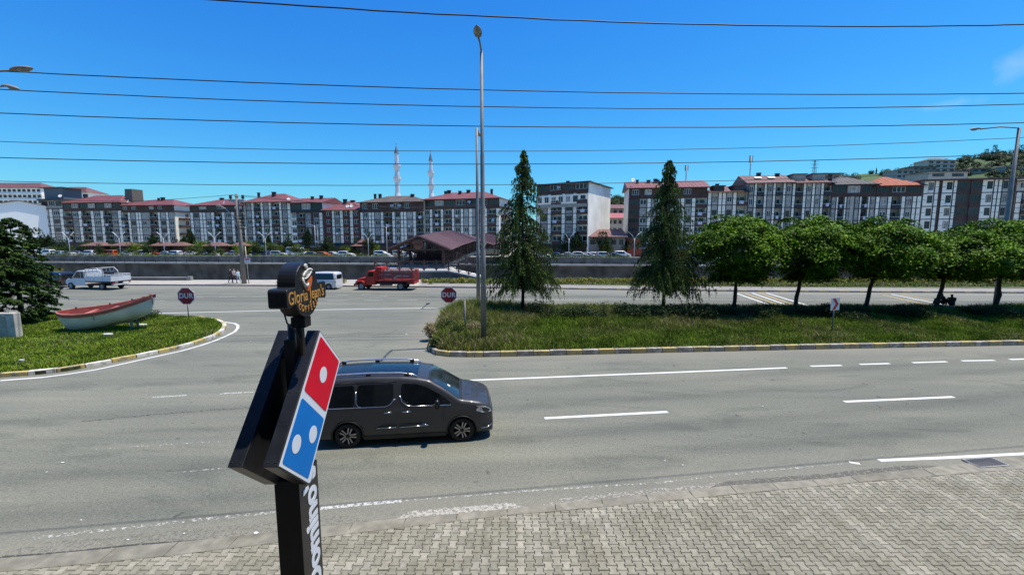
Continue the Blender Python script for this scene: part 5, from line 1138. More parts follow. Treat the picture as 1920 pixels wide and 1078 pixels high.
# ----- generic cars; kinds: body profile tables
KINDS = {
 'hatch': (4.1, 1.75, [(0, 1.0), (.06, 1.18), (.45, 1.42), (1.2, 1.49), (2.0, 1.47), (2.35, 1.40), (3.05, .98), (3.2, .94), (3.8, .84), (4.05, .68), (4.1, .6)], .9),
 'sedan': (4.4, 1.75, [(0, .85), (.08, .98), (.7, 1.02), (1.2, 1.38), (1.7, 1.44), (2.3, 1.43), (2.65, 1.34), (3.3, .95), (3.5, .92), (4.1, .82), (4.35, .66), (4.4, .6)], .88),
 'suv': (4.4, 1.82, [(0, 1.2), (.06, 1.5), (.4, 1.66), (1.3, 1.70), (2.2, 1.68), (2.5, 1.6), (3.15, 1.16), (3.3, 1.12), (4.0, 1.0), (4.33, .84), (4.4, .7)], 1.0),
 'van': (4.4, 1.8, [(0, 1.55), (.05, 1.74), (.3, 1.82), (1.5, 1.84), (2.4, 1.80), (2.75, 1.70), (3.45, 1.14), (3.6, 1.1), (4.1, .98), (4.35, .8), (4.4, .7)], 1.02),
 'minibus': (6.4, 2.0, [(0, 2.3), (.06, 2.55), (.3, 2.66), (2.5, 2.7), (4.3, 2.66), (4.7, 2.5), (5.5, 1.45), (5.7, 1.35), (6.25, 1.1), (6.38, .9), (6.4, .8)], 1.25)}
GEO = {}
def car_geo(kind):
    if kind in GEO: return GEO[kind]
    L, W, prof, belt = KINDS[kind]; ra, fa = L * .18, L * .80; me, f = car_body('body', L, W, prof, belt, .22, [M_WHITE, M_BLACKM], tum=.2, rear_r=.35, front_r=.6, arches=(ra, fa), ar=.36, res=.3)
    t = max(z for _, z in prof); xr = next(x for x, z in prof if z > t * .93); xf = [x for x, z in prof if z > t * .93][-1]; xw = [x for x, z in prof if z > belt + .12][-1]
    g = MB()
    for s in (-1, 1):
        y1 = t - .13; a = xr * .6 + .15; pts = [(a, belt + .05), (a + .12, y1), (xf, y1), (xw + .02, belt + .06)]; side_patch(g, f, roundpoly(pts, .06, 2), s, .006)
    top_patch(g, f, xf + .08, xw + .1, .9, .95, .008, 4, 4); 
    if kind in ('sedan', 'hatch'): top_patch(g, f, prof[1][0] + (.62 if kind == 'sedan' else .03), xr - .05, .9, .9, .008, 3, 4)
    pil = MB()
    for s in (-1, 1):
        for x in ([L * .42, L * .6] if kind != 'minibus' else [L * .2, L * .36, L * .52, L * .68]): pil.bar((x, s * (f['side'](x, belt) + .004), belt), (x, s * (f['side'](x, t - .13) + .004), t - .1), .05, .03)
    li = MB(); tl = MB()
    for s in (-1, 1):
        zt_ = interp(L - .3, prof); side_patch(li, f, [(L - .35, zt_ - .16), (L - .35, zt_ - .05), (L - .03, zt_ - .18), (L - .03, zt_ - .26)], s, .01)
        side_patch(tl, f, [(.01, .75), (.01, min(belt + .2, prof[1][1] - .1)), (.12, min(belt + .2, prof[1][1] - .1)), (.12, .75)], s, .01)
    rg = MB(); 
    if kind in ('suv', 'van', 'minibus'): rg.box(-.012, .003, -W * .34, W * .34, belt + .1, t - .28)
    GEO[kind] = (me, g.mesh('windows', M_CARGLASS), pil.mesh('pillars', M_BLACKM), li.mesh('headlights', m_head), tl.mesh('tail_lights', m_tail), rg.mesh('rear_window', M_CARGLASS) if rg.v else None, ra, fa); return GEO[kind]
PAINTS = {}
def paint_of(c, nm):
    if nm not in PAINTS: PAINTS[nm] = mat('car_paint_' + nm, c, .3, .2, var=.04, coat=.7)
    return PAINTS[nm]
CC = {'white': (.68, .69, .70), 'silver': (.42, .44, .46), 'grey': (.14, .15, .16), 'black': (.012, .012, .014), 'blue': (.03, .06, .14), 'red': (.38, .03, .02), 'orange': (.5, .10, .02), 'navy': (.015, .02, .04), 'beige': (.35, .31, .24)}
CARM = {}
def car(kind, colr, loc, rz, label, group=None, detail=True, wr=.31):
    me, g, pil, li, tl, rg, ra, fa = car_geo(kind); k = (kind, colr)
    if k not in CARM:
        m2 = me.copy(); m2.name = 'body'; m2.materials[0] = paint_of(CC[colr], colr); CARM[k] = m2
    L, W = KINDS[kind][:2]; root = thing({'van': 'parked_van', 'minibus': 'minibus'}.get(kind, 'parked_car'), label, {'van': 'van', 'minibus': 'minibus'}.get(kind, 'car'), loc, rz, group)
    off = (-L / 2, 0, 0)
    for nm, m_ in (('body', CARM[k]), ('windows', g), ('pillars', pil), ('headlights', li), ('tail_lights', tl), ('rear_window', rg)):
        if m_ and (detail or nm not in ('pillars',)): obj(nm, m_, root, off)
    for ax in (ra, fa):
        for s in (-1, 1):
            e = obj('wheel', None, root, (ax - L / 2, s * (W / 2 - .11), wr), (0, 0, 0 if s < 0 else math.pi)); t_, d_, s_ = wheel_meshes(wr, .2, 'steel'); obj('tyre', t_, e); obj('rim', d_, e)
    return root
# vehicles on the far side of the road
p = G(612, 543.5); car('van', 'white', (-20.7, 45.6, .0), math.pi - .04, 'white van with dark rear window parked half hidden behind the coffee sign')
p = G(100, 541); car('suv', 'black', (XatY(78, 46.9), 47.2, 0), math.pi - .05, 'black estate car parked beside the white pickup, partly behind the big conifer')
# white pickup with two-rail rack
def white_truck():
    mw = mat('pickup_white', (.62, .63, .64), .45, var=.08, scale=2); YT = 45.3; x0 = XatY(111, YT); root = thing('pickup_truck', 'white flatbed pickup truck with a ladder rack parked at left of the far kerb', 'truck', (x0, YT, 0), -.17)
    # local x: 0 front .. L rear (the truck faces left), y: 0 near side .. 2 far
    prof = [(0, .7), (.06, .95), (.35, 1.12), (.75, 1.22), (.95, 1.32), (1.55, 1.92), (1.75, 2.0), (2.45, 2.02), (2.6, 1.98)]
    b = MB(); Mx = Matrix(((1, 0, 0, 0), (0, 0, 1, 0), (0, 1, 0, 0), (0, 0, 0, 1))); b.prism([(x, z) for x, z in [(2.6, .42)] + [(2.6, 1.98)] + list(reversed(prof))[1:] + [(.02, .42)]], .05, 1.9, 0, Mx); b.build('cab', mw, root, bevel=.06)
    b = MB(); b.prism([(1.12, 1.24), (1.62, 1.86), (2.05, 1.88), (2.05, 1.2)], .035, .06, 0, Mx); b.build('side_window', M_CARGLASS, root)
    b = MB(); b.prism([(2.13, 1.2), (2.13, 1.88), (2.45, 1.86), (2.5, 1.2)], .035, .06, 0, Mx); b.build('side_window', M_CARGLASS, root)
    b = MB(); b.bar((.92, .98, 1.34), (1.56, .98, 1.97), 1.6, .03); b.build('windscreen', M_CARGLASS, root)
    b = MB(); b.box(.9, 1.0, -.12, .02, 1.15, 1.4); b.build('mirror', M_BLACKM, root)
    b = MB(); b.box(-.03, .02, .15, .5, .72, .9); b.box(-.03, .02, 1.45, 1.8, .72, .9); b.build('headlight', m_head, root)
    b = MB(); b.box(-.1, .15, .05, 1.9, .38, .6); b.box(1.05, 5.8, .25, 1.7, .42, .6); b.build('chassis', M_BLACKM, root)
    b = MB(); b.box(2.7, 6.0, 0, 1.98, .80, .92); b.build('bed_floor', M_BLACKM, root)
    for k in range(3):   # near and far boards, tailgate boards
        z = .93 + k * .17
        for y in (0, 1.95): b = MB(); b.box(2.7, 6.0, y, y + .03, z, z + .16); b.build('side_board', mw, root)
        b = MB(); b.box(6.003, 6.035, 0, 1.98, z, z + .16); b.build('tailgate_board', mw, root)
    b = MB(); [b.bar((x, -.01, .9), (x, -.01, 1.46), .05) for x in (2.72, 3.8, 4.9, 5.98)]; b.build('stake', mw, root)
    b = MB()
    for y in (.0, 1.95):
        b.tube([(4.0, y, 1.5), (4.0, y, 1.62), (6.0, y, 1.62), (6.0, y, 1.45)], .028, 6); [b.tube([(x, y, 1.42), (x, y, 1.62)], .022, 5) for x in (4.5, 5.0, 5.5)]
    for z in (1.5, 1.62): b.tube([(6.02, 0, z), (6.02, 1.97, z)], .025, 6)
    [b.tube([(6.02, y, 1.42), (6.02, y, 1.62)], .02, 5) for y in (.4, .8, 1.2, 1.6)]; b.build('bed_rail', mw, root)
    b = MB()
    for y in (.15, 1.82): b.tube([(2.75, y, 1.4), (2.62, y, 2.12), (4.1, y, 2.3), (4.55, y, 1.95), (4.75, y, 1.45)], .035, 6); b.tube([(2.7, y, 1.78), (4.6, y, 1.85)], .028, 6); [b.tube([(x, y, 1.8), (x, y, 2.2)], .025, 5) for x in (3.1, 3.6, 4.1)]
    for x in (2.65, 3.2, 3.8, 4.2): b.tube([(x, .15, 2.14 + (x - 2.6) * .1), (x, 1.82, 2.14 + (x - 2.6) * .1)], .03, 6)
    b.build('ladder_rack', mw, root)
    b = MB(); b.box(5.75, 6.02, .2, 1.8, .5, .62); b.build('rear_bumper', mw, root)
    b = MB(); b.box(6.04, 6.05, .1, .3, .68, .8); b.box(6.04, 6.05, 1.7, 1.9, .68, .8); b.build('tail_light', m_tail, root)
    for x in (.72, 4.75):
        for y, fl in ((.1, 0), (1.88, math.pi)):
            e = obj('wheel', None, root, (x, y, .36), (0, 0, fl)); t_, d_, s_ = wheel_meshes(.36, .22, 'steel'); obj('tyre', t_, e); obj('rim', d_, e)
    return root
white_truck()
def red_truck():
    mr = mat('faded_red_paint', (0.40, 0.022, 0.012), .5, var=.22, scale=1.5, detail=8); md = mat('dark_red_boards', (0.20, 0.018, 0.014), .6, var=.3, scale=1.5, detail=8); YT = 44.3; x0 = XatY(659, YT); root = thing('red_truck', 'red old bonneted lorry with slatted cargo sides parked at the far kerb', 'truck', (x0, YT, 0), -.05)
    s = 6.35 / 7.0; Mx = Matrix(((1, 0, 0, 0), (0, 0, 1, 0), (0, 1, 0, 0), (0, 0, 0, 1)))
    b = MB(); b.prism([(.25, .72), (.22, 1.05), (.45, 1.22), (1.35, 1.34), (1.35, .62), (.4, .62)], .42, 1.72, 0, Mx); b.build('bonnet', mr, root, bevel=.08)
    for y0, y1 in ((.02, .44), (1.70, 2.12)):   # mudguards
        b = MB(); b.prism([(.15, .55), (.2, .85), (.45, 1.0), (.95, 1.0), (1.25, .82), (1.5, .5), (1.28, .5), (1.1, .74), (.9, .86), (.5, .86), (.35, .7), (.32, .5)], y0, y1, 0, Mx); b.build('mudguard', mr, root, bevel=.03)
    b = MB(); b.prism([(1.352, .55), (1.352, 1.36), (1.62, 1.98), (1.8, 2.04), (2.5, 2.04), (2.5, .55)], .12, 2.02, 0, Mx); b.build('cab', mr, root, bevel=.07)
    b = MB(); b.prism([(1.62, 1.42), (1.78, 1.86), (2.3, 1.88), (2.3, 1.4)], .10, .125, 0, Mx); b.build('side_window', M_CARGLASS, root)
    b = MB(); b.bar((1.38, 1.07, 1.42), (1.60, 1.07, 1.93), 1.6, .03); b.build('windscreen', M_CARGLASS, root)
    b = MB(); b.box(.02, .16, .02, 2.12, .5, .7); b.build('front_bumper', M_BLACKM, root)
    b = MB(); b.box(.19, .23, .5, 1.64, .75, 1.02); b.build('grille', M_BLACKM, root)
    for y in (.3, 1.84): b = MB(); b.lathe([(0, .02), (.1, .0), (.11, -.1)], 12, 0, Matrix.Translation((.14, y, .88)) @ Matrix.Rotation(-math.pi / 2, 4, 'Y')); b.build('headlight', m_head, root)
    b = MB(); b.box(2.55, 7.0, .0, 2.14, .95, 1.06); b.build('bed_floor', md, root)
    for k in range(5):
        z = 1.09 + k * .195
        for y in (-.03, 2.14): b = MB(); b.box(2.55, 7.0, y, y + .035, z, z + .115); b.build('side_board', mr if k in (0,) else md, root)
        b = MB(); b.box(7.003, 7.04, 0, 2.14, z, z + .115); b.build('tailgate_board', md, root)
    b = MB(); [b.bar((x, -.05, 1.0), (x, -.05, 2.1), .06) for x in (2.6, 3.6, 4.6, 5.7, 6.95)]; [b.bar((x, 2.19, 1.0), (x, 2.19, 2.1), .06) for x in (2.6, 3.6, 4.6, 5.7, 6.95)]; b.box(2.55, 7.0, -.06, .0, 2.05, 2.12); b.box(2.55, 7.0, 2.12, 2.18, 2.05, 2.12); b.box(6.98, 7.04, 0, 2.12, 2.05, 2.12); b.build('stake_frame', mr, root)
    b = MB(); b.prism([(2.5, 2.05), (2.55, 2.42), (3.25, 2.42), (3.3, 2.08)], .2, 1.95, 0, Mx); b.build('cab_top_crate', mr, root, bevel=.05)
    b = MB(); b.prism([(4.2, 1.1), (5.2, 1.62), (6.6, 1.55), (6.3, 1.42), (5.3, 1.45), (4.6, 1.12)], -.036, -.033, 0, Mx); b.prism([(3.0, 1.62), (3.5, 1.72), (4.6, 1.7), (4.3, 1.62)], -.036, -.033, 0, Mx); b.build('painted_flourish', mat('grey_pink_paint', (.32, .2, .2), .6), root)
    b = MB(); b.box(2.3, 6.9, .55, .7, .6, .9); b.box(2.3, 6.9, 1.45, 1.6, .6, .9); b.bar((5.9, .03, .5), (6.7, .03, .95), .06); b.bar((4.5, .03, .9), (4.95, .03, .55), .05); b.box(3.0, 4.4, .15, .5, .5, .85); b.build('chassis', M_BLACKM, root)
    b = MB(); b.box(6.3, 7.02, .03, .5, .72, .94); b.box(6.3, 7.02, 1.64, 2.1, .72, .94); b.box(7.0, 7.05, .1, 2.0, .7, .94); b.build('rear_lamp_panel', mr, root)
    for x in (.88, 5.45):
        for y, fl in ((.15, 0), (1.99, math.pi)):
            e = obj('wheel', None, root, (x, y, .42), (0, 0, fl)); t_, d_, s_ = wheel_meshes(.42, .24, 'steel'); obj('tyre', t_, e); obj('rim', d_, e)
    root.scale = (s, 1, 1); return root
red_truck()
# parked cars along the far bank, each where the photograph shows one
FB = [(84, 'van', 'white', 'white van far left behind the conifer top'), (107, 'hatch', 'silver', 'silver car second from the left on the far bank'), (120, 'sedan', 'white', 'white car beside the leftmost forked lamp'), (139, 'hatch', 'grey', 'grey car right of the leftmost forked lamp'), (160, 'suv', 'white', 'white car under the first kiosk roof'),
      (199, 'van', 'orange', 'orange red van between the first two kiosks'), (218, 'sedan', 'black', 'black car left of the second forked lamp'), (234, 'hatch', 'white', 'white car right of the second forked lamp'), (263, 'van', 'white', 'white van under the lime tree'), (284, 'sedan', 'red', 'dark red car right of the white van'),
      (306, 'hatch', 'silver', 'silver car at the foot of the third forked lamp'), (322, 'suv', 'white', 'white car right of the third forked lamp'), (352, 'hatch', 'white', 'white car before the dark conifers at the block corner'), (378, 'sedan', 'black', 'black car left of the fourth forked lamp'), (393, 'hatch', 'white', 'white car just left of the fourth forked lamp'),
      (434, 'suv', 'silver', 'silver car left of the concrete utility pole'), (488, 'suv', 'blue', 'dark blue estate left of the fifth forked lamp'), (521, 'suv', 'silver', 'silver estate left of the white minibus'), (556, 'minibus', 'white', 'long white minibus on the far bank'), (586, 'hatch', 'grey', 'grey car right of the white minibus'),
      (606, 'hatch', 'orange', 'orange red car below the spreading dark tree'), (623, 'sedan', 'silver', 'silver car right of the orange car'), (648, 'suv', 'white', 'white car left of the kiosk with two roofs'), (716, 'van', 'white', 'white van left of the roofed bridge'), (751, 'van', 'beige', 'beige van seen under the bridge roof'), (770, 'hatch', 'white', 'white car seen through the bridge posts'),
      (1046, 'sedan', 'blue', 'dark blue car near the first weeping conifer'), (1066, 'sedan', 'silver', 'silver car beside the dark blue car'), (1089, 'suv', 'white', 'white estate before the detached block'), (1104, 'hatch', 'silver', 'silver car standing behind the white estate'), (1117, 'hatch', 'white', 'white hatchback in the middle of the gap'), (1135, 'suv', 'silver', 'silver estate beside the young tree'), (1152, 'sedan', 'navy', 'dark car in front of the low shop'), (1168, 'van', 'white', 'white van left of the second weeping conifer'), (1020, 'hatch', 'white', 'white car seen through the first weeping conifer')]
for k, (px_, kd, cl_, lb) in enumerate(FB):
    x_ = XatY(px_, 118); Y = wallY(x_) + (4.2 if k % 3 else 6.8) ; x_ = XatY(px_, Y); car(kd, cl_, (x_, Y, 0), (-.13 if px_ > 500 else math.pi - .03) + R.uniform(-.15, .15), lb, 'vehicles parked along the far bank', detail=False)
# ---------------------------------------------------------------- lamps, poles, wires
m_lampg = mat('lamp_grey', (0.21, 0.205, 0.19), .6, .05, var=.15, scale=2, bump=.05)
m_lens = mat('lamp_lens', (0.25, 0.24, 0.2), .2, var=.2)
def luminaire(root, tip, dirv, L=.85, w=.34):
    """a street-lamp head: shell over a glass bowl; tip = where the arm ends"""
    d = Vector(dirv).normalized(); q = d.to_track_quat('X', 'Z').to_matrix().to_4x4(); q.translation = Vector(tip)
    e = obj('lamp_head', None, root, tip); e.rotation_euler = d.to_track_quat('X', 'Z').to_euler()
    n = 10; sh_ = MB(); V_ = []; rows_ = []
    for i in range(9):
        t = i / 8; ww = w / 2 * max(.12, math.sin(min(1, t * .9 + .12) * math.pi) ** .55); hh = .13 * max(.15, math.sin(min(1, t * .85 + .15) * math.pi) ** .6)
        for k in range(n): a = 2 * math.pi * k / n; V_.append((t * L, math.cos(a) * ww, max(0, math.sin(a)) * hh + min(0, math.sin(a)) * .02))
    sh_.add(V_, [(i * n + k, (i + 1) * n + k, (i + 1) * n + (k + 1) % n, i * n + (k + 1) % n) for i in range(8) for k in range(n)] , 0, True); sh_.add(V_[:n], [list(range(n))]); sh_.add(V_[-n:], [list(reversed(range(n)))]); sh_.build('shell', m_lampg, e)
    b = MB(); b.lathe([(.0, -.11), (.6, -.09), (.95, -.03), (1, -.012)], 12, 0, Matrix.Translation((L * .58, 0, 0)) @ Matrix.Diagonal((L * .34, w * .42, 1, 1))); b.build('bowl', m_lens, e); return e
def lamp_post(label, base, top_z, r0, r1, arm_vec, arm_rise, head_dir, headL=.85, headW=.34, segs=True, arm_r=.045, lean=(0, 0)):
    root = thing('street_lamp', label, 'street lamp', base); h = top_z - base.z
    b = MB(); n = 10; pts = [(lean[0] * t, lean[1] * t, h * t) for t in (0, .33, .333, .66, .663, 1)]; rs = [r0, lerp(r0, r1, .3), lerp(r0, r1, .34) * .93, lerp(r0, r1, .62), lerp(r0, r1, .68) * .93, r1]
    b.tube(pts, rs, 12); b.build('pole', m_lampg, root)
    b = MB(); b.box(-r0 * 1.7, r0 * 1.7, -r0 * 1.7, r0 * 1.7, 0, .03); [b.tube([(sx * r0 * 1.35, sy * r0 * 1.35, .03), (sx * r0 * 1.35, sy * r0 * 1.35, .09)], .02, 6) for sx in (-1, 1) for sy in (-1, 1)]; b.build('base_plate', M_GALV, root)
    a = Vector(arm_vec); s = Vector((lean[0], lean[1], h - .05)); e = s + a + Vector((0, 0, arm_rise)); b = MB(); b.tube([s, s + (e - s) * .5 + Vector((0, 0, .04 * a.length)), e], arm_r, 8); b.build('arm', m_lampg, root)
    luminaire(root, e, head_dir, headL, headW); return root, e
base = G(907, 641, .2); topz = D(903, 96, base.y).z
l1, _ = lamp_post('tallest grey street lamp rising from the tip of the grassy median', base, topz, .15, .07, (0, -1.9, 0), D(902, 70, base.y - 1.9).z - topz + .05, (0, -1, .10), .85, .36)
b = MB(); b.lathe([(.165, 0), (.165, .08)], 12, 0, Matrix.Translation((0, 0, D(907, 459, base.y).z - .2))); b.lathe([(.16, 0), (.16, .07)], 12, 0, Matrix.Translation((0, 0, D(905, 390, base.y).z - .2))); b.build('clamp_band', M_GALV, l1)
base = G(897, 571, .2); topz = D(894.5, 240, base.y).z
l2, _ = lamp_post('slimmer grey street lamp standing just behind the tallest one', base, topz, .16, .09, (0, 2.2, 0), .1, (0, 1, .05))
zb_ = D(901, 400, base.y).z - .2; zt_ = D(900, 388, base.y).z - .2
b = MB(); b.box(-.02, .16, -.04, -.01, D(900, 448, base.y).z - .2, D(900, 392, base.y).z - .2); b.build('red_banner', mat('faded_red_cloth', (.30, .06, .06), .8), l2)
base = G(1866, 578, .2); topz = D(1893, 239, base.y).z; hx = D(1838, 241, base.y)
l3, _ = lamp_post('grey street lamp with a long arm reaching left at the right edge', base, topz, .17, .10, (hx.x - base.x, 0, 0), hx.z - topz, (-1, 0, -.02), .75, .3)
for (px_, py_, Y, lab, hl) in ((22, 130, 17.5, 'upper lamp head on an arm entering at the left edge', .85), (6, 160, 22.0, 'lower lamp head on an arm entering at the left edge', .8)):
    e = D(px_, py_, Y); bx = D(-150, py_, Y).x; lamp_post(lab, Vector((bx, Y, .15)), e.z - .45, .14, .08, (e.x - bx, 0, 0), .45, (1, 0, .1 if Y < 20 else -.18), hl, .34)
# small metal post
sp_ = G(873, 631, .2); t = thing('metal_post', 'short bare metal post among the weeds left of the tallest lamp', 'post', sp_); b = MB(); b.tube([(0, 0, -.05), (-.02, 0, 2.0)], .045, 8); b.build('tube', m_lampg, t); b = MB(); b.lathe([(.05, 0), (.05, .03), (0, .04)], 8, 0, Matrix.Translation((-.02, 0, 2.0))); b.build('cap', M_GALV, t)
# cables across the street between poles outside the picture
m_wire = mat('cable_black', (0.02, 0.02, 0.022), .6)
WIRES = [([(400, 0), (960, 34), (1400, 48), (1920, 47)], 8.95, .013, 'topmost cable, entering at the top edge of the sky'), ([(0, 134), (480, 155), (960, 170), (1500, 178), (1920, 175)], 23.5, .026, 'second cable from the top, just above a close pair'), ([(0, 169), (480, 187), (960, 201), (1400, 206), (1920, 195)], 24.2, .025, 'third cable from the top'), ([(0, 213), (480, 228), (960, 237), (1400, 240), (1920, 230)], 24.8, .026, 'fourth cable from the top, crossing the lamp at its bracket'),
         ([(0, 267), (480, 277), (960, 284), (1500, 277), (1920, 257)], 31, .021, 'fifth cable from the top, thin and faint'), ([(0, 297), (480, 303), (960, 309), (1400, 304), (1920, 288)], 31.8, .030, 'sixth cable, just below the faint thin one'), ([(0, 341), (480, 345), (960, 347), (1300, 342), (1620, 330)], 40, .028, 'lowest long cable, close above the roofs')]
for pts, Y0, r_, lb in WIRES:
    sl_ = math.tan(math.radians(8.3)) if Y0 < 15 else .045; W3 = []
    for a, c_ in pts:
        d = ray(a, c_); t = Y0 / (d.y - sl_ * d.x); W3.append(Vector((0, 0, CAMH)) + d * t)
    xs_ = np.array([p.x for p in W3]); cf = np.polyfit(xs_, [p.z for p in W3], 2); x0_, x1_ = xs_.min() - 8, xs_.max() + 8; x0_ = min(x0_, -1.3 * Y0)
    rg = random.Random(int(Y0 * 10)); P_ = [(x, Y0 + sl_ * x, float(np.polyval(cf, x)) + rg.uniform(-.006, .006)) for x in np.linspace(x0_, x1_, 60)]
    b = MB(); b.tube(P_, r_, 6); tag(b.build('overhead_cable', m_wire), lb, 'cable', 'cables strung across the sky')
# concrete utility pole
pb_ = G(458, 532, .13); up_ = thing('utility_pole', 'concrete utility pole with a crossarm of three insulators on the far sidewalk', 'utility pole', pb_); h = D(442, 364, pb_.y).z - pb_.z; lx = XatY(442, pb_.y) - pb_.x
lx *= .25
b = MB(); b.tube([(0, 0, -.1), (lx * .5, 0, h * .5), (lx, 0, h)], [.27, .21, .15], 10); b.build('pole', mat('pole_concrete', (.22, .19, .16), .9, var=.15, scale=2), up_)
b = MB(); b.bar((lx - .85, 0, h - .75), (lx + .85, 0, h - .75), .18); b.bar((lx - .5, 0, h - .75), (lx, 0, h - 1.3), .06); b.bar((lx + .5, 0, h - .75), (lx, 0, h - 1.3), .06); b.build('crossarm', M_GALV, up_)
for q in (-.7, 0, .7): b = MB(); b.lathe([(.05, 0), (.05, .15), (.17, .2), (.17, .3), (.1, .36), (.16, .42), (.12, .58), (0, .62)], 10, 0, Matrix.Translation((lx + q, 0, h - .7 + (.1 if q == 0 else 0)))); b.build('insulator', M_BLACKM, up_)
b = MB(); b.tube([(lx * .7, -.1, h * .62), (lx - .5, -.1, h * .76), (lx - 1.3, -.1, h * .84), (lx - 1.9, -.1, h * .87)], .055, 6); b.build('lamp_bracket', M_GALV, up_); luminaire(up_, (lx - 1.85, -.1, h * .87), (-1, 0, .15), .6, .25)
for k in range(5): b = MB(); z = h * (.62 + k * .035); b.bar((lx * .8, -.2, z), (lx * .8 + .75, -.2, z), .05); b.lathe([(.06, -.08), (.09, 0), (.06, .08)], 8, 0, Matrix.Translation((lx * .8 + .75, -.2, z))); b.lathe([(.06, -.08), (.09, 0), (.06, .08)], 8, 0, Matrix.Translation((lx * .8 + .35, -.2, z))); b.build('cable_bracket', M_BLACKM, up_)
b = MB(); b.tube([(.55, 0, 0), (.42, 0, h * .42)], .05, 6); b.build('side_strut', M_GALV, up_)
sgn = thing('small_sign', 'small red and white sign on the strut of the utility pole', 'sign', (pb_.x + .35, pb_.y - .12, D(463, 492, pb_.y).z)); b = MB(); b.box(-.05, .62, -.02, .0, 0, .5); b.build('panel', M_WHITE, sgn); b = MB(); b.box(0, .57, -.026, -.021, .27, .44); b.box(0, .57, -.026, -.021, .06, .12); b.build('red_band', mat('sign_pink_red', (.5, .06, .07), .5), sgn)
for (a1, a2, yy) in ((-60, 442, 362), (442, 900, 384), (442, 900, 381)):
    pA, pB = D(a1, yy - (2 if a2 == 442 else -0), 50 + (7 if a2 > 500 else 0)), D(a2, yy + 2 if a2 > 500 else 360, 50 + (45 if a2 > 500 else 0))
    if a2 > 500: pA = Vector((pb_.x + lx + (.7 if yy == 384 else -.7), pb_.y, pb_.z + h - .15))
    else: pB = Vector((pb_.x + lx, pb_.y, pb_.z + h - .05))
    b = MB(); b.tube([pA.lerp(pB, t / 12) - Vector((0, 0, math.sin(t / 12 * math.pi) * .9)) for t in range(13)], .022, 4); tag(b.build('overhead_cable', m_wire), 'thin line reaching the concrete utility pole from the left' if a2 < 500 else ('upper thin line running right from the utility pole' if yy == 381 else 'lower thin line running right from the utility pole'), 'cable')
# forked lamps on the far bank
m_fl = mat('lamp_white_grey', (.42, .44, .46), .5, .2); fl = thing('forked_lamp', 'pale forked street lamp on the far bank, leftmost of the row', 'street lamp', (0, 0, 0), 0, 'forked lamps along the far bank')
b = MB(); b.tube([(0, 0, 0), (0, 0, 5.2)], [.11, .08], 8); b.build('pole', m_fl, fl)
for s in (-1, 1): b = MB(); b.tube([(0, 0, 4.6), (s * .35, 0, 5.6), (s * 1.0, 0, 6.4)], [.07, .06, .05], 6); b.build('arm', m_fl, fl); b = MB(); b.bar((s * .8, 0, 6.15), (s * 1.7, 0, 6.95), .32, .1); b.build('lamp_head', M_WHITE if s > 0 else m_fl, fl)
FLs = [(128, 'leftmost pale forked lamp on the far bank'), (223, 'pale forked lamp right of the orange red van'), (306, 'pale forked lamp before the small red hip roof block'), (402, 'pale forked lamp left of the concrete utility pole'), (497, 'pale forked lamp between the blue and silver cars'), (690, 'pale forked lamp left of the roofed bridge'), (1190, 'pale forked lamp behind the second weeping conifer'), (1067, 'pale forked lamp before the detached block')]
for k, (px_, lb) in enumerate(FLs):
    o = fl if k == 0 else copy_tree(fl); Y = wallY(XatY(px_, 118)) + 1.2; o.location = (XatY(px_, Y), Y, 0); o['label'] = lb
tl_ = thing('tall_twin_lamp', 'taller twin armed lamp before the maroon and white blocks', 'street lamp', (0, 0, 0), 0, 'tall twin lamps on the far bank'); b = MB(); b.tube([(0, 0, 0), (0, 0, 9)], [.13, .08], 8); b.build('pole', m_fl, tl_)
for s in (-1, 1): b = MB(); b.tube([(0, 0, 8.8), (s * 1.3, 0, 9.3)], .05, 6); b.build('arm', m_fl, tl_); b = MB(); b.bar((s * 1.2, 0, 9.25), (s * 1.9, 0, 9.4), .28, .1); b.build('lamp_head', m_fl, tl_)
for k, (px_, lb, hs_) in enumerate([(591, 'tall twin armed lamp rising before the maroon block', 1), (596, 'slim pole close beside the twin armed lamp', .93), (461, 'tall twin lamp just right of the concrete utility pole', .95), (725, 'tall twin lamp before the dull brown roofed block', .95), (1143, 'tall slim lamp between detached block and low shop', .6)]):
    o = tl_ if k == 0 else copy_tree(tl_); Y = wallY(XatY(px_, 118)) + 12; o.location = (XatY(px_, Y), Y, 0); o.scale = (1, 1, hs_); o['label'] = lb
# kiosks
def kiosk(px0, px1, lb, two=False, mm=None):
    Y = wallY(XatY(px0, 118)) + 7; x0 = XatY(px0, Y); x1 = XatY(px1, Y); W = x1 - x0; r_ = thing('kiosk', lb, 'kiosk', (x0, Y, 0), 0, 'kiosks on the far bank'); mm = mm or r_brown_; z = 3.0
    b = MB(); b.box(.8, W - .8, .8, 4.2, 0, 2.7); b.build('cabin', b_brown, r_); b = MB(); [b.box(x_, x_ + .12, .1, .22, 0, 2.95) for x_ in (.1, W * .33, W * .66, W - .22)]; b.build('post', M_WOOD, r_)
    b = MB(); b.box(1.2, W - 1.2, .76, .797, 1.0, 2.2); b.build('window', M_GLASS, r_)
    b = MB(); b.add([(-.4, -.4, z), (W + .4, -.4, z), (W + .4, 5.2, z), (-.4, 5.2, z), (W * .3, 2.4, z + 1.1), (W * .7, 2.4, z + 1.1)], [(0, 1, 5, 4), (1, 2, 5), (2, 3, 4, 5), (3, 0, 4), (3, 2, 1, 0)])
    if two: b.add([(W * .25, .8, z + 1.0), (W * .75, .8, z + 1.0), (W * .75, 4, z + 1.0), (W * .25, 4, z + 1.0), (W * .5, 2.4, z + 2.2)], [(0, 1, 4), (1, 2, 4), (2, 3, 4), (3, 0, 4), (3, 2, 1, 0)])
    b.build('roof', mm, r_)
r_brown_ = mat('kiosk_roof', (.15, .08, .06), .7, var=.2)
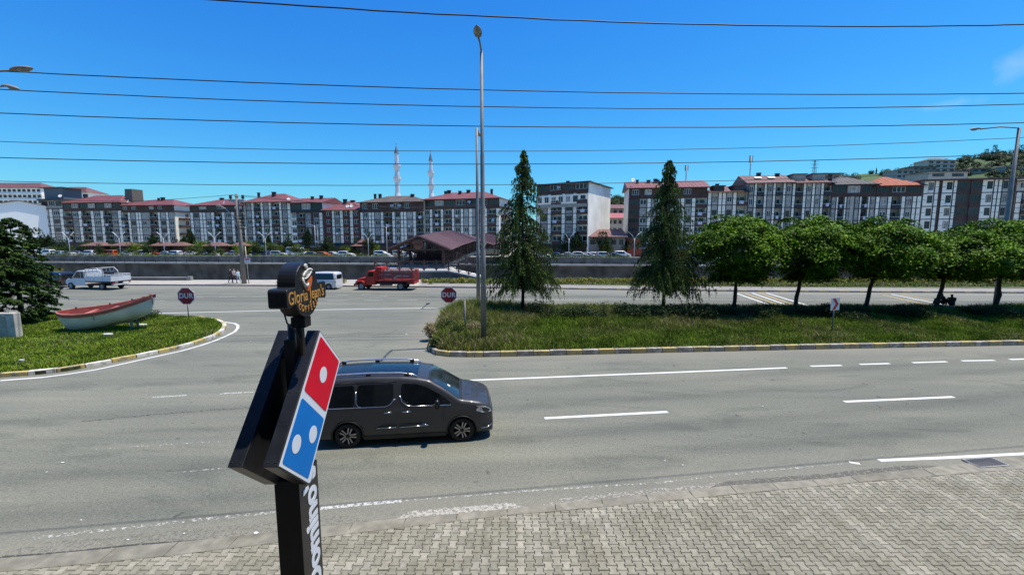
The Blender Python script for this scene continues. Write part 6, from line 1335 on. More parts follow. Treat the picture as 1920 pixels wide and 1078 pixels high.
for a, c_, lb, tw in ((151, 190, 'brown roofed kiosk, first from the left', 0), (203, 242, 'brown roofed kiosk between orange red van and white van', 0), (276, 312, 'brown roofed kiosk behind the third forked lamp', 0), (314, 341, 'brown roofed kiosk left of the dark conifers', 0), (379, 414, 'brown roofed kiosk behind the fourth forked lamp', 0), (431, 453, 'brown roofed kiosk hidden behind the utility pole', 0), (659, 690, 'dull red kiosk with a two tier roof', 1)): kiosk(a, c_, lb, tw, r_red2 if tw else None)
# hedge tufts along the river parapet
P = []; nr = np.random.default_rng(9)
for k in range(150):
    px_ = nr.uniform(80, 720) if k < 110 else nr.uniform(1040, 1180); x_ = XatY(px_, 118); Y = wallY(x_) + nr.uniform(.3, 1.2); q = nr.normal(size=(40, 3)) * [.6, .4, .28]; P.append(q + [XatY(px_, Y), Y, .45])
P = np.concatenate(P); V, F = leaf_quads(P, nr.normal(size=(len(P), 3)) + [0, 0, 1], np.full(len(P), .4), np.full(len(P), .3), nr); tag(obj('parapet_plants', fast_mesh('parapet_plants', V, F, [l_weed, l_lime], (nr.random(len(F)) > .75).astype(int))), kind='stuff')
# ---------------------------------------------------------------- lettering
def text(name, body, size, m, parent, M, bold=0.0, depth=.004, xs=1.0, align='CENTER', spacing=1.0, width=None):
    cu = bpy.data.curves.new(name, 'FONT'); cu.body = body; cu.size = size; cu.offset = bold; cu.extrude = depth; cu.align_x = align; cu.align_y = 'CENTER'; cu.space_character = spacing
    o = bpy.data.objects.new('t', cu); COL.objects.link(o); bpy.context.view_layer.update(); me = bpy.data.meshes.new_from_object(o.evaluated_get(bpy.context.evaluated_depsgraph_get())); bpy.data.objects.remove(o)
    if width: xs = width / (max(v.co.x for v in me.vertices) - min(v.co.x for v in me.vertices))
    me.materials.clear(); me.materials.append(m); me.transform(M @ Matrix.Diagonal((xs, 1, 1, 1))); r_ = obj(name, me, parent); return r_
FACE_CAM = Matrix.Rotation(math.pi / 2, 4, 'X')        # text facing -y
FACE_X = Matrix.Rotation(math.pi / 2, 4, 'Z') @ Matrix.Rotation(math.pi / 2, 4, 'X')   # text facing +x, reading towards +y
m_let = mat('white_letters', (.92, .89, .80), .5, var=.03)
# ---- DUR signs
def dur(px_, py_, base_py, lb, rz=0, hgt=None, tilt=0):
    p = G(px_[1], base_py, .2); r_ = thing('stop_sign', lb, 'stop sign', p, rz); zc = D(px_[0], py_, p.y).z - p.z; R_ = .58
    b = MB(); b.tube([(0, .05, -.1), (0, .05, zc + .2)], .03, 8); b.build('post', M_GALV, r_)
    oc = lambda q: [(q * math.cos(math.pi / 8 + k * math.pi / 4), q * math.sin(math.pi / 8 + k * math.pi / 4)) for k in range(8)]
    T_ = Matrix.Translation((0, 0, zc)) @ FACE_CAM; b = MB(); b.prism(oc(R_), -.01, .012, 0, T_); b.build('rim', M_WHITE, r_); b = MB(); b.prism(oc(R_ * .92), .0125, .016, 0, T_); b.build('face', M_RED, r_)
    text('lettering', 'DUR', .45, m_let, r_, Matrix.Translation((0, -.019, zc - .0)) @ FACE_CAM, .012, .003, .92, spacing=1.1)
dur((348, 353), 555, 600, 'red octagonal DUR sign on the grass island at left')
dur((844.5, 842), 553, 590, 'red octagonal DUR sign at the weedy tip of the median')
# ---- chevron sign
p = G(1561, 624, .2); r_ = thing('chevron_sign', 'white square sign with red chevron pointing right on the median', 'road sign', p, .3); zc = D(1564, 570, p.y).z - p.z; b = MB(); b.tube([(0, .04, -.1), (0, .04, zc + .2)], .035, 8); b.build('post', m_lampg, r_)
b = MB(); b.box(-.33, .33, -.012, .0, zc - .35, zc + .35); b.build('panel', M_WHITE, r_); T_ = Matrix.Translation((0, -.016, zc)) @ FACE_CAM; b = MB(); b.prism([(-.22, .32), (-.02, .32), (.25, 0), (-.02, -.32), (-.22, -.32), (.03, 0)], -.003, .003, 0, T_); b.build('chevron', M_RED, r_)
# ---------------------------------------------------------------- the two advertising signs on their pole
m_sb = mat('sign_black', (0.008, 0.008, 0.010), .33, var=.5, scale=3, detail=8, spec=.45); m_sside = mat('sign_side_black', (0.013, 0.014, 0.017), .38, var=.35, scale=5, detail=8)
m_blue = mat('sign_blue', (0.0, 0.17, 0.55), .5, var=.07, spec=.15, scale=2, detail=8); m_rd = mat('sign_red', (0.70, 0.004, 0.026), .5, var=.07, spec=.15, scale=2, detail=8); m_wh = mat('sign_white', (.72, .76, .82), .3, var=.03)
SX = -2.0365; SY = 3.5; SZ = 3.518; w_ = .6867; a_ = math.radians(42.9); ca, sa = math.cos(a_), math.sin(a_)
root = thing('pizza_sign', 'tilted red and blue domino shaped sign boxes on a black lettered pillar', 'advertising sign', (SX, SY, 0))
def dom(h, v): # tile coordinates: h along the short edge (D->C), v along the long edge (D->A)  -> local (y, z)
    return (h * w_ * ca + v * 2 * w_ * sa, SZ - h * w_ * sa + v * 2 * w_ * ca)
YZ = lambda x: Matrix(((0, 0, 1, x), (1, 0, 0, 0), (0, 1, 0, 0), (0, 0, 0, 1)))   # (y,z,depth) -> (x=depth,y,z)
TH = .132
def panel(x_out, s, nm, printed):
    e = obj(nm, None, root, (x_out, 0, 0)); o_ = [dom(0, 0), dom(1, 0), dom(1, 1), dom(0, 1)]; z0_, z1_ = (-TH, 0) if s > 0 else (0, TH); b = MB(); b.prism(o_, z0_, z1_, 0, YZ(0)); b.build('sign_box', m_sside, e, bevel=.006)
    if not printed: pass
    k = s * .002
    def inset(h0, h1, v0, v1, g): gh, gv = g, g / 2; return [dom(h0 + gh, v0 + gv), dom(h1 - gh, v0 + gv), dom(h1 - gh, v1 - gv), dom(h0 + gh, v1 - gv)]
    lay = lambda poly, d0, d1, m, n_: MB().prism(poly, min(s * d0, s * d1), max(s * d0, s * d1), 0, YZ(0)).build(n_, m, e)
    lay(inset(0, 1, 0, 1, .02), .0015, .004, m_wh, 'white_border')
    lay(roundpoly(inset(0, 1, .0, .505, .065), .03, 3), .0045, .007, m_blue, 'blue_tile'); lay(roundpoly(inset(0, 1, .495, 1, .065), .03, 3), .0045, .007, m_rd, 'red_tile')
    for h_, v_ in ((.5, .75), (.27, .24), (.73, .275)) if 0 else ((.5, .745), (.29, .185), (.70, .315)):
        c_ = dom(h_, v_); r2 = .125 * w_; lay([(c_[0] + r2 * math.cos(t * .3142), c_[1] + r2 * math.sin(t * .3142)) for t in range(20)], .0075, .0095, m_wh, 'white_dot')
    # rivets along the near edge
    b = MB()
    for v in (.03, .27, .5, .73, .97):
        c_ = dom(-.002, v)
        for dx in (.25, .75): b.lathe([(0, .004), (.007, .003), (.008, 0)], 6, 0, Matrix.Translation((z0_ + TH * dx, c_[0], c_[1])) @ Matrix.Rotation(math.atan2(-ca, sa) if 0 else 0, 4, 'X') @ Matrix.Rotation(math.radians(90 + 42.9), 4, 'X'))
    b.build('rivet', m_lampg, e)
panel(0, 1, 'right_panel', True)
xl = -.44; panel(xl, -1, 'left_panel', True)
# pillar between and below the panels
pw, pd = .27, .44; py0 = .42; bx0 = -.02 - pw
px0 = XatY(513, SY + py0) - SX
px0 = -.40; py0 = .60
b = MB(); b.box(px0, px0 + .255, py0, py0 + .42, 0, 3.03); b.build('pillar', m_sb, root, bevel=.008)
b = MB(); b.box(px0 + .004, px0 + .251, py0 + .004, py0 + .416, 3.03, 3.034); b.build('pillar_cap', mat('matt_black', (.01, .01, .01), 1.0, spec=0.0), root); b = MB(); b.box(-.27, -.17, py0 + .12, py0 + .25, 3.034, SZ + .95); b.build('inner_post', M_BLACKM, root)
b = MB(); b.box(px0 - .08, px0 + .32, py0 - .08, py0 + .5, 0, .06); b.build('base_plate', M_GALV, root)
b = MB(); b.box(xl + TH, -TH, .75, .85, SZ + .1, SZ + .2); b.box(xl + TH, -TH, .75, .85, SZ + .75, SZ + .85); b.tube([(xl / 2 , .80, SZ + .2), (xl / 2, .80, SZ + 1.1)], .045, 8); b.build('bracket', M_BLACKM, root)
tb = text('pillar_lettering', "Domino's", .37, m_wh, root, Matrix.Translation((px0 + .258, py0 + .235, 1.60)) @ FACE_X @ Matrix.Rotation(math.pi / 2, 4, 'Z'), .014, .002, .98, align='LEFT')
# ---- the coffee sign on its own post above
cxp = XatY(568, 4.3); cs = thing('coffee_sign', 'black coffee shop sign with cup logo on a post above the domino shaped boxes', 'advertising sign', (cxp, 0, 0))
FXC = XatY(575, 4.3) + .09 - cxp   # the printed face plane (x local)
def yz(px_, py_): # where a ray through the photograph meets the plane of the sign face
    d = ray(px_, py_); t = (cxp + FXC) / d.x; return (d.y * t, CAMH + d.z * t)
pL, pR = yz(538, 560), yz(611.5, 554); print('coffee sign span', pL, pR)
W_ = pR[0] - pL[0]; yc = (pL[0] + pR[0]) / 2 ; c0 = yz(575, 545); zlow = yz(576, 594)[1]; ztop = yz(579, 491)[1]; zwl = yz(538, 581)[1]; zwu = yz(538, 543)[1]
yc = yz(577, 560)[0]
out = []
def arc(cy_, cz, ry, rz_, a0, a1, n=10): return [(cy_ + ry * math.cos(math.radians(lerp(a0, a1, k / n))), cz + rz_ * math.sin(math.radians(lerp(a0, a1, k / n)))) for k in range(n + 1)]
hr = W_ * .28; print('W', W_, ztop, zlow, zwu, zwl); zr = ztop - hr * 1.05; zb2 = zlow + W_ * .30
out = arc(yc, zwu + .01, hr, ztop - zwu - .01, 0, 180, 18) + [(yc - hr, zwu)] + arc(pL[0] + .03, zwu - .03, .03, .03, 90, 180, 3) + arc(pL[0] + .03, zwl + .03, .03, .03, 180, 270, 3) + arc(yc, zb2, W_ * .31, zb2 - zlow, 200, 340, 12) + arc(pR[0] - .03, zwl + .03, .03, .03, 270, 360, 3) + arc(pR[0] - .03, zwu - .03, .03, .03, 0, 90, 3) + [(yc + hr, zwu)]
TC = .17; b = MB(); b.prism(out, FXC - TC, FXC, 0, YZ(0)); b.build('sign_box', m_sside, cs, bevel=.006)
mg = mat('logo_gold', (.55, .27, .05), .5); mo = mat('logo_orange', (.66, .13, .03), .45); mgw = mat('logo_white', (.62, .60, .56), .5)
def place(y_, z_, x_=.004): return Matrix.Translation((FXC + x_, y_, z_)) @ FACE_X
zt_ = lerp(zwl, zwu, .46); text('lettering', "Gloria Jean's", .165, mg, cs, place(yc, zt_, .0015), .0008, .0008, width=W_ * .90)
w0 = text('small_lettering', 'COFFEES', .001, mg, cs, place(yc, zwl - .03)) ; bpy.data.objects.remove(w0)
for k, ch in enumerate('COFFEES'):
    t_ = (k - 3) * 10.5; rr = W_ * .40; text('small_lettering', ch, .088, mg, cs, place(yc + rr * math.sin(math.radians(t_)), zwl + .055 + W_ * .26 - rr * math.cos(math.radians(t_))) @ Matrix.Rotation(math.radians(t_), 4, 'Z'), .0004, .002, .75)
cz = yz(577, 525)[1]; s_ = hr * .92; s2 = (yz(577, 495)[1] - yz(577, 544)[1]) / 1.7
cup = MB(); f3 = lambda pts: [(FXC + .006, yc + a * s_, cz + c_ * s2) for a, c_ in pts]
ring = [(.02 + .42 * math.cos(t) * .92 + .10 * math.sin(t), .42 + .26 * math.sin(t) + .12 * math.cos(t)) for t in [k * .314 for k in range(21)]]
cup.tube(f3(ring), .010, 6); cup.tube(f3([(.02 + (.42 - t * .03) * .62 * math.cos(t * 1.1), .42 + (.26 - t * .022) * .62 * math.sin(t * 1.1) + .05 * math.cos(t * 1.1)) for t in [k * .3 for k in range(28)]]), .0055, 5)
cup.tube(f3([(.48, .42), (.56, .62), (.38, .70), (.30, .66)]), .010, 6); cup.tube(f3([(-.02, .98), (-.16, .88), (-.06, .76), (.06, .86), (0, 1.02), (-.12, 1.05), (-.22, .92), (-.2, .78)]), .008, 6); cup.tube(f3([(-.42, .25), (-.40, -.10), (-.22, -.34), (.02, -.32), (.12, -.18)]), [.006, .016, .020, .014, .005], 6); cup.build('cup_swirl', mgw, cs)
b = MB(); b.prism([(yc + a * s_, cz + c_ * s2) for a, c_ in [(.52, .28), (.50, -.12), (.34, -.5), (.1, -.72), (-.12, -.66), (-.32, -.40), (-.12, -.50), (.08, -.44), (.20, -.28), (.20, -.12), (-.02, -.16), (.1, -.02), (.34, .08), (.46, .22)]], FXC + .001, FXC + .005, 0, YZ(0)); b.build('orange_cup', mo, cs)
b = MB(); zt2 = zlow + .06; xm = FXC - TC / 2; b.tube([(xm, yc - .02, SZ + .85), (xm, yc - .02, zt2)], .042, 10); b.box(xm - .06, xm + .075, yc - .06, yc + .06, zlow - .10, zlow - .003); b.build('post', m_sb, cs)
b = MB(); b.tube([(xm - .03, yc - .22, zlow + .06), (xm - .02, yc - .2, zlow - .03), (xm, yc - .1, zlow - .12), (xm + .02, yc - .06, zlow - .24)], .008, 5); b.build('power_lead', m_wire, cs)
# ---------------------------------------------------------------- boat on the island
def boat():
    A = G(122, 622, .17); Yb = 24.3; xl_ = XatY(95, Yb); xr_ = XatY(304, Yb + 1.2); Lb = xr_ - xl_; zA = D(106, 584, Yb).z; zB = D(288, 549, Yb + 1.2).z
    root = thing('rowing_boat', 'pale blue white wooden boat with salmon red gunwale set on the grass island', 'boat', (xl_, Yb, 0), .15)
    root.rotation_euler = (.16, 0, .10)
    m_h = mat('hull_paint', (.82, .84, .79), .3, var=.10, scale=1.2, detail=8, coat=.3); m_r = mat('gunwale_red', (.42, .135, .10), .5, var=.18, scale=2.5, detail=8); m_in = mat('inside_red', (.52, .21, .15), .6, var=.2, scale=2, detail=8)
    n = 26; ns = 9; S_ = []
    sheer = lambda t: lerp(zA, zB, t) - .26 * math.sin(t * math.pi) ** 1.0 + .02
    keel = lambda t: interp(t, [(0, .92), (.03, .62), (.07, .30), (.13, .14), (.30, .22), (.5, .42), (.7, .70), (.85, .95), (.94, 1.22), (1, zB - .12)]) 
    hb = lambda t: interp(t, [(0, .05), (.06, .34), (.15, .60), (.3, .80), (.5, .88), (.7, .82), (.85, .62), (.94, .40), (1, .13)])
    for i in range(n + 1):
        t = i / n; zs, zk, h_ = sheer(t), keel(t), hb(t); zk = min(zk, zs - .15); row = []
        for k in range(ns + 1): u = k / ns; row.append((h_ * (math.sin(u * math.pi / 2) ** .62), zk + (zs - zk) * (1 - math.cos(u * math.pi / 2)) ** .8))
        S_.append((t * Lb, row))
    def shell(nm, m_, shrink, floor_, flip):
        b = MB(); V_ = []; full = 2 * ns + 1
        for x, row in S_:
            for k in range(-ns, ns + 1):
                y, z = row[abs(k)]; y = max(0, y - shrink) * (1 if k >= 0 else -1); zz = max(z, row[ns][1] - floor_) if floor_ else z; V_.append((x, y, zz))
        fs_ = [((i + 1) * full + k, i * full + k, i * full + k + 1, (i + 1) * full + k + 1) for i in range(n) for k in range(full - 1)]
        if flip: fs_ = [tuple(reversed(q)) for q in fs_]
        b.add(V_, fs_, 0, True); b.build(nm, m_, root)
    shell('hull', m_h, 0, 0, False); shell('inner_lining', m_in, .045, .42, True)
    for s in (-1, 1):
        b = MB(); P_ = [(x, s * row[ns][0], row[ns][1]) for x, row in S_]
        for k in range(len(P_) - 1):
            (xa, ya, za), (xb, yb_, zb_) = P_[k], P_[k + 1]; V_ = []
            for (x, y, z) in (P_[k], P_[k + 1]): V_ += [(x, y + s * .035, z - .17), (x, y + s * .045, z + .03), (x, y - s * .06, z + .03), (x, y - s * .06, z - .03)]
            b.add(V_, [(0, 4, 5, 1), (1, 5, 6, 2), (2, 6, 7, 3), (3, 7, 4, 0)] if s < 0 else [(1, 5, 4, 0), (2, 6, 5, 1), (3, 7, 6, 2), (0, 4, 7, 3)])
        b.build('gunwale', m_r, root)
    def zi(t): return sheer(t)
    for t, wd in ((.30, .26), (.52, .26), (.74, .28)):
        b = MB(); h_ = hb(t) - .05; b.box(t * Lb - wd / 2, t * Lb + wd / 2, -h_, h_, sheer(t) - .2, sheer(t) - .15); b.build('thwart', m_r, root)
    b = MB(); h_ = hb(.93); b.add([(Lb * .86, -hb(.86) + .06, sheer(.86) - .08), (Lb * .86, hb(.86) - .06, sheer(.86) - .08), (Lb * .985, .12, sheer(.985) - .06), (Lb * .985, -.12, sheer(.985) - .06)], [(0, 3, 2, 1), (0, 1, 2, 3)]); b.build('stern_deck', m_in, root)
    b = MB()
    for x, y, z, q in ((Lb * .93, -.22, sheer(.93), .1), (Lb * .95, .15, sheer(.95), .1)): b.tube([(x, y, z - .08), (x, y, z + .14)], .035, 6); b.bar((x - .08, y, z + .1), (x + .08, y, z + .1), .04)
    b.build('mooring_cleat', m_r, root)
    b = MB()
    for t in (.12, .42, .66): b.lathe([(.04, 0), (.05, .05), (.02, .08), (0, .08)], 8, 0, Matrix.Translation((t * Lb, hb(t) - .02, sheer(t) + .03)))
    b.build('rowlock', M_BLACKM, root)
    b = MB(); b.tube([(Lb * keel_t, 0, keel(keel_t) - .03) for keel_t in (.06, .10, .2, .35, .5, .65, .8, .93)], .035, 6); b.build('keel', M_WHITE, root)
    b = MB(); b.tube([(0.0, 0, sheer(0) - .05), (Lb * .015, 0, .72), (Lb * .05, 0, .42), (Lb * .10, 0, .18)], .05, 6); b.build('stem_post', M_WHITE, root)
    b = MB(); b.tube([(Lb * .485, -hb(.485) - .035, sheer(.485) - .05), (Lb * .49, -hb(.5) - .01, sheer(.5) - .45)], .014, 5); b.tube([(Lb * .995, -.1, sheer(1) - .1), (Lb * .99, -.14, sheer(1) - .5)], .016, 5); b.build('hanging_chain', mat('rust', (.06, .03, .02), .9), root)
    b = MB()
    for t, hgt in ((.40, .30), (.74, .70), (.15, .14)):
        for y in (-.28, .28): b.bar((t * Lb, y, .05), (t * Lb, y * .6, hgt + .1), .08)
        b.bar((t * Lb, -.4, .14), (t * Lb, .4, .14), .09)
    b.build('cradle', m_lampg, root); return root
boat()
for k, (a, c_, lb) in enumerate([(203, 628, 'flat white stone on the grass under the middle of the boat'), (267, 610, 'flat white stone below the right end of the boat'), (41, 677, 'small white stone on the grass near the left kerb')]):
    p = G(a, c_, .2); b = MB(); sz = .30 if k < 2 else .12; b.prism([(math.cos(t) * sz * R.uniform(.8, 1.1), math.sin(t) * sz * .6 * R.uniform(.8, 1.1)) for t in [q * .9 for q in range(7)]], -.05, .08); tag(b.build('white_stone', mat('white_stone', (.55, .54, .5), .9, bump=.3), None, p, bevel=.02), lb, 'stone')
# concrete cabinet at left
p = G(31, 634, .17); r_ = thing('utility_cabinet', 'weathered concrete utility box at the left edge before the conifer', 'utility box', (p.x, p.y, .15), .02); mc = mat('cabinet_concrete', (.55, .51, .42), .9, var=.2, scale=2, detail=8)
b = MB(); b.box(-2.0, 0, 0, .34, 0, 1.36); b.build('box', mc, r_, bevel=.03); b = MB(); [b.box(x0, x1, -.012, -.002, .55, 1.25) for x0, x1 in ((-1.75, -1.2), (-1.12, -.42))]; [b.box(x0, x1, -.012, -.002, .1, .48) for x0, x1 in ((-1.75, -1.2), (-1.12, -.42))]; b.build('door', mat('cabinet_grey', (.42, .38, .30), .8, var=.2), r_)
b = MB(); b.box(-1.25, -1.02, -.02, -.013, 1.0, 1.2); b.build('warning_label', mat('label_yellow', (.4, .33, .1), .7), r_)
# ---------------------------------------------------------------- roofed timber footbridge
def bridge():
    m_rf = mat('bridge_roof_mauve', (.17, .095, .10), .6, var=.12, scale=.8, detail=6); ax0, ax1 = Vector((-12.9, 60.5)), Vector((-4.2, 113))
    L = (ax1 - ax0).length; an = math.atan2(ax1.y - ax0.y, ax1.x - ax0.x) - math.pi / 2; root = thing('footbridge', 'timber footbridge with a wavy mauve roof crossing the river', 'bridge', (ax0.x, ax0.y, 0), an)
    t_of = lambda Y: (Y - 60.5) / 52.5
    rz_ = [(0, 5.75), (6, 6.25), (13, 6.7), (20, 6.35), (28, 5.7), (34, 6.0), (41, 6.45), (48, 6.1), (54, 5.6)]
    ez_ = [(0, 3.9), (6, 4.5), (13, 5.0), (20, 4.7), (28, 4.05), (34, 4.4), (41, 4.8), (48, 4.4), (54, 3.9)]
    def ridge(s): return interp(s, rz_)
    def eave(s): return interp(s, ez_)
    n = 54; 
    for sd in (-1, 1):
        b = MB(); V_ = []
        for i in range(n + 1): s = L * i / n - 1.0; V_ += [(0, s, ridge(s)), (sd * 4.6, s, eave(s)), (0, s, ridge(s) - .12), (sd * 4.6, s, eave(s) - .12)]
        fs_ = []
        for i in range(n): a, c_ = 4 * i, 4 * i + 4; fs_ += [(a, c_, c_ + 1, a + 1), (a + 2, a + 3, c_ + 3, c_ + 2), (a + 1, c_ + 1, c_ + 3, a + 3)]
        fs_ += [(0, 1, 3, 2)]; b.add(V_, fs_, 0, False); b.build('roof', m_rf, root)
        b = MB()
        for i in range(0, n * 2): s = L * i / (n * 2) - 1.0; b.bar((0, s, ridge(s) + .02), (sd * 4.6, s, eave(s) + .02), .06)
        ob = b.build('roof_seam', m_rf, root); tag(ob, kind='stuff')
    def deck(s): return 1.55 + 1.6 * math.sin(max(0, min(1, s / L)) * math.pi)
    b = MB(); V_ = []
    for i in range(n + 1): s = L * i / n; V_ += [(-3.4, s, deck(s)), (3.4, s, deck(s)), (3.4, s, deck(s) - .55), (-3.4, s, deck(s) - .55)]
    b.add(V_, [(4 * i + k, 4 * i + 4 + k, 4 * i + 4 + (k + 1) % 4, 4 * i + (k + 1) % 4) for i in range(n) for k in range(4)] + [(0, 1, 2, 3)]); b.build('deck', mat('deck_concrete', (.20, .19, .15), .9, var=.25, scale=.8), root)
    for sd in (-3.3, 3.3):
        for i in range(14):
            s = L * i / 13; b = MB(); b.box(sd - .15, sd + .15, s - .15, s + .15, deck(s) + .003, eave(s) + .45); b.build('post', M_WOOD, root)
        b = MB(); k = 0
        for i in range(108):
            s = L * i / 108 + .25; b.bar((sd, s, deck(s)), (sd, s, deck(s) + 1.15), .11, .05)
        for dz in (.15, 1.15, 1.45): 
            for i in range(26): s0_, s1_ = L * i / 26, L * (i + 1) / 26; b.bar((sd, s0_, deck(s0_) + dz), (sd, s1_, deck(s1_) + dz), .10)
        for i in range(13): s0_, s1_ = L * i / 13, L * (i + 1) / 13; b.bar((sd, s0_, eave(s0_) - .1), (sd, s1_, eave(s1_) - .1), .18); b.bar((sd, s0_ + .1, eave(s0_) - .9), (sd, s0_ + 1.2, eave(s0_) - .15), .1); b.bar((sd, s1_ - .1, eave(s1_) - .9), (sd, s1_ - 1.2, eave(s1_) - .15), .1)
        b.build('railing', M_WOOD, root)
    # gable truss
    for s in (-.7, L * .33, L * .66):
        b = MB(); e = eave(max(s, 0)) ; r_ = ridge(max(s, 0)); b.bar((-4.6, s, e - .2), (0, s, r_ - .2), .16, .3); b.bar((4.6, s, e - .2), (0, s, r_ - .2), .16, .3); b.bar((-4.3, s, e - .1), (4.3, s, e - .1), .14, .2)
        for q in (-3, -2, -1, 0, 1, 2, 3): b.bar((q * 1.1, s, e - .1), (q * 1.1, s, lerp(r_, e, abs(q) * 1.1 / 4.6) - .25), .12)
        for q in (-1, 1): b.bar((q * 3.3, s, e - .1), (q * 2.2, s, lerp(r_, e, .5) - .3), .1); b.bar((q * 2.2, s, e - .1), (q * 1.2, s, lerp(r_, e, .26) - .3), .1)
        b.build('truss', M_WOOD, root)
    b = MB(); b.lathe([(0, .06), (.66, .06), (.72, .03), (.72, 0)], 20, 0, Matrix.Translation((0, -.85, 4.55)) @ Matrix.Rotation(math.pi / 2, 4, 'X')); b.build('emblem', mat('emblem_brown', (.14, .055, .03), .7, var=.2), root)
    b = MB()
    for q in range(5): b.box(-.42 + q * .18, -.32 + q * .18, -.925, -.912, 4.3 + (q % 2) * .12, 4.75 - (q % 3) * .1)
    b.build('emblem_carving', mat('emblem_dark', (.04, .018, .012), .7), root)
    # dark banner hung on the inner parapet
    b = MB(); b.box(-2.9, 2.6, 5.4, 5.5, deck(5) - .2, deck(5) + 1.1); b.build('blue_screen', mat('navy_screen', (.012, .018, .045), .7), root)
    for q in range(22): b = MB(); x_ = -3.1 + q * .3; b.bar((x_, 3.2, deck(3)), (x_, 3.2, deck(3) + 1.7 + .25 * (q % 2)), .12, .06); b.build('picket', M_WOOD, root)
    return root
bridge()
# approach platform and ramp in front of the bridge
pf = tag(obj('bridge_terrace', None), kind='structure'); m_edge = mat('pale_coping', (.50, .49, .46), .85, var=.08)
Yp = 55.2; xa, xb, xc = XatY(700, Yp), XatY(840, Yp), XatY(897, Yp); zp = D(780, 508, Yp).z
b = MB(); b.box(xa, xb, Yp, Yp + 7, -.1, zp - .15); b.prism([(xb, -.1), (xc, -.1), (xc, .18), (xb, zp - .15)], -(Yp + 4), -Yp, 0, Euler((math.pi / 2, 0, 0)).to_matrix().to_4x4()); b.build('retaining_wall', mat('terrace_wall', (.10, .10, .095), .9, var=.3, scale=.6, detail=8), pf)
b = MB(); b.box(xa - .1, xb, Yp - .12, Yp + 7, zp - .147, zp + .05); b.prism([(xb, zp - .147), (xc + .1, .183), (xc + .1, .33), (xb, zp + .05)], -(Yp + 4), -(Yp - .12), 0, Euler((math.pi / 2, 0, 0)).to_matrix().to_4x4()); b.build('coping', m_edge, pf)
rl = thing('timber_railing', 'brown timber railing with crossed braces along the bridge terrace', 'railing', (0, 0, 0)); mw2 = mat('brown_rail', (.10, .05, .035), .75, var=.25)
def rail_run(P_, base, h=1.15):
    for (x0, y0, z0), (x1, y1, z1) in zip(P_, P_[1:]):
        b = MB(); b.bar((x0, y0, z0), (x0, y0, z0 + h + .15), .16); b.build('post', mw2, rl); b = MB(); b.bar((x0, y0, z0 + h), (x1, y1, z1 + h), .1); b.build('top_rail', mw2, rl)
        b = MB(); b.bar((x0, y0, z0 + .15), (x1, y1, z1 + h - .1), .07); b.bar((x0, y0, z0 + h - .1), (x1, y1, z1 + .15), .07); b.bar((x0, y0, z0 + .15), (x1, y1, z1 + .15), .07); b.build('brace', mw2, rl)
xs_ = [lerp(xa, xb, k / 6) for k in range(7)]; rail_run([(x, Yp + .1, zp + .05) for x in xs_], 0); rail_run([(lerp(xb, xc, k / 3), Yp + .1, lerp(zp + .05, .33, k / 3)) for k in range(4)], 0); rail_run([(lerp(xb + .6, xc + 1.5, k / 4), Yp + 3.8, lerp(zp + 1.1, .4, k / 4)) for k in range(5)], 0)
# low wall left of the utility pole
lw = tag(obj('low_wall', None), kind='structure'); y_ = bankY(-50) - .6; b = MB(); b.box(XatY(60, y_), XatY(349, y_), y_, y_ + .35, .1, D(300, 521, y_).z); b.build('wall', m_par, lw); b = MB(); b.box(XatY(60, y_), XatY(349, y_), y_ - .03, y_ + .38, D(300, 521, y_).z + .003, D(300, 521, y_).z + .08); b.box(XatY(343, y_), XatY(351, y_), y_ - .05, y_ + .4, .1, D(300, 520, y_).z + .1); b.build('coping', m_led, lw)
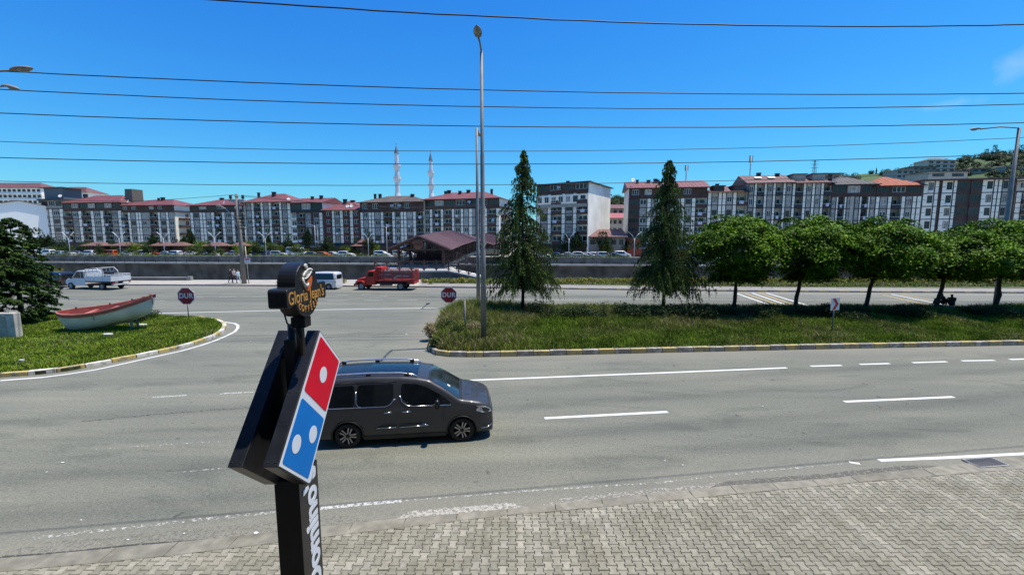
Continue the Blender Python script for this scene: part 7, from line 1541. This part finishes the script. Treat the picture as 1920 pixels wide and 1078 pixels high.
# ---------------------------------------------------------------- people
def person(loc, rz, label, joints=None, top=(.1, .1, .1), leg=(.03, .03, .05), h=1.7, pose='walk', hair=(.02, .015, .01), skin=(.42, .25, .17), nm='x'):
    root = thing('person', label, 'person', loc, rz); s = h / 1.75
    if pose == 'walk': J = dict(pel=(0, 0, .95), che=(0, .02, 1.3), nek=(0, .02, 1.48), hd=(0, .0, 1.58), hd2=(0, -.01, 1.68), sl=(.19, .02, 1.42), el=(.25, .08, 1.15), wl=(.24, -.02, .92), hl=(.24, -.05, .82), sr=(-.19, .02, 1.42), er=(-.25, -.06, 1.16), wr=(-.23, -.2, .97), hr=(-.23, -.25, .9), ll=(.09, 0, .9), kl=(.1, -.16, .5), al=(.1, -.22, .09), tl=(.1, -.36, .05), lr=(-.09, 0, .9), kr=(-.1, .06, .5), ar=(-.1, .28, .14), tr=(-.1, .18, .03))
    elif pose == 'stand': J = dict(pel=(0, 0, .95), che=(0, .02, 1.3), nek=(0, .02, 1.48), hd=(0, .0, 1.58), hd2=(0, -.01, 1.68), sl=(.19, .02, 1.42), el=(.26, .05, 1.15), wl=(.2, -.14, 1.0), hl=(.14, -.2, 1.0), sr=(-.19, .02, 1.42), er=(-.26, .05, 1.15), wr=(-.24, 0, .9), hr=(-.24, -.03, .82), ll=(.09, 0, .9), kl=(.1, -.02, .5), al=(.11, .03, .09), tl=(.11, -.12, .04), lr=(-.09, 0, .9), kr=(-.1, 0, .5), ar=(-.11, .03, .09), tr=(-.11, -.12, .04))
    else: J = dict(pel=(0, .1, .2), che=(0, .02, .55), nek=(0, -.04, .72), hd=(0, -.08, .82), hd2=(0, -.12, .92), sl=(.19, -.02, .66), el=(.26, -.2, .45), wl=(.16, -.4, .5), hl=(.12, -.48, .5), sr=(-.19, -.02, .66), er=(-.26, -.2, .45), wr=(-.16, -.4, .5), hr=(-.12, -.48, .5), ll=(.1, .05, .18), kl=(.14, -.38, .5), al=(.12, -.5, .1), tl=(.12, -.64, .05), lr=(-.1, .05, .18), kr=(-.14, -.38, .5), ar=(-.12, -.5, .1), tr=(-.12, -.64, .05))
    Rr = dict(pel=.15, che=.16, nek=.055, hd=.085, hd2=.09, sl=.06, el=.045, wl=.03, hl=.035, sr=.06, er=.045, wr=.03, hr=.035, ll=.09, kl=.06, al=.04, tl=.035, lr=.09, kr=.06, ar=.04, tr=.035)
    E_ = [('pel', 'che'), ('che', 'nek'), ('nek', 'hd'), ('hd', 'hd2'), ('che', 'sl'), ('sl', 'el'), ('el', 'wl'), ('wl', 'hl'), ('che', 'sr'), ('sr', 'er'), ('er', 'wr'), ('wr', 'hr'), ('pel', 'll'), ('ll', 'kl'), ('kl', 'al'), ('al', 'tl'), ('pel', 'lr'), ('lr', 'kr'), ('kr', 'ar'), ('ar', 'tr')]
    ks = list(J); me = bpy.data.meshes.new('body'); me.from_pydata([Vector(J[k]) * s for k in ks], [(ks.index(a), ks.index(c_)) for a, c_ in E_], []); o = bpy.data.objects.new('tmp', me); COL.objects.link(o)
    md = o.modifiers.new('s', 'SKIN'); 
    for i, k in enumerate(ks): me.skin_vertices[0].data[i].radius = (Rr[k] * s * (1.25 if k in ('pel', 'che') else 1), Rr[k] * s * (.85 if k in ('pel', 'che') else 1))
    me.skin_vertices[0].data[0].use_root = True; sb2 = o.modifiers.new('ss', 'SUBSURF'); sb2.levels = 1; sb2.render_levels = 1
    bpy.context.view_layer.update(); m2 = bpy.data.meshes.new_from_object(o.evaluated_get(bpy.context.evaluated_depsgraph_get())); bpy.data.objects.remove(o); m2.name = 'body'
    ms = [mat('skin_' + nm, skin, .6), mat('top_' + nm, top, .9), mat('legs_' + nm, leg, .9), mat('hair_' + nm, hair, .8), mat('shoes_' + nm, (.02, .02, .02), .7)]; m2.materials.clear(); [m2.materials.append(q) for q in ms]
    zn, zw = J['nek'][2] * s, (J['pel'][2] + .02) * s; hdv = Vector(J['hd2']) * s
    for pl_ in m2.polygons:
        c_ = Vector(pl_.center); pl_.use_smooth = True
        if c_.z > zn: pl_.material_index = 3 if (c_.z > hdv.z - .01 or c_.y > hdv.y + .03) else 0
        elif min((c_ - Vector(J[k]) * s).length for k in ('hl', 'hr')) < .09 * s: pl_.material_index = 0
        elif min((c_ - Vector(J[k]) * s).length for k in ('tl', 'tr')) < .10 * s: pl_.material_index = 4
        elif (pose != 'sit' and c_.z < zw and min((c_ - Vector(J[k]) * s).length for k in ('wl', 'wr', 'el', 'er')) > .1) or (pose == 'sit' and (c_.z < .3 or c_.y < -.3)): pl_.material_index = 2
        else: pl_.material_index = 1
    obj('body', m2, root); return root
p = G(433, 531, .13); person(p, 1.2, 'person in black walking, left of the three by the utility pole', top=(.015, .015, .018), leg=(.01, .01, .012), pose='walk', h=1.72, nm='a')
p = G(440, 531, .13); person(p, 1.4, 'person in a pale top and dark red trousers, middle of the three walkers', top=(.35, .30, .30), leg=(.12, .015, .03), pose='walk', h=1.75, nm='b')
p = G(447.5, 531, .13); person(p, 1.2, 'person in pale blue nearest the utility pole', top=(.42, .55, .62), leg=(.4, .5, .56), pose='walk', h=1.6, nm='c')
p = G(128, 534, .13); person((p.x + .9, 50.6, .13), .2, 'person in a blue and white striped top standing behind the white pickup', top=(.40, .44, .52), leg=(.35, .25, .25), pose='stand', h=1.78, nm='d')
for q, (a_x, lb) in enumerate([(1758, 'left of two people in dark clothes sitting in the shade under the leaning tree'), (1774, 'right of two people in dark clothes sitting in the shade, wearing a dark headscarf')]):
    p = G(a_x, 583 + 2 * q, .2); r_ = person((p.x, p.y - .3, .62), math.pi + .5 - q, lb, top=(.02, .02, .022), leg=(.015, .015, .02), pose='sit', nm='e%d' % q, hair=(.02, .018, .02)); b = MB(); 
    st_ = thing('garden_wall_block', 'low stone block used as a seat under the leaning tree, %s one' % ('left' if q == 0 else 'right'), 'stone block', (p.x, p.y - .1, .18)); b = MB(); b.box(-.3, .3, -.2, .3, 0, .47); b.build('block', M_CONC, st_, bevel=.02)
# each small street tree is named after the parked vehicle it stands by
free = [(px_, lb) for px_, kd, cl_, lb in FB if px_ < 740]
for o in sorted([o for o in bpy.data.objects if o.get('group') == 'small street trees among the parked cars'], key=lambda o: o.location.x / o.location.y):
    p_ = 960 + 800 * o.location.x / o.location.y; k = min(range(len(free)), key=lambda i: abs(free[i][0] - p_)); px_, lb = free.pop(k)
    o['label'] = 'small street tree beside the ' + lb; del o['group']
print('objects', len(bpy.data.objects))
